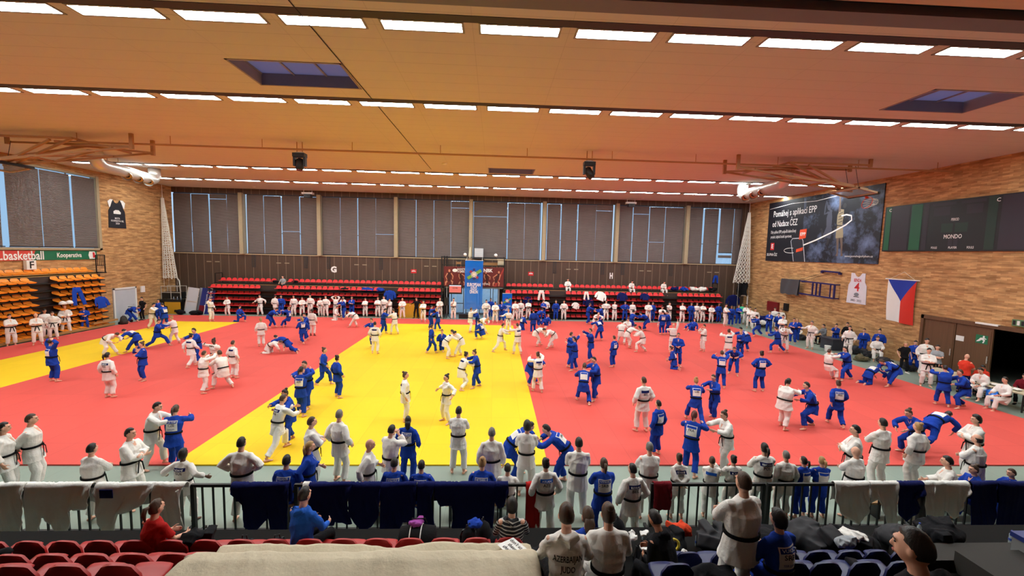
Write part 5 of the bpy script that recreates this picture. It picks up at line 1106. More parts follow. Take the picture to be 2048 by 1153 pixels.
PEOPLE = [
(-26.80,23.73,-0.04,110,1.79,'Wm','cross','sd','person in white judo suit, arms crossed, leftmost beside the orange stand',{}),
(-25.60,23.93,0.00,130,1.79,'Wm','cross','bd','person in white judo suit, bald with sunglasses, arms crossed, beside the orange stand',{}),
(-26.76,25.49,0.00,110,1.79,'Wm','stand','sd','person in white judo suit, half hidden behind the bald one with sunglasses',dict(skin='t')),
(-26.16,25.33,0.00,140,1.67,'Wf','easy','pn','person in white judo suit, long hair, standing by the orange stand, arms down',{}),
(-27.21,27.11,-0.04,140,1.86,'Wm','belt','bd','person in white judo suit, broad and bald, hands on belt by the orange stand',dict(w=1.12)),
(-27.21,28.30,-0.04,130,1.62,'Bf','belt','sn','person in blue judo suit, hands at belt, standing before the orange stand',{}),
(-18.22,17.50,0.00,20,1.79,'Bm','headhands','sd','person in blue judo suit, hands on head, back to us on the left mats',dict(patch='', w=1.08)),
(-19.70,21.74,0.00,95,1.79,'Wm','bentlow','sn','person in white judo suit, bent low gripping opponent on the yellow strip',{}),
(-19.35,22.62,0.00,270,1.79,'Bm','bentlow','sd','person in blue judo suit, bent low facing the white bent one on yellow strip',dict(patch='')),
(-14.79,17.74,0.00,215,1.67,'Bf','chin','kn','person in blue judo suit, hands at chest, walking on the left red mat',{}),
(-14.37,15.70,0.00,5,1.72,'Wf','stand','pd','person in white judo suit, AZE on the back, standing alone at left',dict(patch='A. MAMMADOVA/AZE')),
(-19.01,23.82,0.00,75,1.79,'Bm','lunge','sn','person in blue judo suit, pushing forward at a blond partner on yellow strip',dict(patch='')),
(-18.62,24.61,0.00,262,1.67,'Wf','grip','ky','person in white judo suit, blond, gripping the lunging blue partner on yellow strip',{}),
(-23.54,29.14,0.00,80,1.79,'Wm','grip','sd','person in white judo suit, gripping a blue opponent at far end of yellow strip',{}),
(-22.72,29.21,0.00,275,1.79,'Bm','grip','sd','person in blue judo suit, white patch on back, gripping at far end of yellow strip',dict(patch='')),
(-25.21,31.88,0.00,170,1.67,'Bf','stand','sd','person in blue judo suit, standing by the black boxes in the far left corner',{}),
(-26.85,32.41,-0.04,190,1.79,'Tm','easy','sd','person in black t-shirt and trousers near the white door',dict(shoe='black_cloth')),
(-26.62,31.30,0.00,75,1.79,'Bm','bentlow','sd','person in blue judo suit, bending down in front of the white door',{}),
(-21.65,32.22,0.00,100,1.79,'Wm','wave','sd','person in white judo suit, one hand raised to head, at far end of yellow strip',{}),
(-22.08,34.92,-0.04,185,1.67,'Wf','belt','kd','person in white judo suit, leftmost standing before the far red seats',{}),
(-19.47,32.19,0.00,95,1.67,'Bf','kneel1','sd','person in blue judo suit, kneeling on one knee at far end of yellow strip',{}),
(-19.76,35.50,-0.04,185,1.79,'Wm','spread','sd','person in white judo suit, arms spread wide before the left far seats',{}),
(-18.51,35.50,-0.04,10,1.79,'Wm','stand','sd','person in white judo suit, back to us before the gap in left far seats',{}),
(-18.01,35.50,-0.04,170,1.79,'Bm','stand','sd','person in blue judo suit, half hidden behind white back near left far seats',{}),
(-15.86,29.97,0.00,85,1.79,'Bm','bent','sd','person in blue judo suit, bent forward gripping a blond blue opponent at far left',dict(w=1.1)),
(-14.98,30.24,0.00,275,1.67,'Bf','leanback','ky','person in blue judo suit, blond, leaning back from a bent blue opponent',dict(patch='')),
(-16.97,35.50,-0.04,180,1.79,'Wm','stand','sd','person in white judo suit, first of the three standing together at left far seats',{}),
(-16.26,35.50,-0.04,170,1.67,'Wf','belt','sn','person in white judo suit, smaller middle one of three standing at left far seats',{}),
(-15.59,35.50,-0.04,180,1.88,'Wm','stand','sd','person in white judo suit, tallest of three standing together at left far seats',{}),
(-13.50,24.26,0.00,325,1.67,'Wf','stand','py','person in white judo suit, blond ponytail, seen from behind on the middle red mat',{}),
(-11.50,25.04,0.00,300,1.67,'Bf','walk2','ly','person in blue judo suit, blond, gripping a dark partner beside white dark-skinned player',dict(patch='')),
(-11.67,26.02,0.00,215,1.79,'Bm','grip','sd','person in blue judo suit, dark-haired partner of the blond blue player, middle red mat',{}),
(-11.93,27.40,0.00,5,1.79,'Wm','stand','sd','person in white judo suit, dark-skinned, back to us on the middle red mat',dict(skin='d')),
(-12.07,22.77,0.00,95,1.79,'Wm','turtle','sn','person in white judo suit, on knees and elbows in a ground fight',{}),
(-11.51,23.03,0.00,275,1.79,'Bm','sprawl','sd','person in blue judo suit, sprawling over a white opponent in a ground fight',{}),
(-14.31,19.82,0.00,15,1.67,'Wf','walk','kd','person in white judo suit, POR on the back, dark bun, on the left red mat',dict(patch='/POR')),
(-14.54,20.61,0.00,200,1.79,'Bm','grip','sd','person in blue judo suit, facing us behind the POR player',{}),
(-12.43,18.68,0.00,190,1.67,'Wf','gripup','kd','person in white judo suit, dark-skinned with bun, facing us in group of four whites',dict(skin='d')),
(-11.35,16.32,0.00,35,1.67,'Wf','gripup','sn','person in white judo suit, back to us with raised arms in group of four whites',dict(w=1.08)),
(-10.97,16.87,0.00,300,1.79,'Wm','lowgrip','sn','person in white judo suit, stooping with diagonal belt in group of four whites',dict(w=1.05)),
(-11.35,18.20,0.00,20,1.67,'Wf','stand','sn','person in white judo suit, blue name strip, watching beside group of four whites',dict(patch='')),
(-7.14,17.36,0.00,80,1.67,'Bf','walk','kn','person in blue judo suit, small bun, walking right at the red and yellow edge',dict(patch='')),
(-6.00,15.88,0.00,40,1.67,'Bf','easy','kd','person in blue judo suit, high dark bun, standing on the yellow mat edge',{}),
(-6.58,14.10,0.00,10,1.72,'Bf','gripup','pd','person in blue judo suit, AZE on the back, arm raised, at yellow mat edge',dict(patch='/AZE')),
(-6.67,14.88,0.00,200,1.79,'Bm','grip','sd','person in blue judo suit, hidden partner behind the AZE blue player',{}),
(-5.98,11.40,0.00,35,1.79,'Wm','gripwide','sn','person in white judo suit, FIN on the back, wide stance on yellow mat',dict(patch='INNA KRAPU/FIN')),
(-5.98,12.14,0.00,215,1.67,'Bf','grip','kd','person in blue judo suit, facing the FIN player, gripping on the yellow mat',dict(skin='t')),
(-12.68,33.55,0.00,90,1.67,'Wf','kneel2','sn','person in white judo suit, kneeling bent before a blue one at left far seats',dict(patch='')),
(-12.27,34.09,0.00,210,1.79,'Bm','grip','sd','person in blue judo suit, bent over a kneeling white partner at left far seats',{}),
(-10.38,30.63,0.00,285,1.79,'Wm','bentlow','sn','person in white judo suit, bent forward away from us on the far middle mat',dict(patch='')),
(-14.75,35.50,-0.04,180,1.67,'Wf','stand','sd','person in white judo suit, half hidden beside a tall one, left far seats',{}),
(-14.18,35.21,-0.04,180,1.85,'Wm','easy','sd','person in white judo suit, tall, hands down, fourth group at left far seats',{}),
(-13.45,35.50,-0.04,180,1.79,'Wm','headhands','sd','person in white judo suit, hands on head before the left far seats',{}),
(-12.82,35.50,-0.04,180,1.79,'Wm','cross','sd','person in white judo suit, arms crossed, between hands-on-head one and a blue one',{}),
(-12.10,35.50,-0.04,175,1.79,'Bm','cross','sn','person in blue judo suit, arms crossed before the left far seats',{}),
(-10.98,35.54,-0.04,180,1.68,'Wm','cross','sd','person in white judo suit, arms crossed, standing alone before the left far seats',{}),
(-9.90,35.50,-0.04,185,1.79,'Wm','cross','sd','person in white judo suit, left of three, arms crossed by the blue hung jacket',{}),
(-9.39,35.50,-0.04,190,1.88,'Wm','stand','sd','person in white judo suit, tall middle of three by the blue hung jacket',{}),
(-8.88,35.50,-0.04,200,1.67,'Wf','chin','sd','person in white judo suit, right of three by the blue hung jacket',{}),
(-7.72,35.07,-0.04,180,1.79,'Wm','belt','bd','person in white judo suit, before the yellow box at left far seats',{}),
(-6.61,35.45,-0.04,190,1.79,'Tm','spread','sn','person in black clothes leaning between two yellow boxes',dict(c1='black_cloth', top='hood', shoe='black_cloth')),
(-5.64,33.25,0.00,190,1.79,'Wm','cross','sd','person in white judo suit, wide stance, arms crossed, right of the yellow box',{}),
(-4.60,35.50,-0.04,185,1.79,'Wm','belt','bd','person in white judo suit, at the entrance end of the left far seats',{}),
(-7.58,28.39,0.00,80,1.79,'Bm','grip','sd','person in blue judo suit, arm stretched at a pale partner on far yellow edge',{}),
(-6.74,28.28,0.00,300,1.79,'Wm','grip','sn','person in white judo suit, gripped by a blue partner on far yellow edge',{}),
(-4.62,30.29,0.00,85,1.79,'Bm','gripup','sd','person in blue judo suit, arm over a blue partner left of far entrance',{}),
(-3.99,29.76,0.00,280,1.67,'Bf','grip','ky','person in blue judo suit, white patch on back, gripping left of far entrance',dict(patch='')),
(-6.54,22.83,0.00,5,1.79,'Wm','easy','sd','person in white judo suit, short name strip, back to us on the yellow mat left',dict(patch='')),
(-7.10,24.37,0.00,200,1.79,'Bm','grip','sn','person in blue judo suit, hidden partner behind white back on the yellow mat left',{}),
(-3.48,23.09,0.00,60,1.67,'Bf','walk2','pn','person in blue judo suit, striding right beside a kneeling blue one, yellow mat',{}),
(-2.94,23.72,0.00,185,1.67,'Bf','kneel1','sn','person in blue judo suit, kneeling on one knee facing us, yellow mat',{}),
(-2.38,22.11,0.00,70,1.79,'Wm','bent','sd','person in white judo suit, left of two bent whites on the yellow mat',dict(patch='')),
(-1.92,22.53,0.00,280,1.79,'Wm','bent','sd','person in white judo suit, right of two bent whites on the yellow mat',{}),
(-1.23,17.10,0.00,55,1.79,'Wm','lowgrip','kd','person in white judo suit, leaning on a blue partner in middle of yellow mat',dict(patch='')),
(-0.63,17.24,0.00,260,1.67,'Bf','grip','kn','person in blue judo suit, partner of the leaning white one in middle of yellow mat',{}),
(-2.93,13.68,0.00,80,1.70,'Wf','stand','kn','person in white judo suit, small bun, facing right on the near yellow mat',dict(patch='')),
(-1.52,13.61,0.00,235,1.66,'Wf','spread','kd','person in white judo suit, arms out wide, dark top knot, near yellow mat',{}),
(-3.36,34.71,0.00,185,1.86,'Wm','chin','sd','person in white judo suit, hand at mouth before the glass entrance doors',{}),
(-1.65,29.34,0.00,60,1.79,'Wm','gripup','sn','person in white judo suit, arms up behind a blue one near the tall blue banner',{}),
(-1.11,29.64,0.00,250,1.67,'Bf','grip','sn','person in blue judo suit, white back patch, gripping near the tall blue banner',dict(patch='')),
(-0.85,27.19,0.00,300,1.79,'Bm','crouch','kd','person in blue judo suit, crouching with white patch, far yellow mat',dict(patch='')),
(-0.70,28.90,0.00,120,1.79,'Wm','bentlow','bd','person in white judo suit, bent over a crouching blue one, far yellow mat',{}),
(-0.60,34.21,0.00,180,1.82,'Wm','easy','sd','person in white judo suit, hands low, right of the tall blue banner',{}),
(-0.24,36.10,-0.04,190,1.79,'Bm','stand','sd','person in blue judo suit, behind the white one right of the tall blue banner',dict(skin='t')),
(0.16,33.31,0.00,185,1.79,'Wm','belt','sd','person in white judo suit, thin, left of a blue one near the roll up banner',{}),
(0.70,33.84,0.00,190,1.79,'Bm','hips','sd','person in blue judo suit, hands on hips beside the roll up banner',{}),
(1.11,29.77,0.00,170,1.67,'Wf','armout','ky','person in white judo suit, blond, arm out, at the far yellow corner',{}),
(0.41,23.77,0.00,85,1.79,'Wm','gripwide','sn','person in white judo suit, stretching arms to the right on yellow mat edge',{}),
(1.43,23.11,0.00,330,1.79,'Wm','gripup','sn','person in white judo suit, name strip on back, at yellow and red edge',dict(patch='')),
(1.85,34.45,0.00,180,1.79,'Wm','belt','sd','person in white judo suit, front one of two by the roll up banner',{}),
(2.37,35.27,-0.04,180,1.79,'Wm','stand','sd','person in white judo suit, behind one by the roll up banner right side',{}),
(3.04,35.50,-0.04,180,1.79,'Wm','cross','sd','person in white judo suit, dark-skinned, arms crossed, left end of right far seats',dict(skin='d')),
(2.27,30.65,0.00,60,1.79,'Bm','kneel2','sd','person in blue judo suit, kneeling with white patch at the far mat edge',dict(patch='')),
(2.89,29.16,0.00,350,1.79,'Bm','stand','sd','person in blue judo suit, upright between two low blue ones, far right mat',{}),
(3.59,32.01,0.00,60,1.79,'Bm','bent','sd','person in blue judo suit, bent low beside an upright blue one, far right mat',{}),
(4.32,32.75,0.00,250,1.79,'Bm','floorsit','sd','person in blue judo suit, sitting on the far mat edge behind blue ones',{}),
(4.36,35.47,-0.04,180,1.79,'Bm','cross','sd','person in blue judo suit, arms crossed before white hung trousers',{}),
(5.46,35.50,-0.04,185,1.79,'Bm','stand','sn','person in blue judo suit, smaller, before the gap in right far seats',{}),
(6.17,35.50,-0.04,190,1.79,'Wm','easy','sd','person in white judo suit, alone before the gap in right far seats',{}),
(7.85,33.52,0.00,80,1.79,'Bm','grip','sn','person in blue judo suit, left of a gripping pair, far right mat',{}),
(8.74,32.45,0.00,275,1.79,'Bm','grip','sd','person in blue judo suit, right of a gripping pair with white patch, far mat',dict(patch='')),
(9.90,35.50,-0.04,180,1.86,'Wm','hips','sd','person in white judo suit, tall, hands on hips, left of two before right far seats',{}),
(10.66,35.50,-0.04,180,1.79,'Wm','behind','sd','person in white judo suit, right of two standing close before right far seats',{}),
(2.91,25.35,0.00,80,1.79,'Wm','bentlow','bd','person in white judo suit, left of two bent whites on the far red mat',{}),
(3.52,24.70,0.00,270,1.79,'Wm','bentlow','sd','person in white judo suit, right of two bent whites on the far red mat',{}),
(7.17,27.24,0.00,340,1.79,'Bm','bent','sd','person in blue judo suit, bent away from us on the far red mat',dict(patch='')),
(7.86,30.68,0.00,170,1.79,'Wm','bent','bn','person in white judo suit, hidden behind the bent blue one on the far red mat',{}),
(11.59,35.50,-0.04,185,1.79,'Bm','hips','sd','person in blue judo suit, pink shirt showing, hands on hips, right far seats',dict(under='red_cloth')),
(12.26,35.50,-0.04,180,1.79,'Wm','stand','sn','person in white judo suit, behind the pink-shirted blue one, right far seats',{}),
(10.75,31.11,0.00,60,1.79,'Bm','lowgrip','sd','person in blue judo suit, left of two wrestling blues before the right far seats',{}),
(11.69,30.98,0.00,280,1.79,'Bm','bent','sd','person in blue judo suit, right bulky one of two wrestling blues, right far mat',dict(w=1.1)),
(13.39,34.76,0.00,190,1.86,'Wm','belt','sd','person in white judo suit, right of two wrestling blues, before far seats',{}),
(14.06,35.50,-0.04,180,1.79,'Bm','stand','sd','person in blue judo suit, white lapel, behind a white one at right far seats',{}),
(8.41,26.25,0.00,30,1.79,'Wm','lowgrip','sn','person in white judo suit, broad back toward us, wrestling a white one',{}),
(9.13,26.89,0.00,240,1.67,'Wf','grip','kn','person in white judo suit, partner of the broad white back, far red mat',{}),
(8.97,24.10,0.00,300,1.79,'Wm','lowgrip','sd','person in white judo suit, stooping left of a kneeling blue, diagonal belt',{}),
(8.65,25.26,0.00,80,1.79,'Wm','bent','sd','person in white judo suit, bent under a stooping white opponent',{}),
(6.25,20.63,0.00,320,1.64,'Bf','stand','sn','person in blue judo suit, standing alone, side on, right red mat',dict(patch='')),
(3.97,20.72,0.00,85,1.79,'Bm','gripup','sn','person in blue judo suit, head tilted up, held by a black-haired blue one',{}),
(4.10,19.92,0.00,285,1.72,'Bf','gripup','ld','person in blue judo suit, long black hair, holding a blue partner',{}),
(5.36,21.87,0.00,265,1.79,'Bm','gripup','sn','person in blue judo suit, behind the black-haired blue one, facing left',{}),
(3.58,15.53,0.00,15,1.78,'Bm','lowgrip','sn','person in blue judo suit, broad white back patch, wrestling on near red mat',dict(patch='')),
(4.16,15.87,0.00,250,1.79,'Bm','grip','sd','person in blue judo suit, hidden partner of the broad white back patch',{}),
(1.91,16.70,0.00,350,1.70,'Wf','gripup','kn','person in white judo suit, GER on the back at the yellow and red edge',dict(patch='/GER')),
(1.79,17.61,0.00,120,1.67,'Bf','bent','sn','person in blue judo suit, head tilted left behind the GER white player',{}),
(4.97,12.93,0.00,350,1.83,'Wm','easy','sn','person in white judo suit, stout, back to us on the near red mat',dict(patch='/BEL')),
(4.83,11.35,0.00,330,1.63,'Bm','stand','sd','person in blue judo suit, small dark-haired boy, back to us, near red mat',dict(patch='')),
(9.76,20.96,0.00,200,1.79,'Bm','belt','sn','person in blue judo suit, standing over a kneeling blue one',{}),
(9.30,20.55,0.00,300,1.67,'Bf','kneel2','pn','person in blue judo suit, kneeling with white back beside a standing blue one',dict(patch='')),
(10.82,23.94,0.00,20,1.79,'Wm','reach','bd','person in white judo suit, one arm reaching high on the right red mat',{}),
(12.48,29.49,0.00,355,1.79,'Bm','stand','sd','person in blue judo suit, white back patch, back to us, far right mat',dict(patch='')),
(13.67,32.64,0.00,180,1.79,'Wm','grip','sd','person in white judo suit, hidden behind the white back patch, far right mat',{}),
(13.05,29.72,0.00,280,1.79,'Bm','grip','sd','person in blue judo suit, gripping left, right of white back patch, far mat',{}),
(15.55,35.50,-0.04,180,1.79,'Wm','chin','sd','person in white judo suit, hand at chin before right far seats',{}),
(16.53,35.05,-0.04,180,1.84,'Wm','cross','sd','person in white judo suit, arms crossed, wide stance at right far seats',{}),
(17.55,35.50,-0.04,185,1.79,'Bm','stand','sd','person in blue judo suit, left of a white one near end of right far seats',{}),
(18.05,35.50,-0.04,185,1.79,'Wm','stand','sd','person in white judo suit, behind a blue one near end of right far seats',{}),
(18.59,35.50,-0.04,180,1.79,'Wm','cross','sd','person in white judo suit, arms crossed, legs apart, near end of right far seats',dict(skin='t')),
(19.27,35.30,-0.04,180,1.67,'Wf','belt','sd','person in white judo suit, short woman with hands at belt, end of right far seats',{}),
(15.78,31.51,0.00,250,1.79,'Bm','floorsit','sd','person in blue judo suit, sitting on the mat, legs to the right',{}),
(20.05,35.50,-0.04,180,1.79,'Bm','stand','sd','person in blue judo suit, dim, right of the short white woman',dict(skin='t')),
(19.57,33.60,0.00,150,1.90,'Wm','cross','sd','person in white judo suit, tallest, arms crossed at the far right corner',{}),
(20.26,33.89,-0.04,200,1.79,'Bm','stand','sd','person in blue judo suit, beside the tallest white one in the far right corner',dict(skin='t')),
(21.22,34.46,-0.04,190,1.79,'Bm','cross','sd','person in blue judo suit, arms crossed in the far right corner group',{}),
(22.21,35.50,-0.04,200,1.79,'Tm','stand','sn','person in green shirt in the far right corner group',dict(c1='green_cloth', c2='gi_white', skin='t')),
(22.09,34.79,-0.04,200,1.79,'Wm','cross','sd','person in white judo suit, arms crossed, first of three lined whites, right corner',dict(skin='t')),
(21.35,33.05,-0.04,210,1.79,'Wm','cross','sd','person in white judo suit, middle of three lined whites, right corner',{}),
(21.20,32.15,-0.04,220,1.79,'Wm','stand','sd','person in white judo suit, last of three lined whites, right corner',{}),
(19.81,29.46,0.00,330,1.79,'Bm','sidelunge','sd','person in blue judo suit, wide lunge with white patch, far right mat',dict(patch='')),
(21.45,30.73,-0.04,230,1.79,'Bm','cross','sd','person in blue judo suit, arms crossed beside the lunging blue one',{}),
(23.33,32.85,-0.04,225,1.79,'Wm','stand','sd','person in white judo suit, darker haired, in back line under the red cabinet',{}),
(23.44,32.24,-0.04,230,1.79,'Wm','stand','sn','person in white judo suit, brown haired, in back line under the red cabinet',{}),
(22.04,30.56,-0.04,220,1.67,'Bf','stand','sd','person in blue judo suit, between whites at right wall',{}),
(20.61,28.11,-0.04,225,1.86,'Wm','cross','sd','person in white judo suit, white towel over head, arms crossed at right wall',{}),
(20.71,27.15,-0.04,235,1.79,'Bm','cross','sn','person in blue judo suit, arms crossed, leaning near right wall',{}),
(21.48,27.84,-0.04,230,1.67,'Bf','stand','ky','person in blue judo suit, blond, half hidden behind a blue one at right wall',{}),
(17.69,24.30,0.00,350,1.79,'Bm','sidelunge','sn','person in blue judo suit, back to us, throwing to the right',{}),
(18.28,24.71,0.00,200,1.79,'Wm','grip','sd','person in white judo suit, behind a throwing blue one, right mat',dict(skin='t')),
(20.79,25.66,-0.04,250,1.84,'Wm','armout','sg','person in white judo suit, grey-haired, arm stretched left by the right wall',dict(w=1.12)),
(22.95,27.20,-0.04,265,1.79,'Tm','sit','sd','person in grey hoodie sitting at the right wall',dict(c1='grey_cloth', top='hood', shoe='black_cloth')),
(22.57,25.79,-0.04,235,1.67,'Bf','chin','pd','person in blue judo suit, hands at chest, left of tall bearded white one',{}),
(21.64,23.75,-0.04,245,1.88,'Wm','easy','sd','person in white judo suit, tall and bearded, standing by the right wall bags',{}),
(23.17,25.63,-0.04,240,1.79,'Tm','stand','sd','person in black behind tall bearded white judoka',dict(top='hood', shoe='black_cloth')),
(12.98,24.43,0.00,265,1.67,'Wf','chin','sn','person in white judo suit, facing left with hands forward, right red mat',{}),
(13.25,22.22,0.00,15,1.79,'Wm','gripup','kn','person in white judo suit, blue name strip, back to us behind blue pair',dict(patch='')),
(14.21,22.70,0.00,190,1.67,'Bf','chin','ky','person in blue judo suit, blond, facing us with raised fists, right red mat',{}),
(15.67,24.58,0.00,340,1.79,'Bm','bent','sd','person in blue judo suit, white back bent behind the blond blue one',dict(patch='')),
(10.18,17.50,0.00,25,1.67,'Bf','gripup','sn',"person in blue judo suit, brown hair, arms wrapped round partner's neck",dict(patch='')),
(11.97,19.51,0.00,215,1.79,'Bm','bent','sn','person in blue judo suit, bent with locked arms over a brown-haired blue one',dict(patch='')),
(11.64,17.00,0.00,0,1.79,'Bm','hips','kd','person in blue judo suit, bun, hands on hips, back to us on red mat',dict(patch='')),
(16.38,18.84,0.00,80,1.72,'Wf','leanback','sn','person in white judo suit, leaning back, pushing a blue opponent, right mat edge',{}),
(17.16,18.79,0.00,275,1.79,'Bm','gripwide','sd','person in blue judo suit, lunging at a white opponent, right mat edge',dict(patch='')),
(7.13,13.68,0.00,15,1.70,'Bf','gripwide','ky','person in blue judo suit, wide stance, back patch and blond bun, near red mat',dict(patch='/CAN')),
(8.00,14.04,0.00,245,1.67,'Bf','grip','sn','person in blue judo suit, smiling, gripping the wide-stance blue one',{}),
(5.36,10.39,-0.04,40,1.74,'Bf','grip','pr','person in blue judo suit, dark red hair, back patch with orange disc',dict(patch='/FRA')),
(6.45,10.57,-0.04,265,1.72,'Wf','grip','kn','person in white judo suit, gripping the red-haired blue one',{}),
(9.99,13.25,0.00,65,1.76,'Wf','grip','pd','person in white judo suit, stout with ponytail, pushing a blue opponent',dict(w=1.25)),
(10.95,13.30,0.00,285,1.84,'Bm','lowgrip','sd','person in blue judo suit, head down against a stout white opponent',dict(patch='')),
(12.05,13.44,0.00,15,1.67,'Bf','walk','kn','person in blue judo suit, orange disc on back patch, walking away, right mat',dict(patch='GNETO/FRA')),
(12.58,11.25,0.00,285,1.74,'Bf','throw','kn','person in blue judo suit, throwing an opponent over the hip, near right mat',{}),
(13.38,11.47,0.00,75,1.79,'Bm','thrown','sd','person in blue judo suit, being thrown, head down, near right mat',dict(patch='')),
(18.24,15.44,0.00,30,1.67,'Bf','gripup','sd','person in blue judo suit, back to us, wrestling at the right mat edge',dict(w=1.1)),
(18.83,15.26,0.00,290,1.79,'Bm','lowgrip','sn','person in blue judo suit, head tucked, wrestling at the right mat edge',dict(patch='')),
(22.90,24.10,-0.04,240,1.67,'Bf','stand','sn','person in blue judo suit, left of two behind a seated white man, right wall',{}),
(23.10,23.30,-0.04,235,1.79,'Bm','stand','kd','person in blue judo suit, right of two behind a seated white man, right wall',{}),
(22.60,22.90,-0.04,215,1.86,'Wm','sit','sn','person in white judo suit, sitting hunched by the right wall with bags',{}),
(21.57,20.28,-0.04,200,1.67,'Tf','easy','ly','woman in black t-shirt beside the wooden door',dict(c1='black_cloth', c2='black_cloth', shoe='gi_white')),
(22.55,20.69,-0.04,215,1.67,'Bf','belt','sd','person in blue judo suit, hands at waist left of the big man by the door',{}),
(22.05,19.68,-0.04,210,1.98,'Wm','stand','sd','person in white judo suit, biggest one, standing behind arms-crossed man by door',dict(w=1.12)),
(20.38,18.05,-0.04,215,1.84,'Wm','cross','sd','person in white judo suit, arms crossed with feet apart in front of wooden door',{}),
(21.90,19.01,-0.04,230,1.79,'Tm','cross','sd','person in grey t-shirt before the wooden door',dict(c1='tee_grey', c2='black_cloth', shoe='black_cloth')),
(18.02,18.35,0.00,80,1.79,'Bm','fours','sd','person in blue judo suit, on hands and knees at the right mat edge',dict(patch='')),
(18.48,17.93,0.00,285,1.79,'Bm','bentlow','sn','person in blue judo suit, bent over a kneeling blue one at right mat edge',dict(patch='')),
(21.13,17.14,-0.04,80,1.79,'Tm','belt','bd','bald person in red t-shirt before the wooden door',dict(c1='tee_red', c2='gi_navy', shoe='black_cloth', w=1.12)),
(21.72,16.96,0.02,230,1.79,'Tm','sitlean','sd','person in red and black top, shaved head, at the table',dict(c1='tee_red', c2='black_cloth', top='hood', shoe='black_cloth', skin='t')),
(20.90,16.20,0.02,262,1.84,'Wm','sitlean','sd','person in white judo suit, sitting sideways on the table with blue bag',{}),
(22.30,15.90,-0.04,240,1.67,'Tf','sit','ld','person in dark red hoodie sitting behind the tables',dict(c1='maroon_cloth', top='hood', shoe='black_cloth')),
(20.30,15.00,-0.04,280,1.79,'Wm','sit','sd','person in white judo suit, sitting at the right edge of the tables',{}),
(-10.87,9.33,-0.04,60,1.79,'Wm','stand','sd','person in white judo suit, cut off at the left edge, by the railing',{}),
(-10.69,9.71,-0.04,60,1.83,'Wm','behind','sn','person in white judo suit, balding, hands behind back, near left railing',{}),
(-8.26,8.55,-0.04,10,1.68,'Wm','cross','sd','person in white judo suit, broad, back to us behind the pink draped trousers',dict(w=1.12)),
(-7.92,9.05,-0.04,85,1.80,'Wm','cross','sd','person in white judo suit, undercut hair, profile right, arms crossed at left',{}),
(-8.20,10.63,-0.04,350,1.70,'Bf','grip','pn','person in blue judo suit, CZE on the back, wrestling at near left mat edge',dict(patch='CZE TEAM/CZE', sponsor='czech judo')),
(-8.82,10.72,-0.04,75,1.78,'Wm','grip','sd','person in white judo suit, wrestling the CZE player at near left mat edge',{}),
(-6.43,8.55,-0.04,5,1.57,'Wm','spread','cd','person in white judo suit, curly black hair, SUI on the back at railing',dict(patch='NDIAYE/SUI', skin='d')),
(-5.22,8.52,-0.04,0,1.84,'Wm','hips','sd','person in white judo suit, hands on hips, black hair, facing the mats',dict(w=1.08)),
(-4.34,8.54,-0.04,0,1.82,'Bm','sit','sd','person in blue judo suit, SUI on the back behind the railing',dict(patch='POLLHEIMER/SUI')),
(-3.95,8.72,-0.04,70,1.70,'Bf','walk2','ly','person in blue judo suit, blond, walking right behind the railing',dict(under='gi_white')),
(-4.30,9.70,-0.04,60,1.80,'Wm','cross','sn','person in white judo suit, short brown hair, arms crossed on near yellow edge',dict(w=1.08)),
(-3.75,10.00,-0.04,25,1.86,'Wm','easy','sg','person in white judo suit, cropped grey hair, standing tall on near yellow edge',{}),
(-2.67,8.71,-0.04,75,1.76,'Wm','walk2','bd','person in white judo suit, bald, looking down, walking right at near edge',{}),
(-2.31,9.24,-0.04,25,1.80,'Wm','facehands','sd','person in white judo suit, hand at face, back to us near yellow edge',{}),
(-2.08,10.07,-0.04,10,1.68,'Bf','easy','ld','person in blue judo suit, braided black hair, back patch, near yellow edge',dict(patch='I. RAMOS/ESP')),
(-2.07,8.55,-0.04,0,1.74,'Bf','sit','sd','person in blue judo suit, left of two with BALLHAUS name strips',dict(patch='M.BALLHAUS/GER')),
(-1.49,8.55,-0.04,0,1.67,'Bf','sit','sd','person in blue judo suit, right of two with BALLHAUS name strips',dict(patch='T.BALLHAUS/GER')),
(-0.85,10.42,-0.04,5,1.80,'Wm','cross','sd','person in white judo suit, alone on the near yellow mat edge, back to us',{}),
(0.02,9.13,-0.04,0,1.80,'Wm','stand','sg','person in white judo suit, grey hair, back to us near yellow edge',dict(w=1.1)),
(-0.18,8.55,-0.04,5,1.77,'Bf','sit','ky','person in blue judo suit, blond bun, name strip, behind the navy draped clothes',dict(patch='METTENBERG/')),
(0.86,9.43,-0.04,0,1.84,'Wm','cross','cd','person in white judo suit, thick black hair, back to us at yellow mat corner',{}),
(0.68,10.18,-0.04,80,1.82,'Bm','bent','sd','person in blue judo suit, left of two head to head blues at near edge',dict(patch='')),
(1.73,9.92,-0.04,285,1.86,'Bm','bent','sd','person in blue judo suit, right of two head to head blues at near edge',dict(patch='/FRA')),
(0.38,8.55,-0.04,0,1.58,'Wf','sit','sd','person in white judo suit, dark hair, behind the railing right of the blond bun',{}),
(1.13,7.97,-0.04,355,1.68,'Wf','easy','kd','person in white judo suit, AZE on the back, dark bun, in the railing gap',dict(patch='ASLAN/AZE', strip='tee_blue')),
(1.91,8.51,-0.04,5,1.86,'Wm','cross','sd','person in white judo suit, black hair, standing in the railing gap, arms crossed',{}),
(2.31,7.93,-0.04,0,1.70,'Bf','cross','pn','person in blue judo suit, brown hair, back patch, in the railing gap',dict(patch='N.PETROVIC/SRB')),
(2.85,7.75,-0.04,350,1.68,'Wf','easy','sd','person in white judo suit, dark hair, BEL on the back, at right railing end',dict(patch='KORAL/BEL')),
(3.49,8.55,-0.04,0,1.74,'Wm','cross','sg','person in white judo suit, grey cropped hair, broad back at right railing',dict(w=1.1)),
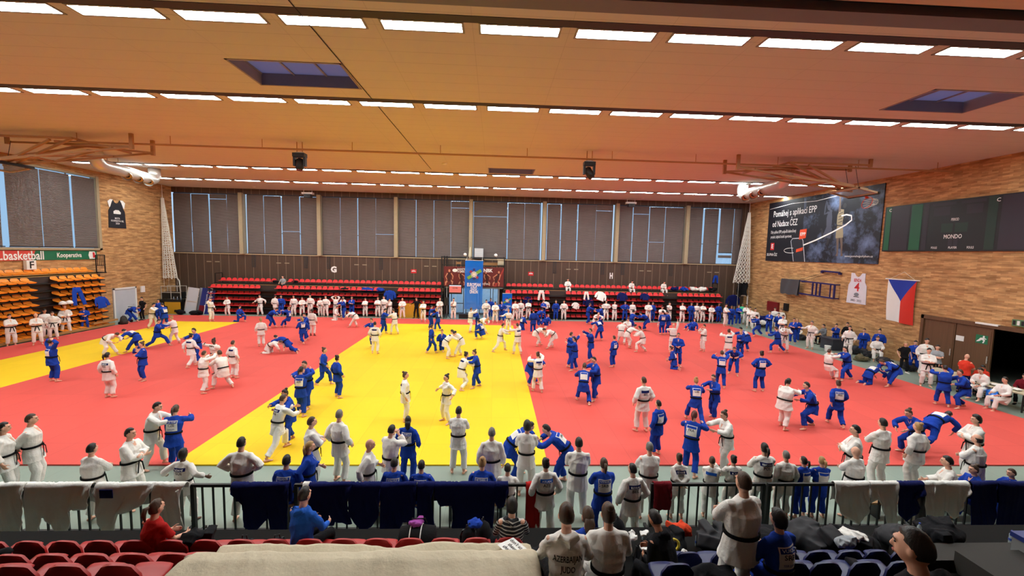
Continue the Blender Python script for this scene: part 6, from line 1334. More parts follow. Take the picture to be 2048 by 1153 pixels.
(4.17,8.55,-0.04,0,1.49,'Wf','behind','kn','person in white judo suit, GER on the back, brown hair, behind the red towel',dict(patch='STARKE/GER')),
(4.91,8.55,-0.04,30,1.42,'Wf','chin','sn','person in white judo suit, small with light blue name strip, right railing',dict(patch='', strip='tee_blue')),
(5.40,8.55,-0.04,0,1.45,'Wf','cross','kd','person in white judo suit, navy name strip, bun, left of tall POL',dict(patch='K.SALI/')),
(6.09,8.55,-0.04,5,1.73,'Wf','cross','pd','person in white judo suit, POL on the back, tall woman at right railing',dict(patch='PIENKOWSKA/POL')),
(6.60,8.55,-0.04,0,1.55,'Wm','stand','sg','person in white judo suit, grey hair, broad back, right of tall POL',dict(w=1.1)),
(7.02,8.55,-0.04,345,1.42,'Bf','cross','pd','person in blue judo suit, dark ponytail, back patch, behind the right railing',dict(patch='')),
(7.44,8.55,-0.04,5,1.42,'Bf','cross','py','person in blue judo suit, blond ponytail, back patch, behind the right railing',dict(patch='')),
(8.87,9.29,-0.04,300,1.84,'Wm','cross','sd','person in white judo suit, black hair, looking left, arms crossed on near right',{}),
(9.96,9.70,-0.04,355,1.84,'Wm','cross','sd','person in white judo suit, black hair, full back view on near right mat edge',{}),
(8.22,8.55,-0.04,350,1.65,'Wm','cross','bn','person in white judo suit, bald on top, broad back, near right railing',dict(w=1.12)),
(10.95,9.74,-0.04,350,1.72,'Wf','stand','ky','person in white judo suit, blond curly bun, holding dark cloth, near right edge',dict(w=1.1)),
(12.91,10.06,-0.04,290,1.80,'Wm','cross','cd','person in white judo suit, bearded, arms crossed, near right mat corner',{}),
(11.66,9.01,-0.04,340,1.74,'Wm','cross','hd','person in white judo suit, bald crown, broad back, near right mat corner',dict(w=1.12)),
(10.50,8.55,-0.04,310,1.83,'Wm','sit','sd','person in white judo suit, dark hair, turned left behind white draped clothes',{}),
(11.12,8.55,-0.04,280,1.59,'Bf','sit','kn','person in blue judo suit, profile left, dark bun, behind navy draped clothes',{}),
(12.04,8.55,-0.04,280,1.47,'Bf','sit','sn','person in blue judo suit, dark hair at the right edge behind railing',{}),
(-2.83,6.00,0.78,20,1.79,'Tm','sit','sd','person in bright blue sweater sitting in front row',dict(c1='tee_blue', top='hood', c2='black_cloth')),
(-4.88,5.85,0.78,20,1.67,'Tf','sit','pn','person in red t-shirt sitting in red front row',dict(c1='red_cloth', c2='black_cloth')),
(0.34,5.85,0.78,0,1.67,'Tf','sit','cd','person in striped top sitting in red front row',dict(top='hood', c1='striped', c2='black_cloth')),
(0.82,4.05,1.74,0,1.80,'Tm','sit','sn','person in white hooded top reading AZERBAIJAN JUDO',dict(c1='gi_white', top='hood', c2='black_cloth', words='AZERBAIJAN/JUDO')),
(1.32,5.10,1.08,0,1.72,'Bf','sit','ln','person in blue judo suit, RIEGERT and GER on the back, sitting on the steps',dict(patch='RIEGERT/GER')),
(1.34,4.28,1.66,0,1.72,'Wf','sit','kn','person in white judo suit, brown top knot, sitting in the foreground',{}),
(3.58,4.60,1.40,345,1.67,'Bf','sit','cd','person in blue judo suit, SRB on the back, messy bun, sitting in foreground',dict(patch='VUKIC/SRB', sponsor='YOUR CLEARING')),
(3.16,4.75,1.30,350,1.82,'Wm','cross','sn','person in white judo suit, biggest standing one in foreground, black belt, back to us',dict(w=1.12)),
(2.87,2.40,2.62,325,1.80,'Tm','sit','sd','person in black with dark hair nearest the camera',dict(top='hood')),
(2.55,5.35,0.75,330,1.79,'Tm','sitlean','sd','person in black crouched among the bags',dict(top='hood', skin='t')),
(6.70,37.00,2.20,180,1.79,'Wm','sit','sd','person in white judo suit, sitting on top row of right far stand, left one',{}),
(12.55,37.00,2.20,180,1.79,'Wm','sitlean','sd','person in white judo suit, sitting on top row of right far stand, middle one',{}),
(15.50,37.00,2.20,175,1.79,'Wm','sitlean','sd','person in white judo suit, sitting on top row of right far stand beside blue clothes',{}),
(-18.50,36.90,1.95,185,1.79,'Tm','sit','sd','person in grey t-shirt sitting on the left far stand',dict(c1='tee_grey', c2='black_cloth', shoe='gi_white')),
]
for p_ in PEOPLE: person(*p_)
# ------------------------------------------------------------------ near stand, railing and seats
mb = MB()
for z0, z1, y0, y1 in ((ZF, .78, 5.2, 7.1), (.78, 1.28, 4.4, 5.2), (1.28, 1.74, 3.55, 4.4), (1.74, 2.18, 2.9, 3.55), (2.18, 2.64, -1.4, 2.9)):
    mb.box((-14, YN+.02, z0), (14, y1, z1))
tag(mb.build('spectator_stand', plain('stand_black', (15, 14, 14), .85, spec=.15)), 'dark stepped spectator stand below the camera', 'stand')
mb = MB(); mb.box((6.9, 6.0, .78), (14, 6.4, .95)); mb.box((7.6, 5.3, .78), (14, 6.0, 1.12)); tag(mb.build('stand_step', plain('step_grey', (44, 41, 38), .85)), 'grey brown step at the right end of the near stand', 'step')
def near_seat(bx, mat, w, label, group, proto=[{}]):
    key = (mat.name, w)
    if key not in proto[0]:
        th = thing('stadium_seat', label, 'seat', bx, 0, group); k = w/.44
        mb = MB(); P = []
        for v in np.linspace(0, 1, 9):
            row = []
            for u in np.linspace(-1, 1, 13):
                cut = max(0, (v-.62)/.38)*.24; a = u*(.22-cut*.22/.44*.9)*k
                row.append((a, -.02-.06*v+.035*u*u-.02*math.sin(v*PI), .46+.37*v-.035*u*u*(v > .95)))
            P.append(row)
        P = np.array(P); mb.grid(P[:, ::-1]); Q = P+np.array([0, .03, 0]); mb.grid(Q)
        for a, b in ((P[0], Q[0]), (Q[-1], P[-1])): mb.grid([a, b])
        mb.grid(np.stack([Q[:, 0], P[:, 0]])); mb.grid(np.stack([P[:, -1], Q[:, -1]])); mb.build('backrest', mat, th, True)
        mb = MB(); mb.loft([(0, .02, .44), (0, .1, .41), (0, .36, .43), (0, .42, .45), (0, .43, .42)], [(.2*k, .02), (.215*k, .025), (.215*k, .025), (.2*k, .025), (.18*k, .02)], 10, ref=(1, 0, 0)); mb.build('seat_pan', mat, th, True)
        for sx in (-1, 1): mb = MB(); mb.bar((sx*.16*k, .1, 0), (sx*.16*k, .1, .41), .035); mb.bar((sx*.16*k, .1, .41), (sx*.16*k, -.02, .5), .03); mb.build('bracket', BLACK, th)
        proto[0][key] = th; return th
    return copy_tree(proto[0][key], bx, 0, label, group)
ORD = ['first', 'second', 'third', 'fourth', 'fifth', 'sixth', 'seventh', 'eighth', 'ninth', 'tenth', 'eleventh', 'twelfth', 'thirteenth', 'fourteenth', 'fifteenth', 'sixteenth', 'seventeenth']
for i in range(16): near_seat((-6.97+i*.485, 5.78, .78), REDN, .44, 'dark red seat in the front row of near stand, %s from the left' % ORD[i], 'red seats, front row of the near stand')
for i in range(5): near_seat((-5.68+i*.47, 4.87, 1.28), REDN, .44, 'dark red seat in the second row of near stand, %s from the left' % ORD[i], 'red seats, second row of the near stand')
for i in range(4): near_seat((-5.27+i*.5, 4.12, 1.74), REDN, .44, 'dark red seat in the nearest row, %s from the left' % ORD[i], 'red seats, nearest row of the near stand')
BLUES = plain('navy_plastic', (20, 30, 84), .4)
for i, x in enumerate((2.86, 3.4, 4.3, 4.78, 5.26, 5.68, 6.09)): near_seat((x, 5.45, .78), BLUES, .4, 'dark blue seat in the front row at right, %s from the left' % ORD[i], 'blue seats, front row at right')
for i, x in enumerate((2.3, 3.76, 4.17, 4.67, 5.15)): near_seat((x, 4.62, 1.28), BLUES, .4, 'dark blue seat in the second row at right, %s from the left' % ORD[i], 'blue seats, second row at right')
# beige cover thrown over two rows of seats
th = thing('dust_cover', 'beige cloth cover thrown over the seats at bottom centre', 'cover'); P = []
prof = [(5.02, 1.5), (4.95, 2.05), (4.86, 2.16), (4.72, 2.13), (4.5, 2.2), (4.3, 2.42), (4.16, 2.6), (4.02, 2.62), (3.8, 2.58), (3.5, 2.56), (3.2, 2.6), (2.9, 2.7)]
S = []
for (a, za), (b, zb) in zip(prof[:-1], prof[1:]):
    for t_ in np.linspace(0, 1, 6, endpoint=False): S.append((a+(b-a)*t_, za+(zb-za)*t_))
for y, z in S:
    row = []
    for u in np.linspace(0, 1, 90):
        wl = -3.42+.12*(5-y) if y > 4.2 else -3.2-.25*(4.2-y); x = wl+(.66-.02*(5-y)-wl)*u
        w_ = .006*math.sin(x*9+y*4)+.012*math.sin(x*4.1-y*7)*math.sin(y*3+x)+.005*math.sin(x*23+y*11+3*math.sin(x*5)); dip = .06*max(0, 1-abs(x+1.2)/.35)*(1 if y > 4.6 else 0)
        e = min(u, 1-u); drop = max(0, .04-e)/.04; row.append((x+(.1 if u > .5 else -.1)*-drop*.3, y, z+w_-dip-drop*drop*.7))
    P.append(row)
mb = MB(); mb.grid(P); o = mb.build('cloth', MATS['cover_cloth'], th, True); md = o.modifiers.new('thickness', 'SOLIDIFY'); md.thickness = .01
# paper sign on the cover
th = thing('paper_sign', 'white paper sign with black words lying on the beige cover', 'sign'); c = V(.29, 4.72, 2.215); R = rz(-1.02)@ry(-.12); n = R[:, 2]
mb = MB(); mb.box((-.16, -.12, -.003), (.16, .12, .0), R, c); mb.build('sheet', WHITE, th)
for k, s_ in enumerate(("don't use", 'these', 'chairs')): letters('lettering', s_, c+R@V(0, .07-.07*k, .003), R[:, 0], R[:, 1], .075, TXTK, th, .01)
# railing: panels of black bars
def railing(x0, x1, label):
    th = thing('railing', label, 'railing', ((x0+x1)/2, 8.03, ZF), 0, 'black railing panels'); w = (x1-x0)/2
    mb = MB(); mb.bar((-w, 0, 1.1), (w, 0, 1.1), .055); mb.build('top_rail', BLACK, th); mb = MB(); mb.bar((-w, 0, .16), (w, 0, .16), .05); mb.build('bottom_rail', BLACK, th)
    for s in (-1, 1):
        mb = MB(); mb.bar((s*(w-.03), 0, 0), (s*(w-.03), 0, 1.1), .07); mb.build('post', BLACK, th); mb = MB(); mb.bar((s*(w-.03), -.3, .03), (s*(w-.03), .3, .03), .06); mb.build('foot', BLACK, th)
    n = int(2*w/.19); b0 = None
    for i in range(1, n):
        x = -w+2*w*i/n
        if b0 is None: mb = MB(); mb.bar((0, 0, .16), (0, 0, 1.1), .028); b0 = mb.build('bar', BLACK, th, False, (x, 0, 0))
        else: q = b0.copy(); COL.objects.link(q); q.location = (x, 0, 0)
railing(-13.0, -9.3, 'black railing panel at the left edge of the photo'); railing(-9.25, -6.1, 'black railing panel carrying the pink looking white clothes'); railing(-5.9, -4.05, 'black railing panel behind the SUI player'); railing(-3.9, -1.25, 'black railing panel behind the bright blue sweater')
railing(-1.2, .95, 'black railing panel left of the gap'); railing(3.34, 5.78, 'black railing panel right of the gap'); railing(5.84, 9.28, 'black railing panel carrying white and navy clothes at right'); railing(9.34, 12.6, 'black railing panel at the right edge')
GARMENTS = [
('judo_jacket','white judo jacket draped at the left end of the railing','gi_white',[(-9.67, 1.12), (-9.29, 1.11), (-9.25, 0.93), (-9.07, 0.95), (-8.99, 0.1)],0.5),
('judo_trousers','white judo trousers draped second from left on the railing','gi_white',[(-9.0, 1.05), (-8.76, 1.05), (-8.67, 0.61), (-8.51, 0.73), (-8.37, 1.06), (-8.17, 0.84), (-8.16, 0.48), (-7.83, 0.48), (-7.75, 0.06)],0.4),
('judo_jacket','white judo jacket with name strip draped third from left','gi_white',[(-7.68, 0.11), (-7.64, 0.67), (-7.53, 1.06), (-7.38, 1.07), (-7.32, 0.55), (-7.11, 0.55), (-6.79, 0.39), (-6.57, 0.04)],0.45),
('judo_trousers','white judo trousers hooked over railing beside the black gap posts','gi_white',[(-6.63, 1.01), (-6.43, 1.01), (-6.4, 0.68), (-6.24, 0.87), (-5.99, 1.01), (-6.08, 0.37), (-6.14, 0.1)],0.1),
('judo_jacket','navy judo jacket draped in front of the SUI player','gi_navy',[(-5.11, 0.17), (-4.87, 0.37), (-4.86, 0.84), (-4.65, 0.95), (-4.36, 0.63), (-4.31, 1.06), (-4.04, 1.1), (-3.99, 0.12)],0.4),
('sports_bag_strap','small white and navy cloth draped beside the bun behind railing','gi_white',[(-3.72, 0.12), (-3.71, 0.4), (-3.63, 0.33), (-3.6, 0.07)],0.2),
('judo_jacket','navy judo jacket draped in the middle behind blue sweater','gi_navy',[(-3.61, 0.59), (-3.38, 0.82), (-3.11, 0.83), (-3.08, 0.74), (-2.89, 0.78), (-2.75, 0.81), (-2.85, 0.4), (-2.82, 0.12)],0.4),
('judo_jacket','navy judo jacket with pointed hem draped next to the trousers','gi_navy',[(-2.83, 0.49), (-2.73, 0.75), (-2.54, 0.98), (-2.35, 0.83), (-2.22, 0.64), (-2.19, 0.12)],0.4),
('judo_trousers','navy judo trousers with long legs draped mid railing','gi_navy',[(-2.2, 1.18), (-1.78, 1.2), (-1.76, 0.77), (-1.51, 0.73), (-1.48, 0.18)],0.4),
('judo_jacket','navy judo jacket draped right of the long navy trousers','gi_navy',[(-1.46, 0.83), (-1.32, 0.88), (-1.11, 0.82), (-1.18, 0.28), (-1.14, 0.12)],0.4),
('judo_jacket','wide navy judo jacket draped near right end of left railing','gi_navy',[(-1.12, 0.2), (-1.0, 0.41), (-0.75, 0.41), (-0.73, 0.76), (-0.77, 0.9), (-0.61, 1.03), (0.07, 1.02), (0.11, 0.29)],0.4),
('track_jacket','navy and white striped track jacket draped at railing end','gi_navy',[(0.11, 0.34), (0.19, 0.48), (0.29, 0.44), (0.37, 0.13)],0.35),
('towel','long red towel hanging at the right end of left railing','red_cloth',[(0.74, 1.1), (0.87, 1.32), (1.01, 1.29), (1.03, 0.94)],0.5),
('towel','dark red towel hung at left end of the right railing','maroon_cloth',[(3.39, 0.49), (3.51, 0.53), (3.74, 0.53), (3.76, 0.14)],0.4),
('judo_jacket','white judo jacket with pointed hem draped first on right railing','gi_white',[(7.27, 0.31), (7.43, 0.65), (7.62, 0.76), (7.83, 0.88), (8.03, 0.54), (8.02, 0.15)],0.4),
('judo_trousers','white judo trousers draped second on right railing','gi_white',[(8.05, 0.4), (8.23, 0.32), (8.38, 0.65), (8.5, 0.92), (8.68, 0.9), (8.64, 0.15)],0.4),
('judo_jacket','navy judo jacket with pointed hem draped between white clothes','gi_navy',[(8.67, 0.63), (8.89, 0.83), (8.99, 0.71), (9.16, 0.52), (8.99, 0.32), (9.24, 0.21)],0.4),
('track_jacket','white and grey striped sleeve draped on right railing','gi_white',[(9.24, 0.32), (9.34, 0.77), (9.49, 0.77), (9.44, 0.15)],0.4),
('judo_jacket','white judo jacket with wide sleeve draped left of navy clothes','gi_white',[(9.45, 0.85), (9.71, 0.87), (9.72, 0.57), (9.96, 0.78), (10.11, 0.49), (10.17, 0.28), (10.25, 0.15)],0.4),
('judo_trousers','navy judo trousers draped near the right edge','gi_navy',[(10.32, 0.91), (10.56, 1.0), (10.6, 0.95), (10.78, 1.1), (10.9, 0.84), (10.83, 0.16)],0.4),
('judo_jacket','wide navy judo jacket draped at the right edge of railing','gi_navy',[(10.93, 0.89), (11.29, 1.18), (11.76, 1.22), (11.99, 1.22)],0.5),
]

rnd = random.Random(11)
for nm_, lab, mt, prof, back in GARMENTS:
    xs = [p[0] for p in prof]; k = 40; P = []; ph = rnd.uniform(0, 6)
    # walk along the hem as drawn; the top edge spans the same width
    L = [0]
    for a, b in zip(prof[:-1], prof[1:]): L.append(L[-1]+math.hypot(b[0]-a[0], b[1]-a[1])+1e-6)
    xl, xr = min(xs), max(xs); cols = []
    for i in range(k+1):
        t_ = L[-1]*i/k; hx = np.interp(t_, L, xs); hd = np.interp(t_, L, [p[1] for p in prof]); tx = xl+(xr-xl)*i/k; cols.append((tx, hx, hd))
    for v in np.linspace(0, 1, 26):
        row = []
        for tx, hx, hd in cols:
            tot = back+.08+hd; s = v*tot; w_ = .022*math.sin(tx*21+ph)+.014*math.sin(tx*47+ph*2)
            if s < back: row.append((tx+.02*math.sin(s*9), 8.075+w_*(1-s/back)*.6, 1.09-(back-s)))
            elif s < back+.08: a = (s-back)/.08*PI; row.append((tx, 8.03+.045*math.cos(a), 1.09+.03*math.sin(a)))
            else: q = (s-back-.08)/max(hd, .01); row.append((tx+(hx-tx)*q**1.3, 7.985-.03*q-abs(w_)*1.2*q-.01*math.sin(q*7+tx*5), 1.09-(s-back-.08)))
        P.append(row)
    mb = MB(); mb.grid(P); o = mb.build(nm_, MATS[mt], None, True); md = o.modifiers.new('thickness', 'SOLIDIFY'); md.thickness = .012; tag(o, lab, 'clothing', 'clothes hung on the railing')
    if 'name strip' in lab:
        mb = MB(); mb.box((xl+.12, 7.925, .86), (xl+.36, 7.94, 1.03)); mb.build('name_strip', MATS['gi_navy'], o)
for x0, x1, w_ in ((-4.35, -3.35, 'SUI player'), (-2.6, -1.35, 'two name strips'), (-.95, .35, 'blond bun'), (8.6, 11.4, 'right navy clothes')):
    th = thing('bench', 'low wooden bench behind the railing at the %s' % w_, 'bench', ((x0+x1)/2, 8.6, ZF)); mb = MB(); mb.box((-(x1-x0)/2, -.14, .36), ((x1-x0)/2, .2, .4)); mb.build('seat', MATS['ply'], th)
    for s in (-1, 1): mb = MB(); mb.box((s*(x1-x0)*.42-.03, -.12, 0), (s*(x1-x0)*.42+.03, .18, .36)); mb.build('leg', BLACK, th)
# soft heaps, bags and bottles
def blob(name, label, cat, loc, size, mat, seed, group=None, rzv=0, bumps=.18, lumps=7):
    rs = random.Random(seed); mb = MB(); sx, sy, sz = size
    mb.ball((0, 0, sz*.4), (sx*.42, sy*.42, sz*.4), 12)
    for i in range(lumps+4):
        R_ = rz(rs.uniform(0, 3))@rx(rs.uniform(-.6, .6)); mb.box((-sx*rs.uniform(.1, .22), -sy*rs.uniform(.1, .24), -sz*rs.uniform(.12, .26)), (sx*rs.uniform(.1, .22), sy*rs.uniform(.1, .24), sz*rs.uniform(.12, .26)), R_, (rs.uniform(-.3, .3)*sx, rs.uniform(-.3, .3)*sy, sz*rs.uniform(.2, .68)))
    v = [np.array([(p[0], p[1], max(p[2], .004)) for p in q]) for q in mb.v]; mb.v = v
    me = bake(mb, max(.012, max(size)/40), mat, seed, .016, name, 3); o = link(name, me, None, loc, rzv); tag(o, label, cat, group); return o
def backpack(label, loc, rzv, mat, s=1.0, group=None):
    th = thing('backpack', label, 'bag', loc, rzv, group)
    mb = MB(); mb.loft([(0, 0, .0), (0, 0, .03), (0, 0, .25*s), (0, .02, .42*s), (0, .03, .5*s)], [(.12*s, .08*s), (.17*s, .12*s), (.17*s, .13*s), (.13*s, .1*s), (.05*s, .04*s)], 14, ref=(1, 0, 0)); mb.build('bag_body', mat, th, True)
    mb = MB(); mb.loft([(0, -.1*s, .05*s), (0, -.14*s, .08*s), (0, -.14*s, .24*s), (0, -.1*s, .28*s)], [(.1*s, .02), (.12*s, .05*s), (.12*s, .05*s), (.09*s, .02)], 10, ref=(1, 0, 0)); mb.build('front_pocket', mat, th, True)
    mb = MB(); mb.loft([(-.04, .03, .49*s), (-.03, .03, .56*s), (.03, .03, .56*s), (.04, .03, .49*s)], .01, 6); mb.build('handle', BLACK, th)
    for sx in (-.07, .07): mb = MB(); mb.loft([(sx*s, .1*s, .45*s), (sx*s, .16*s, .3*s), (sx*s, .12*s, .06*s)], [(.025, .008)]*3, 6, ref=(1, 0, 0)); mb.build('strap', BLACK, th)
    return th
def bottle(label, loc, capmat, group='plastic bottles on the near stand'):
    th = thing('bottle', label, 'bottle', loc, 0, group)
    mb = MB(); mb.loft([(0, 0, 0), (0, 0, .01), (0, 0, .1), (0, 0, .11), (0, 0, .17), (0, 0, .21), (0, 0, .225)], [.03, .034, .034, .031, .034, .014, .013], 12); mb.build('body', MATS['bottle_plastic'], th, True)
    mb = MB(); mb.cyl((0, 0, .225), (0, 0, .245), .015, 10); mb.build('cap', capmat, th); mb = MB(); mb.loft([(0, 0, .06), (0, 0, .1)], .0348, 12, cap=False); mb.build('wrapper', TXTB, th); return th
NB = MATS['black_cloth']
th = thing('duffel_bag', 'black duffel bag with white piping standing on the front red row', 'bag', (-1.08, 5.95, 1.24))
mb = MB(); mb.loft([(-.28, 0, .18), (-.25, 0, .18), (0, 0, .2), (.25, 0, .18), (.28, 0, .18)], [(.1, .1), (.18, .19), (.2, .2), (.18, .19), (.1, .1)], 16, ref=(0, 1, 0)); mb.build('bag_body', NB, th, True)
for sx in (-.1, .06): mb = MB(); mb.loft([(sx, .205*math.cos(a), .19+.205*math.sin(a)) for a in np.linspace(-.2, PI+.2, 14)], .008, 6); mb.build('piping', TXTW, th)
mb = MB(); mb.loft([(-.12, .1, .38), (-.1, .08, .46), (.1, .08, .46), (.12, .1, .38)], .012, 6); mb.build('handle', NB, th)
blob('folded_jacket', 'mauve folded garment on top of the black duffel bag', 'clothing', (-1.12, 6.0, 1.62), (.3, .2, .1), MATS['mauve_cloth'], 3)
th = thing('track_jacket', 'black jacket with three white stripes over a red seat at left', 'clothing', (-6.55, 5.3, 1.28))
P = [[(-.28+.56*u, .1-.28*v-.02*math.sin(u*13), .42-.02*math.sin(v*9+u*5)-.34*v*v*(1+.3*u)) for u in np.linspace(0, 1, 22)] for v in np.linspace(0, 1, 18)]
mb = MB(); mb.grid(P); o = mb.build('cloth', NB, th, True); o.modifiers.new('t', 'SOLIDIFY').thickness = .03
for k in range(3):
    mb = MB(); mb.grid([[(-.1+.06*k+.012*s+.14*v, .085-.28*v-.02*math.sin((.33+.1*k)*13), .445-.34*v*v*(1+.3*(.33+.1*k))) for v in np.linspace(0, .95, 12)] for s in (-1, 1)]); mb.build('white_stripe', TXTW, th)
blob('jacket', 'black jacket heaped on the front red row beside the red t-shirt', 'clothing', (-4.35, 5.95, 1.18), (.55, .4, .5), NB, 5)
for i, (x, y, z, s, lab) in enumerate(((-3.78, 6.15, .78, 1.0, 'black backpack behind the front red row, left of beige cover'), (-3.3, 6.2, .78, .95, 'dark backpack with red lining behind the front red row'), (-.3, 5.95, 1.2, .8, 'small black backpack on a front row red seat'), (-.08, 6.3, .95, 1.0, 'black backpack beside the striped top'), (2.2, 6.55, .78, 1.1, 'black backpack in the gap beside the right railing'), (2.45, 6.0, .78, 1.0, 'black backpack with a white tag near the gap'))): backpack(lab, (x, y, z), .4*i, NB, s, 'black backpacks on the near stand')
blob('jacket', 'blue garment lying on a front row red seat', 'clothing', (-.22, 6.05, 1.56), (.3, .22, .12), MATS['gi_blue'], 8)
blob('sports_bag', 'black bags heaped right of the beige cover', 'bag', (.95, 6.1, .78), (.6, .6, .5), NB, 9); blob('jacket', 'cream coat edge hanging beside the beige cover', 'clothing', (.82, 5.0, 1.28), (.35, .6, .8), MATS['cream_cloth'], 10)
blob('folded_jacket', 'orange red garment heaped against the right railing', 'clothing', (3.3, 6.62, .98), (.55, .3, .26), MATS['orange_cloth'], 12)
for i, (x, y, z, sx, sz, lab) in enumerate(((3.0, 6.3, .78, .7, .32, 'dark sports bag under the orange red garment'), (3.9, 6.2, .78, .8, .4, 'dark sports bag behind the first blue seats'), (4.7, 6.35, .78, .9, .34, 'dark sports bag behind the SRB player'), (5.5, 6.3, .78, .8, .42, 'dark sports bag with grey side at the right railing'), (6.3, 6.3, .78, .9, .3, 'low dark sports bag under the white garment'), (7.2, 6.4, .78, .8, .36, 'dark sports bag right of the white garment'), (8.2, 6.55, .78, .7, .3, 'dark sports bag near right step'), (2.7, 5.6, .78, .6, .45, 'dark bag heap with white shoes beside yellow strap'))): blob('sports_bag', lab, 'bag', (x, y+.12, z), (sx*1.15, .6, sz*1.35), plain('bag_dark', (30, 30, 36), .8) if i % 2 else NB, 20+i, 'dark sports bags on the right near stand')
blob('sports_bag', 'grey and black bag leaning behind the SRB player', 'bag', (4.5, 5.75, .95), (.55, .3, .62), MATS['grey_cloth'], 31); blob('folded_jacket', 'pale garment crumpled on the blue seats', 'clothing', (5.35, 5.6, 1.5), (.4, .25, .2), MATS['tee_grey'], 32); blob('folded_jacket', 'white garment crumpled on top of the low dark bag', 'clothing', (6.2, 6.35, 1.08), (.55, .3, .14), MATS['gi_white'], 33)
blob('jacket', 'black coat lying over the blue seats beside nearest person', 'clothing', (5.0, 4.9, 1.28), (.8, .5, .5), NB, 34); blob('hood', 'black hooded coat standing up between the blue seats', 'clothing', (4.05, 3.9, 1.74), (.4, .35, .5), plain('coat_black', (24, 24, 28), .8), 35); blob('folded_jacket', 'white scraps of clothing beside the nearest person', 'clothing', (3.3, 3.4, 2.18), (.5, .3, .16), MATS['gi_white'], 36); blob('jacket', 'black bag in the bottom right corner', 'bag', (4.6, 3.2, 1.74), (1.2, .7, .5), NB, 37)
blob('jacket', 'black jacket heaped on seats in front of the biggest standing man', 'clothing', (2.75, 4.7, 1.5), (.7, .4, .6), NB, 38)
for i, (x, y, z, lab) in enumerate(((2.68, 6.62, .78, 'clear bottle standing by the right railing post'), (2.95, 6.72, .78, 'clear bottle beside the orange red garment'), (3.62, 6.6, .78, 'clear bottle right of the orange red garment'), (2.62, 5.35, 1.1, 'green capped bottle near the yellow strap'), (5.7, 6.7, .78, 'blue capped bottle at the right railing'), (7.7, 6.65, .9, 'clear bottle near the right navy clothes'), (9.4, 6.6, .78, 'tall clear bottle at the far right of railing'), (8.2, 6.66, .78, 'dark bottle near the right step'))): bottle(lab, (x, y, z), GREENP if i == 3 else TXTB)
mb = MB(); mb.loft([(2.95+.1*math.cos(a), 6.1, 1.18+.1*math.sin(a)) for a in np.arange(14)*2*PI/14], .02, 8, ref=(0, 1, 0), closed=True); tag(mb.build('yellow_strap', plain('strap_yellow', (214, 190, 50), .6), None, True), 'yellow looped strap on the dark bags at right', 'strap')
mb = MB(); mb.box((-.09, -.06, 0), (.09, .06, .24)); tag(mb.build('paper_bag', WHITE, None, False, (2.74, 5.3, 1.12)), 'white paper bag beside the green capped bottle', 'bag')
for i, (x, y, z) in enumerate(((2.3, 6.1, 1.3), (2.42, 5.9, 1.24), (2.35, 5.5, 1.2), (2.6, 6.4, 1.12), (3.05, 5.9, 1.12))): blob('shoe', 'white and black sports shoe lying on the dark bags, %s from the left railing post' % ORD[i], 'shoe', (x, y, z), (.12, .26, .1), WHITE, 50+i, 'sports shoes among the bags', .7*i)
mb = MB(); mb.box((-.3, -.25, 0), (.3, .25, .34)); th = thing('cool_box', 'grey box with blue lid at bottom right of railing', 'box', (9.0, 5.85, .95)); mb.build('box_body', plain('box_grey', (120, 122, 124), .6), th); mb = MB(); mb.box((-.32, -.27, .34), (.32, .27, .42)); mb.build('lid', plain('lid_blue', (26, 42, 110), .5), th)
mb = MB(); mb.box((1.9, 4.9, 1.28), (2.4, 5.15, 1.4)); tag(mb.build('crate', plain('crate_yellow', (200, 180, 60), .6)), 'low yellow crate beside the white top knot', 'crate')
mb = MB(); mb.cyl((.52, 3.45, 1.74), (.5, 3.45, 2.86), .008, 8); mb.cyl((.52, 3.45, 1.74), (.52, 3.45, 1.76), .06, 12); tag(mb.build('pole', BLACK, None, True), 'thin black pole standing before the white hooded top', 'pole')
# ------------------------------------------------------------------ clothes and gear around the hall
def garment(label, loc, rot, mat, kind='jacket', s=1.0, group=None):
    """jacket or trousers laid out flat: x across, z along, y thickness"""
    mb = MB(); y = .02
    if kind == 'jacket':
        mb.loft([(0, 0, 0), (0, 0, -.1), (0, .01, -.4), (0, .03, -.72)], [(.12, .03), (.28, .05), (.27, .05), (.3, .045)], 12, ref=(1, 0, 0))
        for sg in (-1, 1): mb.loft([(sg*.2, 0, -.08), (sg*.36, .02, -.3), (sg*.4, .05, -.6)], [(.1, .04), (.1, .04), (.1, .035)], 10, ref=(0, 0, 1))
    else:
        mb.loft([(0, 0, 0), (0, 0, -.14), (0, .02, -.26)], [(.22, .04), (.25, .05), (.26, .05)], 12, ref=(1, 0, 0))
        for sg in (-1, 1): mb.loft([(sg*.13, 0, -.2), (sg*.2, .02, -.55), (sg*.26, .05, -.95)], [(.14, .045), (.13, .045), (.12, .04)], 10, ref=(1, 0, 0))
    me = bake(mb, .03, mat, int(abs(loc[0]*97)) % 999, .012, kind, 3); o = link('judo_jacket' if kind == 'jacket' else 'judo_trousers', me, None, loc); o.rotation_euler = rot; o.scale = (s, s, s); tag(o, label, 'clothing', group); return o
fr = 35.93
garment('white judo trousers hung with legs apart over the right far seats', (4.2, fr, 2.55), (-.1, 0, 0), MATS['gi_white'], 'trousers', .95)
garment('white judo trousers hung beside the left seated person, right far stand', (8.2, fr, 2.5), (-.2, 0, 0), MATS['gi_white'], 'trousers', .75)
garment('white judo jacket spread over the right far seats', (9.6, fr, 2.5), (-.5, .35, 0), MATS['gi_white'], 'jacket', 1.2); garment('navy judo jacket spread right of the white jacket, right far stand', (11.4, fr, 2.48), (-.4, 0, 0), MATS['gi_navy'], 'jacket', 1.1)
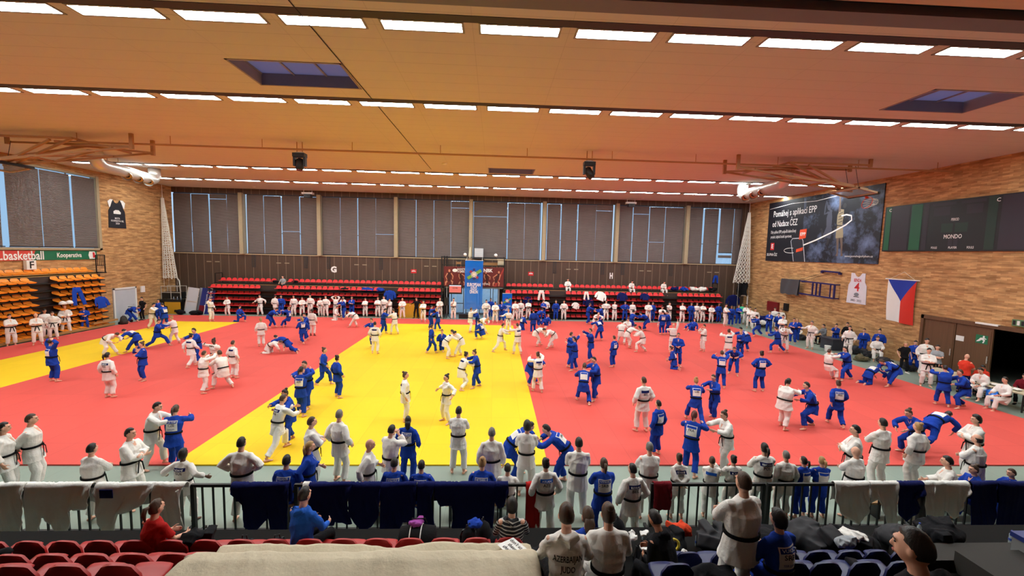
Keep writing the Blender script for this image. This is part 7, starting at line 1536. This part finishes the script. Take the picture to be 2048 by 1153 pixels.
garment('navy judo jacket with white lining spread on right far seats', (13.4, fr, 2.45), (-.7, 0, 0), MATS['gi_navy'], 'jacket', 1.0); garment('navy judo jacket hung on the lower seats, right far stand', (8.4, fr, 2.0), (-.1, 0, 0), MATS['gi_navy'], 'jacket', 1.1); garment('navy judo trousers hung low on the right far seats', (8.7, fr, 1.5), (-.1, .2, 0), MATS['gi_navy'], 'trousers', 1.0)
garment('navy judo jacket behind the dark-skinned white judoka, right far stand', (3.0, fr, 1.95), (-.1, 0, 0), MATS['gi_navy'], 'jacket', .9); garment('white judo jacket hung behind a blue judoka, right far stand', (4.6, fr, 1.55), (-.1, 0, 0), MATS['gi_white'], 'jacket', .9); garment('white judo jacket hung on far seats near gap', (7.4, fr, 1.5), (-.2, .4, 0), MATS['gi_white'], 'jacket', .8)
for i, (x, m, lab) in enumerate(((16.6, 'gi_navy', 'navy clothes heap right of the seated person, right far stand'), (17.5, 'gi_blue', 'blue clothes heap on right end of the far top row'), (18.5, 'gi_white', 'white clothes heap on the right end of far top row'), (19.2, 'gi_white', 'white clothes hanging at right end of the far top row'), (20.2, 'black_cloth', 'black clothes heap at the very end of the far top row'))): blob('judo_jacket', lab, 'clothing', (x, 37.0, 2.62), (.9, .6, .45), MATS[m], 60+i)
blob('judo_jacket', 'blue clothes heap on the left far seats', 'clothing', (-11.0, 36.25, 2.1), (1.3, .5, .45), MATS['gi_blue'], 70); blob('judo_jacket', 'second blue clothes heap on the left far seats', 'clothing', (-9.9, 36.25, 2.1), (.9, .5, .45), MATS['gi_blue'], 71); garment('blue judo jacket hung in the gap of left far stand', (-9.0, fr, 2.3), (-.05, 0, 0), MATS['gi_blue'], 'jacket', 1.2)
blob('jacket', 'black clothes heap on the left far seats', 'clothing', (-13.0, 36.25, 2.1), (.9, .5, .4), NB, 72); blob('jacket', 'black coat on the top row left of the grey t-shirt', 'clothing', (-19.3, 37.2, 2.62), (.6, .4, .3), NB, 73); blob('jacket', 'black coat on the top row right of the grey t-shirt', 'clothing', (-17.6, 37.2, 2.62), (.7, .4, .35), NB, 74)
garment('blue judo trousers hung on the brown panelling at far right', (20.9, YF-.12, 4.1), (0, 0, 0), MATS['gi_blue'], 'trousers', .85)
garment('blue judo trousers hung over the orange seats', (-27.0, 27.7, 2.9), (.1, 0, -PI/2), MATS['gi_blue'], 'trousers', 1.25); garment('blue judo jacket with white label hung at the end of orange stand', (-27.0, 29.25, 2.15), (.15, 0, -PI/2), MATS['gi_blue'], 'jacket', 1.15)
for i, y in enumerate((26.75, 27.15)):
    mb = MB(); mb.loft([(0, 0, 0), (0, 0, .05), (0, 0, .16), (0, 0, .22)], [.17, .19, .15, .05], 14); tag(mb.build('headgear', WHITE, None, True, (-26.95, y, 1.9)), ('left' if i == 0 else 'right')+' white rounded cap lying on the orange seats', 'headgear')
# far left corner: equipment rack, black table with yellow board, boards, bags, scooter
th = thing('equipment_rack', 'open metal rack with two black cases in far left corner', 'rack', (-27.6, 36.6, ZF))
for x in (-.8, .0, .8):
    for y in (-.35, .35): mb = MB(); mb.bar((x, y, 0), (x, y, 2.3), .04); mb.build('post', STEEL, th)
for z in (1.15, 1.75, 2.28): mb = MB(); mb.bar((-.8, -.35, z), (.8, -.35, z), .04); mb.bar((-.8, .35, z), (.8, .35, z), .04); mb.build('rail', STEEL, th)
for i, x in enumerate((-.4, .4)):
    mb = MB(); mb.box((-.36, -.3, 0), (.36, .3, .55)); mb.box((-.2, -.32, .3), (.2, -.3, .34)); tag(mb.build('flight_case', BLACK, None, False, (-27.6+x, 36.6, 1.19)), ('left' if i == 0 else 'right')+' black case on the metal rack in the far left corner', 'case')
mb = MB(); mb.box((-28.2, 35.9, ZF), (-26.5, 36.15, .95)); mb.box((-28.3, 35.8, .95), (-26.4, 36.2, 1.15)); tag(mb.build('equipment_table', BLACK), 'long black table in the far left corner', 'table')
mb = MB(); mb.box((-27.75, 35.7, ZF), (-26.5, 35.78, .95)); tag(mb.build('yellow_board', plain('panel_yellow', (206, 152, 30), .6)), 'yellow board leaning on the black table in far left corner', 'board')
for i, x in enumerate((-27.2, -26.9, -26.6)): bottle('small bottle on the black table, %s from the left' % ORD[i], (x, 36.0, 1.15), TXTW, 'bottles on the corner table')
blob('sports_bag', 'large black bag behind the yellow strip by the white door', 'bag', (-27.4, 34.6, ZF), (1.2, 1.0, .9), NB, 80); blob('sports_bag', 'black bag on the floor before the yellow board', 'bag', (-26.2, 35.3, ZF), (.8, .5, .5), NB, 81); blob('sports_bag', 'low black bag at foot of the white boards', 'bag', (-24.9, 35.2, ZF), (1.3, .6, .5), NB, 82)
def leaning(name, label, x, y, w, h, tilt, mat, rzv=0):
    th = thing(name, label, 'board', (x, y, ZF), rzv); R = rx(-tilt)@ry(.12); mb = MB(); mb.box((-w/2, -.03, 0), (w/2, .03, h), R); mb.build('panel', mat, th); return th, R
th, R = leaning('partition_board', 'white partition board leaning at left end of the far stand', -25.75, 35.75, .85, 2.25, .12, GREYP)
mb = MB(); mb.box((-.48, -.05, 1.05), (.48, -.03, 1.12), R); mb.box((-.48, -.05, 0), (-.43, -.03, 2.25), R); mb.box((.43, -.05, 0), (.48, -.03, 2.25), R); mb.build('frame', STEEL, th)
leaning('partition_board', 'second grey partition board leaning behind the white one', -25.1, 36.0, .6, 2.2, .12, plain('panel_grey', (150, 156, 166), .5))
th, R = leaning('advertising_board', 'dark blue advertising board leaning against the far stand', -24.55, 35.8, 1.1, 2.2, .14, plain('board_navy', (24, 40, 112), .5))
letters('lettering', 'modular', R@V(.25, -.035, 1.55), R@V(0, 0, -1), R@V(1, 0, 0), .42, TXTW, th, .01); letters('lettering', 'PVC sports floors', R@V(-.05, -.035, 1.4), R@V(0, 0, -1), R@V(1, 0, 0), .2, TXTW, th)
mb = MB(); mb.box((-.55, -.045, 0), (-.05, -.03, .7), R); mb.build('red_field', MATS['maroon_cloth'], th)
mb = MB(); mb.loft([R@V(.1*math.cos(a)-.15, -.05, .35+.42*math.sin(a)) for a in np.linspace(-1.3, 1.3, 10)], .03, 6); mb.build('white_curve', TXTW, th)
th = thing('kick_scooter', 'black kick scooter standing at end of the orange stand', 'scooter', (-26.9, 31.0, ZF))
mb = MB(); mb.bar((0, -.4, .12), (0, .4, .12), .14, .05); mb.build('deck', BLACK, th); mb = MB(); mb.bar((0, .4, .12), (0, .55, 1.15), .05); mb.build('stem', BLACK, th); mb = MB(); mb.bar((-.25, .55, 1.15), (.25, .55, 1.15), .04); mb.build('handlebar', BLACK, th)
for y in (-.5, .48): mb = MB(); mb.cyl((-.025, y, .11), (.025, y, .11), .11, 14); mb.build('wheel', BLACK, th)
backpack('dark backpack with pale side leaning on the kick scooter', (-26.6, 30.5, ZF), 1.0, plain('pack_dark', (44, 40, 36), .8), 1.3)
mb = MB(); mb.box((XL, 34.3, 1.9), (XL+.1, 34.65, 2.4)); tag(mb.build('switch_box', WHITE), 'white switch box on left brick wall beside the white door', 'box')
mb = MB(); mb.loft([(-28.3, YF-.1, 2.9), (-28.1, YF-.1, 2.6), (-28.0, YF-.1, 1.4), (-27.7, YF-.1, 1.2), (-25.5, YF-.1, 1.2)], .05, 8); tag(mb.build('wall_pipe', STEEL, None, True), 'grey pipe running down the far left corner', 'pipe')
for i, (x0, x1, lab) in enumerate(((-8.15, -6.6, 'yellow box standing at the left far seats'), (-6.5, -5.9, 'smaller yellow box beside the person in black'))):
    mb = MB(); mb.box((x0, 35.5, ZF), (x1, 35.95, 1.17)); tag(mb.build('yellow_box', plain('panel_yellow', (206, 152, 30), .6)), lab, 'box')
mb = MB(); mb.box((-3.0, 35.6, ZF), (-2.2, 36.1, .35)); tag(mb.build('dark_case', BLACK), 'low dark case in front of the glass doors', 'case')
# right side: goal frame, bags, cases, tables
th = thing('training_goal', 'white metal frame standing in the far right corner', 'goal', (22.9, 37.1, ZF))
for x in (-.5, .7): mb = MB(); mb.bar((x, 0, 0), (x, 0, 2.35), .07); mb.build('post', WHITE, th)
mb = MB(); mb.bar((-.5, 0, 2.35), (.7, 0, 2.35), .07); mb.build('crossbar', WHITE, th)
garment('blue judo jacket hung on the white frame, far right corner', (22.1, 36.8, 2.4), (0, 0, 0), MATS['gi_navy'], 'jacket', 1.5); garment('white judo jacket lying over bags in far right corner', (22.6, 35.0, 1.2), (-1.2, .3, 0), MATS['gi_white'], 'jacket', 1.1)
blob('judo_jacket', 'dark blue clothes pile along the far right wall', 'clothing', (22.9, 34.3, ZF), (1.4, 2.2, 1.15), MATS['gi_navy'], 90); blob('judo_jacket', 'white garment hanging off the clothes pile', 'clothing', (22.6, 33.25, .2), (.6, .8, .5), MATS['gi_white'], 91); garment('white judo jacket lying along the right wall', (22.7, 29.2, .62), (-1.35, .2, -1.2), MATS['gi_white'], 'jacket', 1.0)
for i, (x, y, s, lab) in enumerate(((22.4, 28.6, .5, 'dark bag under the right wall white jacket'), (22.8, 26.2, .55, 'dark bag beside the person in grey hoodie'), (22.6, 24.4, .6, 'dark bag behind tall bearded judoka'), (22.9, 23.6, .5, 'grey bag right of tall bearded judoka'), (22.2, 21.9, .45, 'black bag left of the seated white judoka'), (21.6, 22.7, .35, 'green brown bag on the floor by the right wall'), (22.5, 20.8, .45, 'pale bag beside the woman in black'))): blob('sports_bag', lab, 'bag', (x, y, ZF), (.9, .8, s), plain('bag_dark', (30, 30, 36), .8) if i != 5 else plain('bag_khaki', (88, 82, 56), .8), 95+i, 'bags along the right wall')
mb = MB(); mb.box((21.9, 25.2, ZF), (23.2, 26.2, .62)); mb.box((21.85, 25.15, .62), (23.25, 26.25, .7)); tag(mb.build('equipment_case', plain('case_dark', (52, 56, 66), .6)), 'large dark case on the floor by the right wall', 'case')
mb = MB(); mb.loft([(0, 0, 0), (0, 0, .35)], [.15, .18], 14); tag(mb.build('bucket', WHITE, None, False, (21.5, 25.1, ZF)), 'white bucket before the large dark case', 'bucket')
def trestle(x, y, lab, rzv):
    th = thing('folding_table', lab, 'table', (x, y, ZF), rzv); mb = MB(); mb.box((-.45, -.8, .72), (.45, .8, .76)); mb.build('tabletop', MATS['cream_cloth'], th)
    for sy in (-.7, .7):
        for sx in (-.38, .38): mb = MB(); mb.bar((sx, sy, 0), (sx, sy, .72), .04); mb.build('leg', BLACK, th)
        mb = MB(); mb.bar((-.38, sy, .1), (.38, sy, .1), .035); mb.build('stretcher', BLACK, th)
trestle(21.2, 17.8, 'folding table behind the man sitting sideways', .1); trestle(21.2, 15.6, 'folding table with papers at the right edge', .1)
blob('plastic_bag', 'bright blue plastic bag hanging at the table edge', 'bag', (20.75, 15.75, .1), (.3, .55, .66), plain('bag_blue', (30, 120, 226), .4), 110, None, 0, .1)
for i, (x, y) in enumerate(((21.2, 15.3), (21.0, 15.9))): blob('paper_pile', ('front' if i == 0 else 'rear')+' crumpled white papers on the right edge table', 'paper', (x, y, .725), (.4, .3, .1), WHITE, 112+i)
blob('sports_bag', 'dark bag under the folding tables', 'bag', (21.5, 17.1, ZF), (.7, .7, .4), NB, 114)
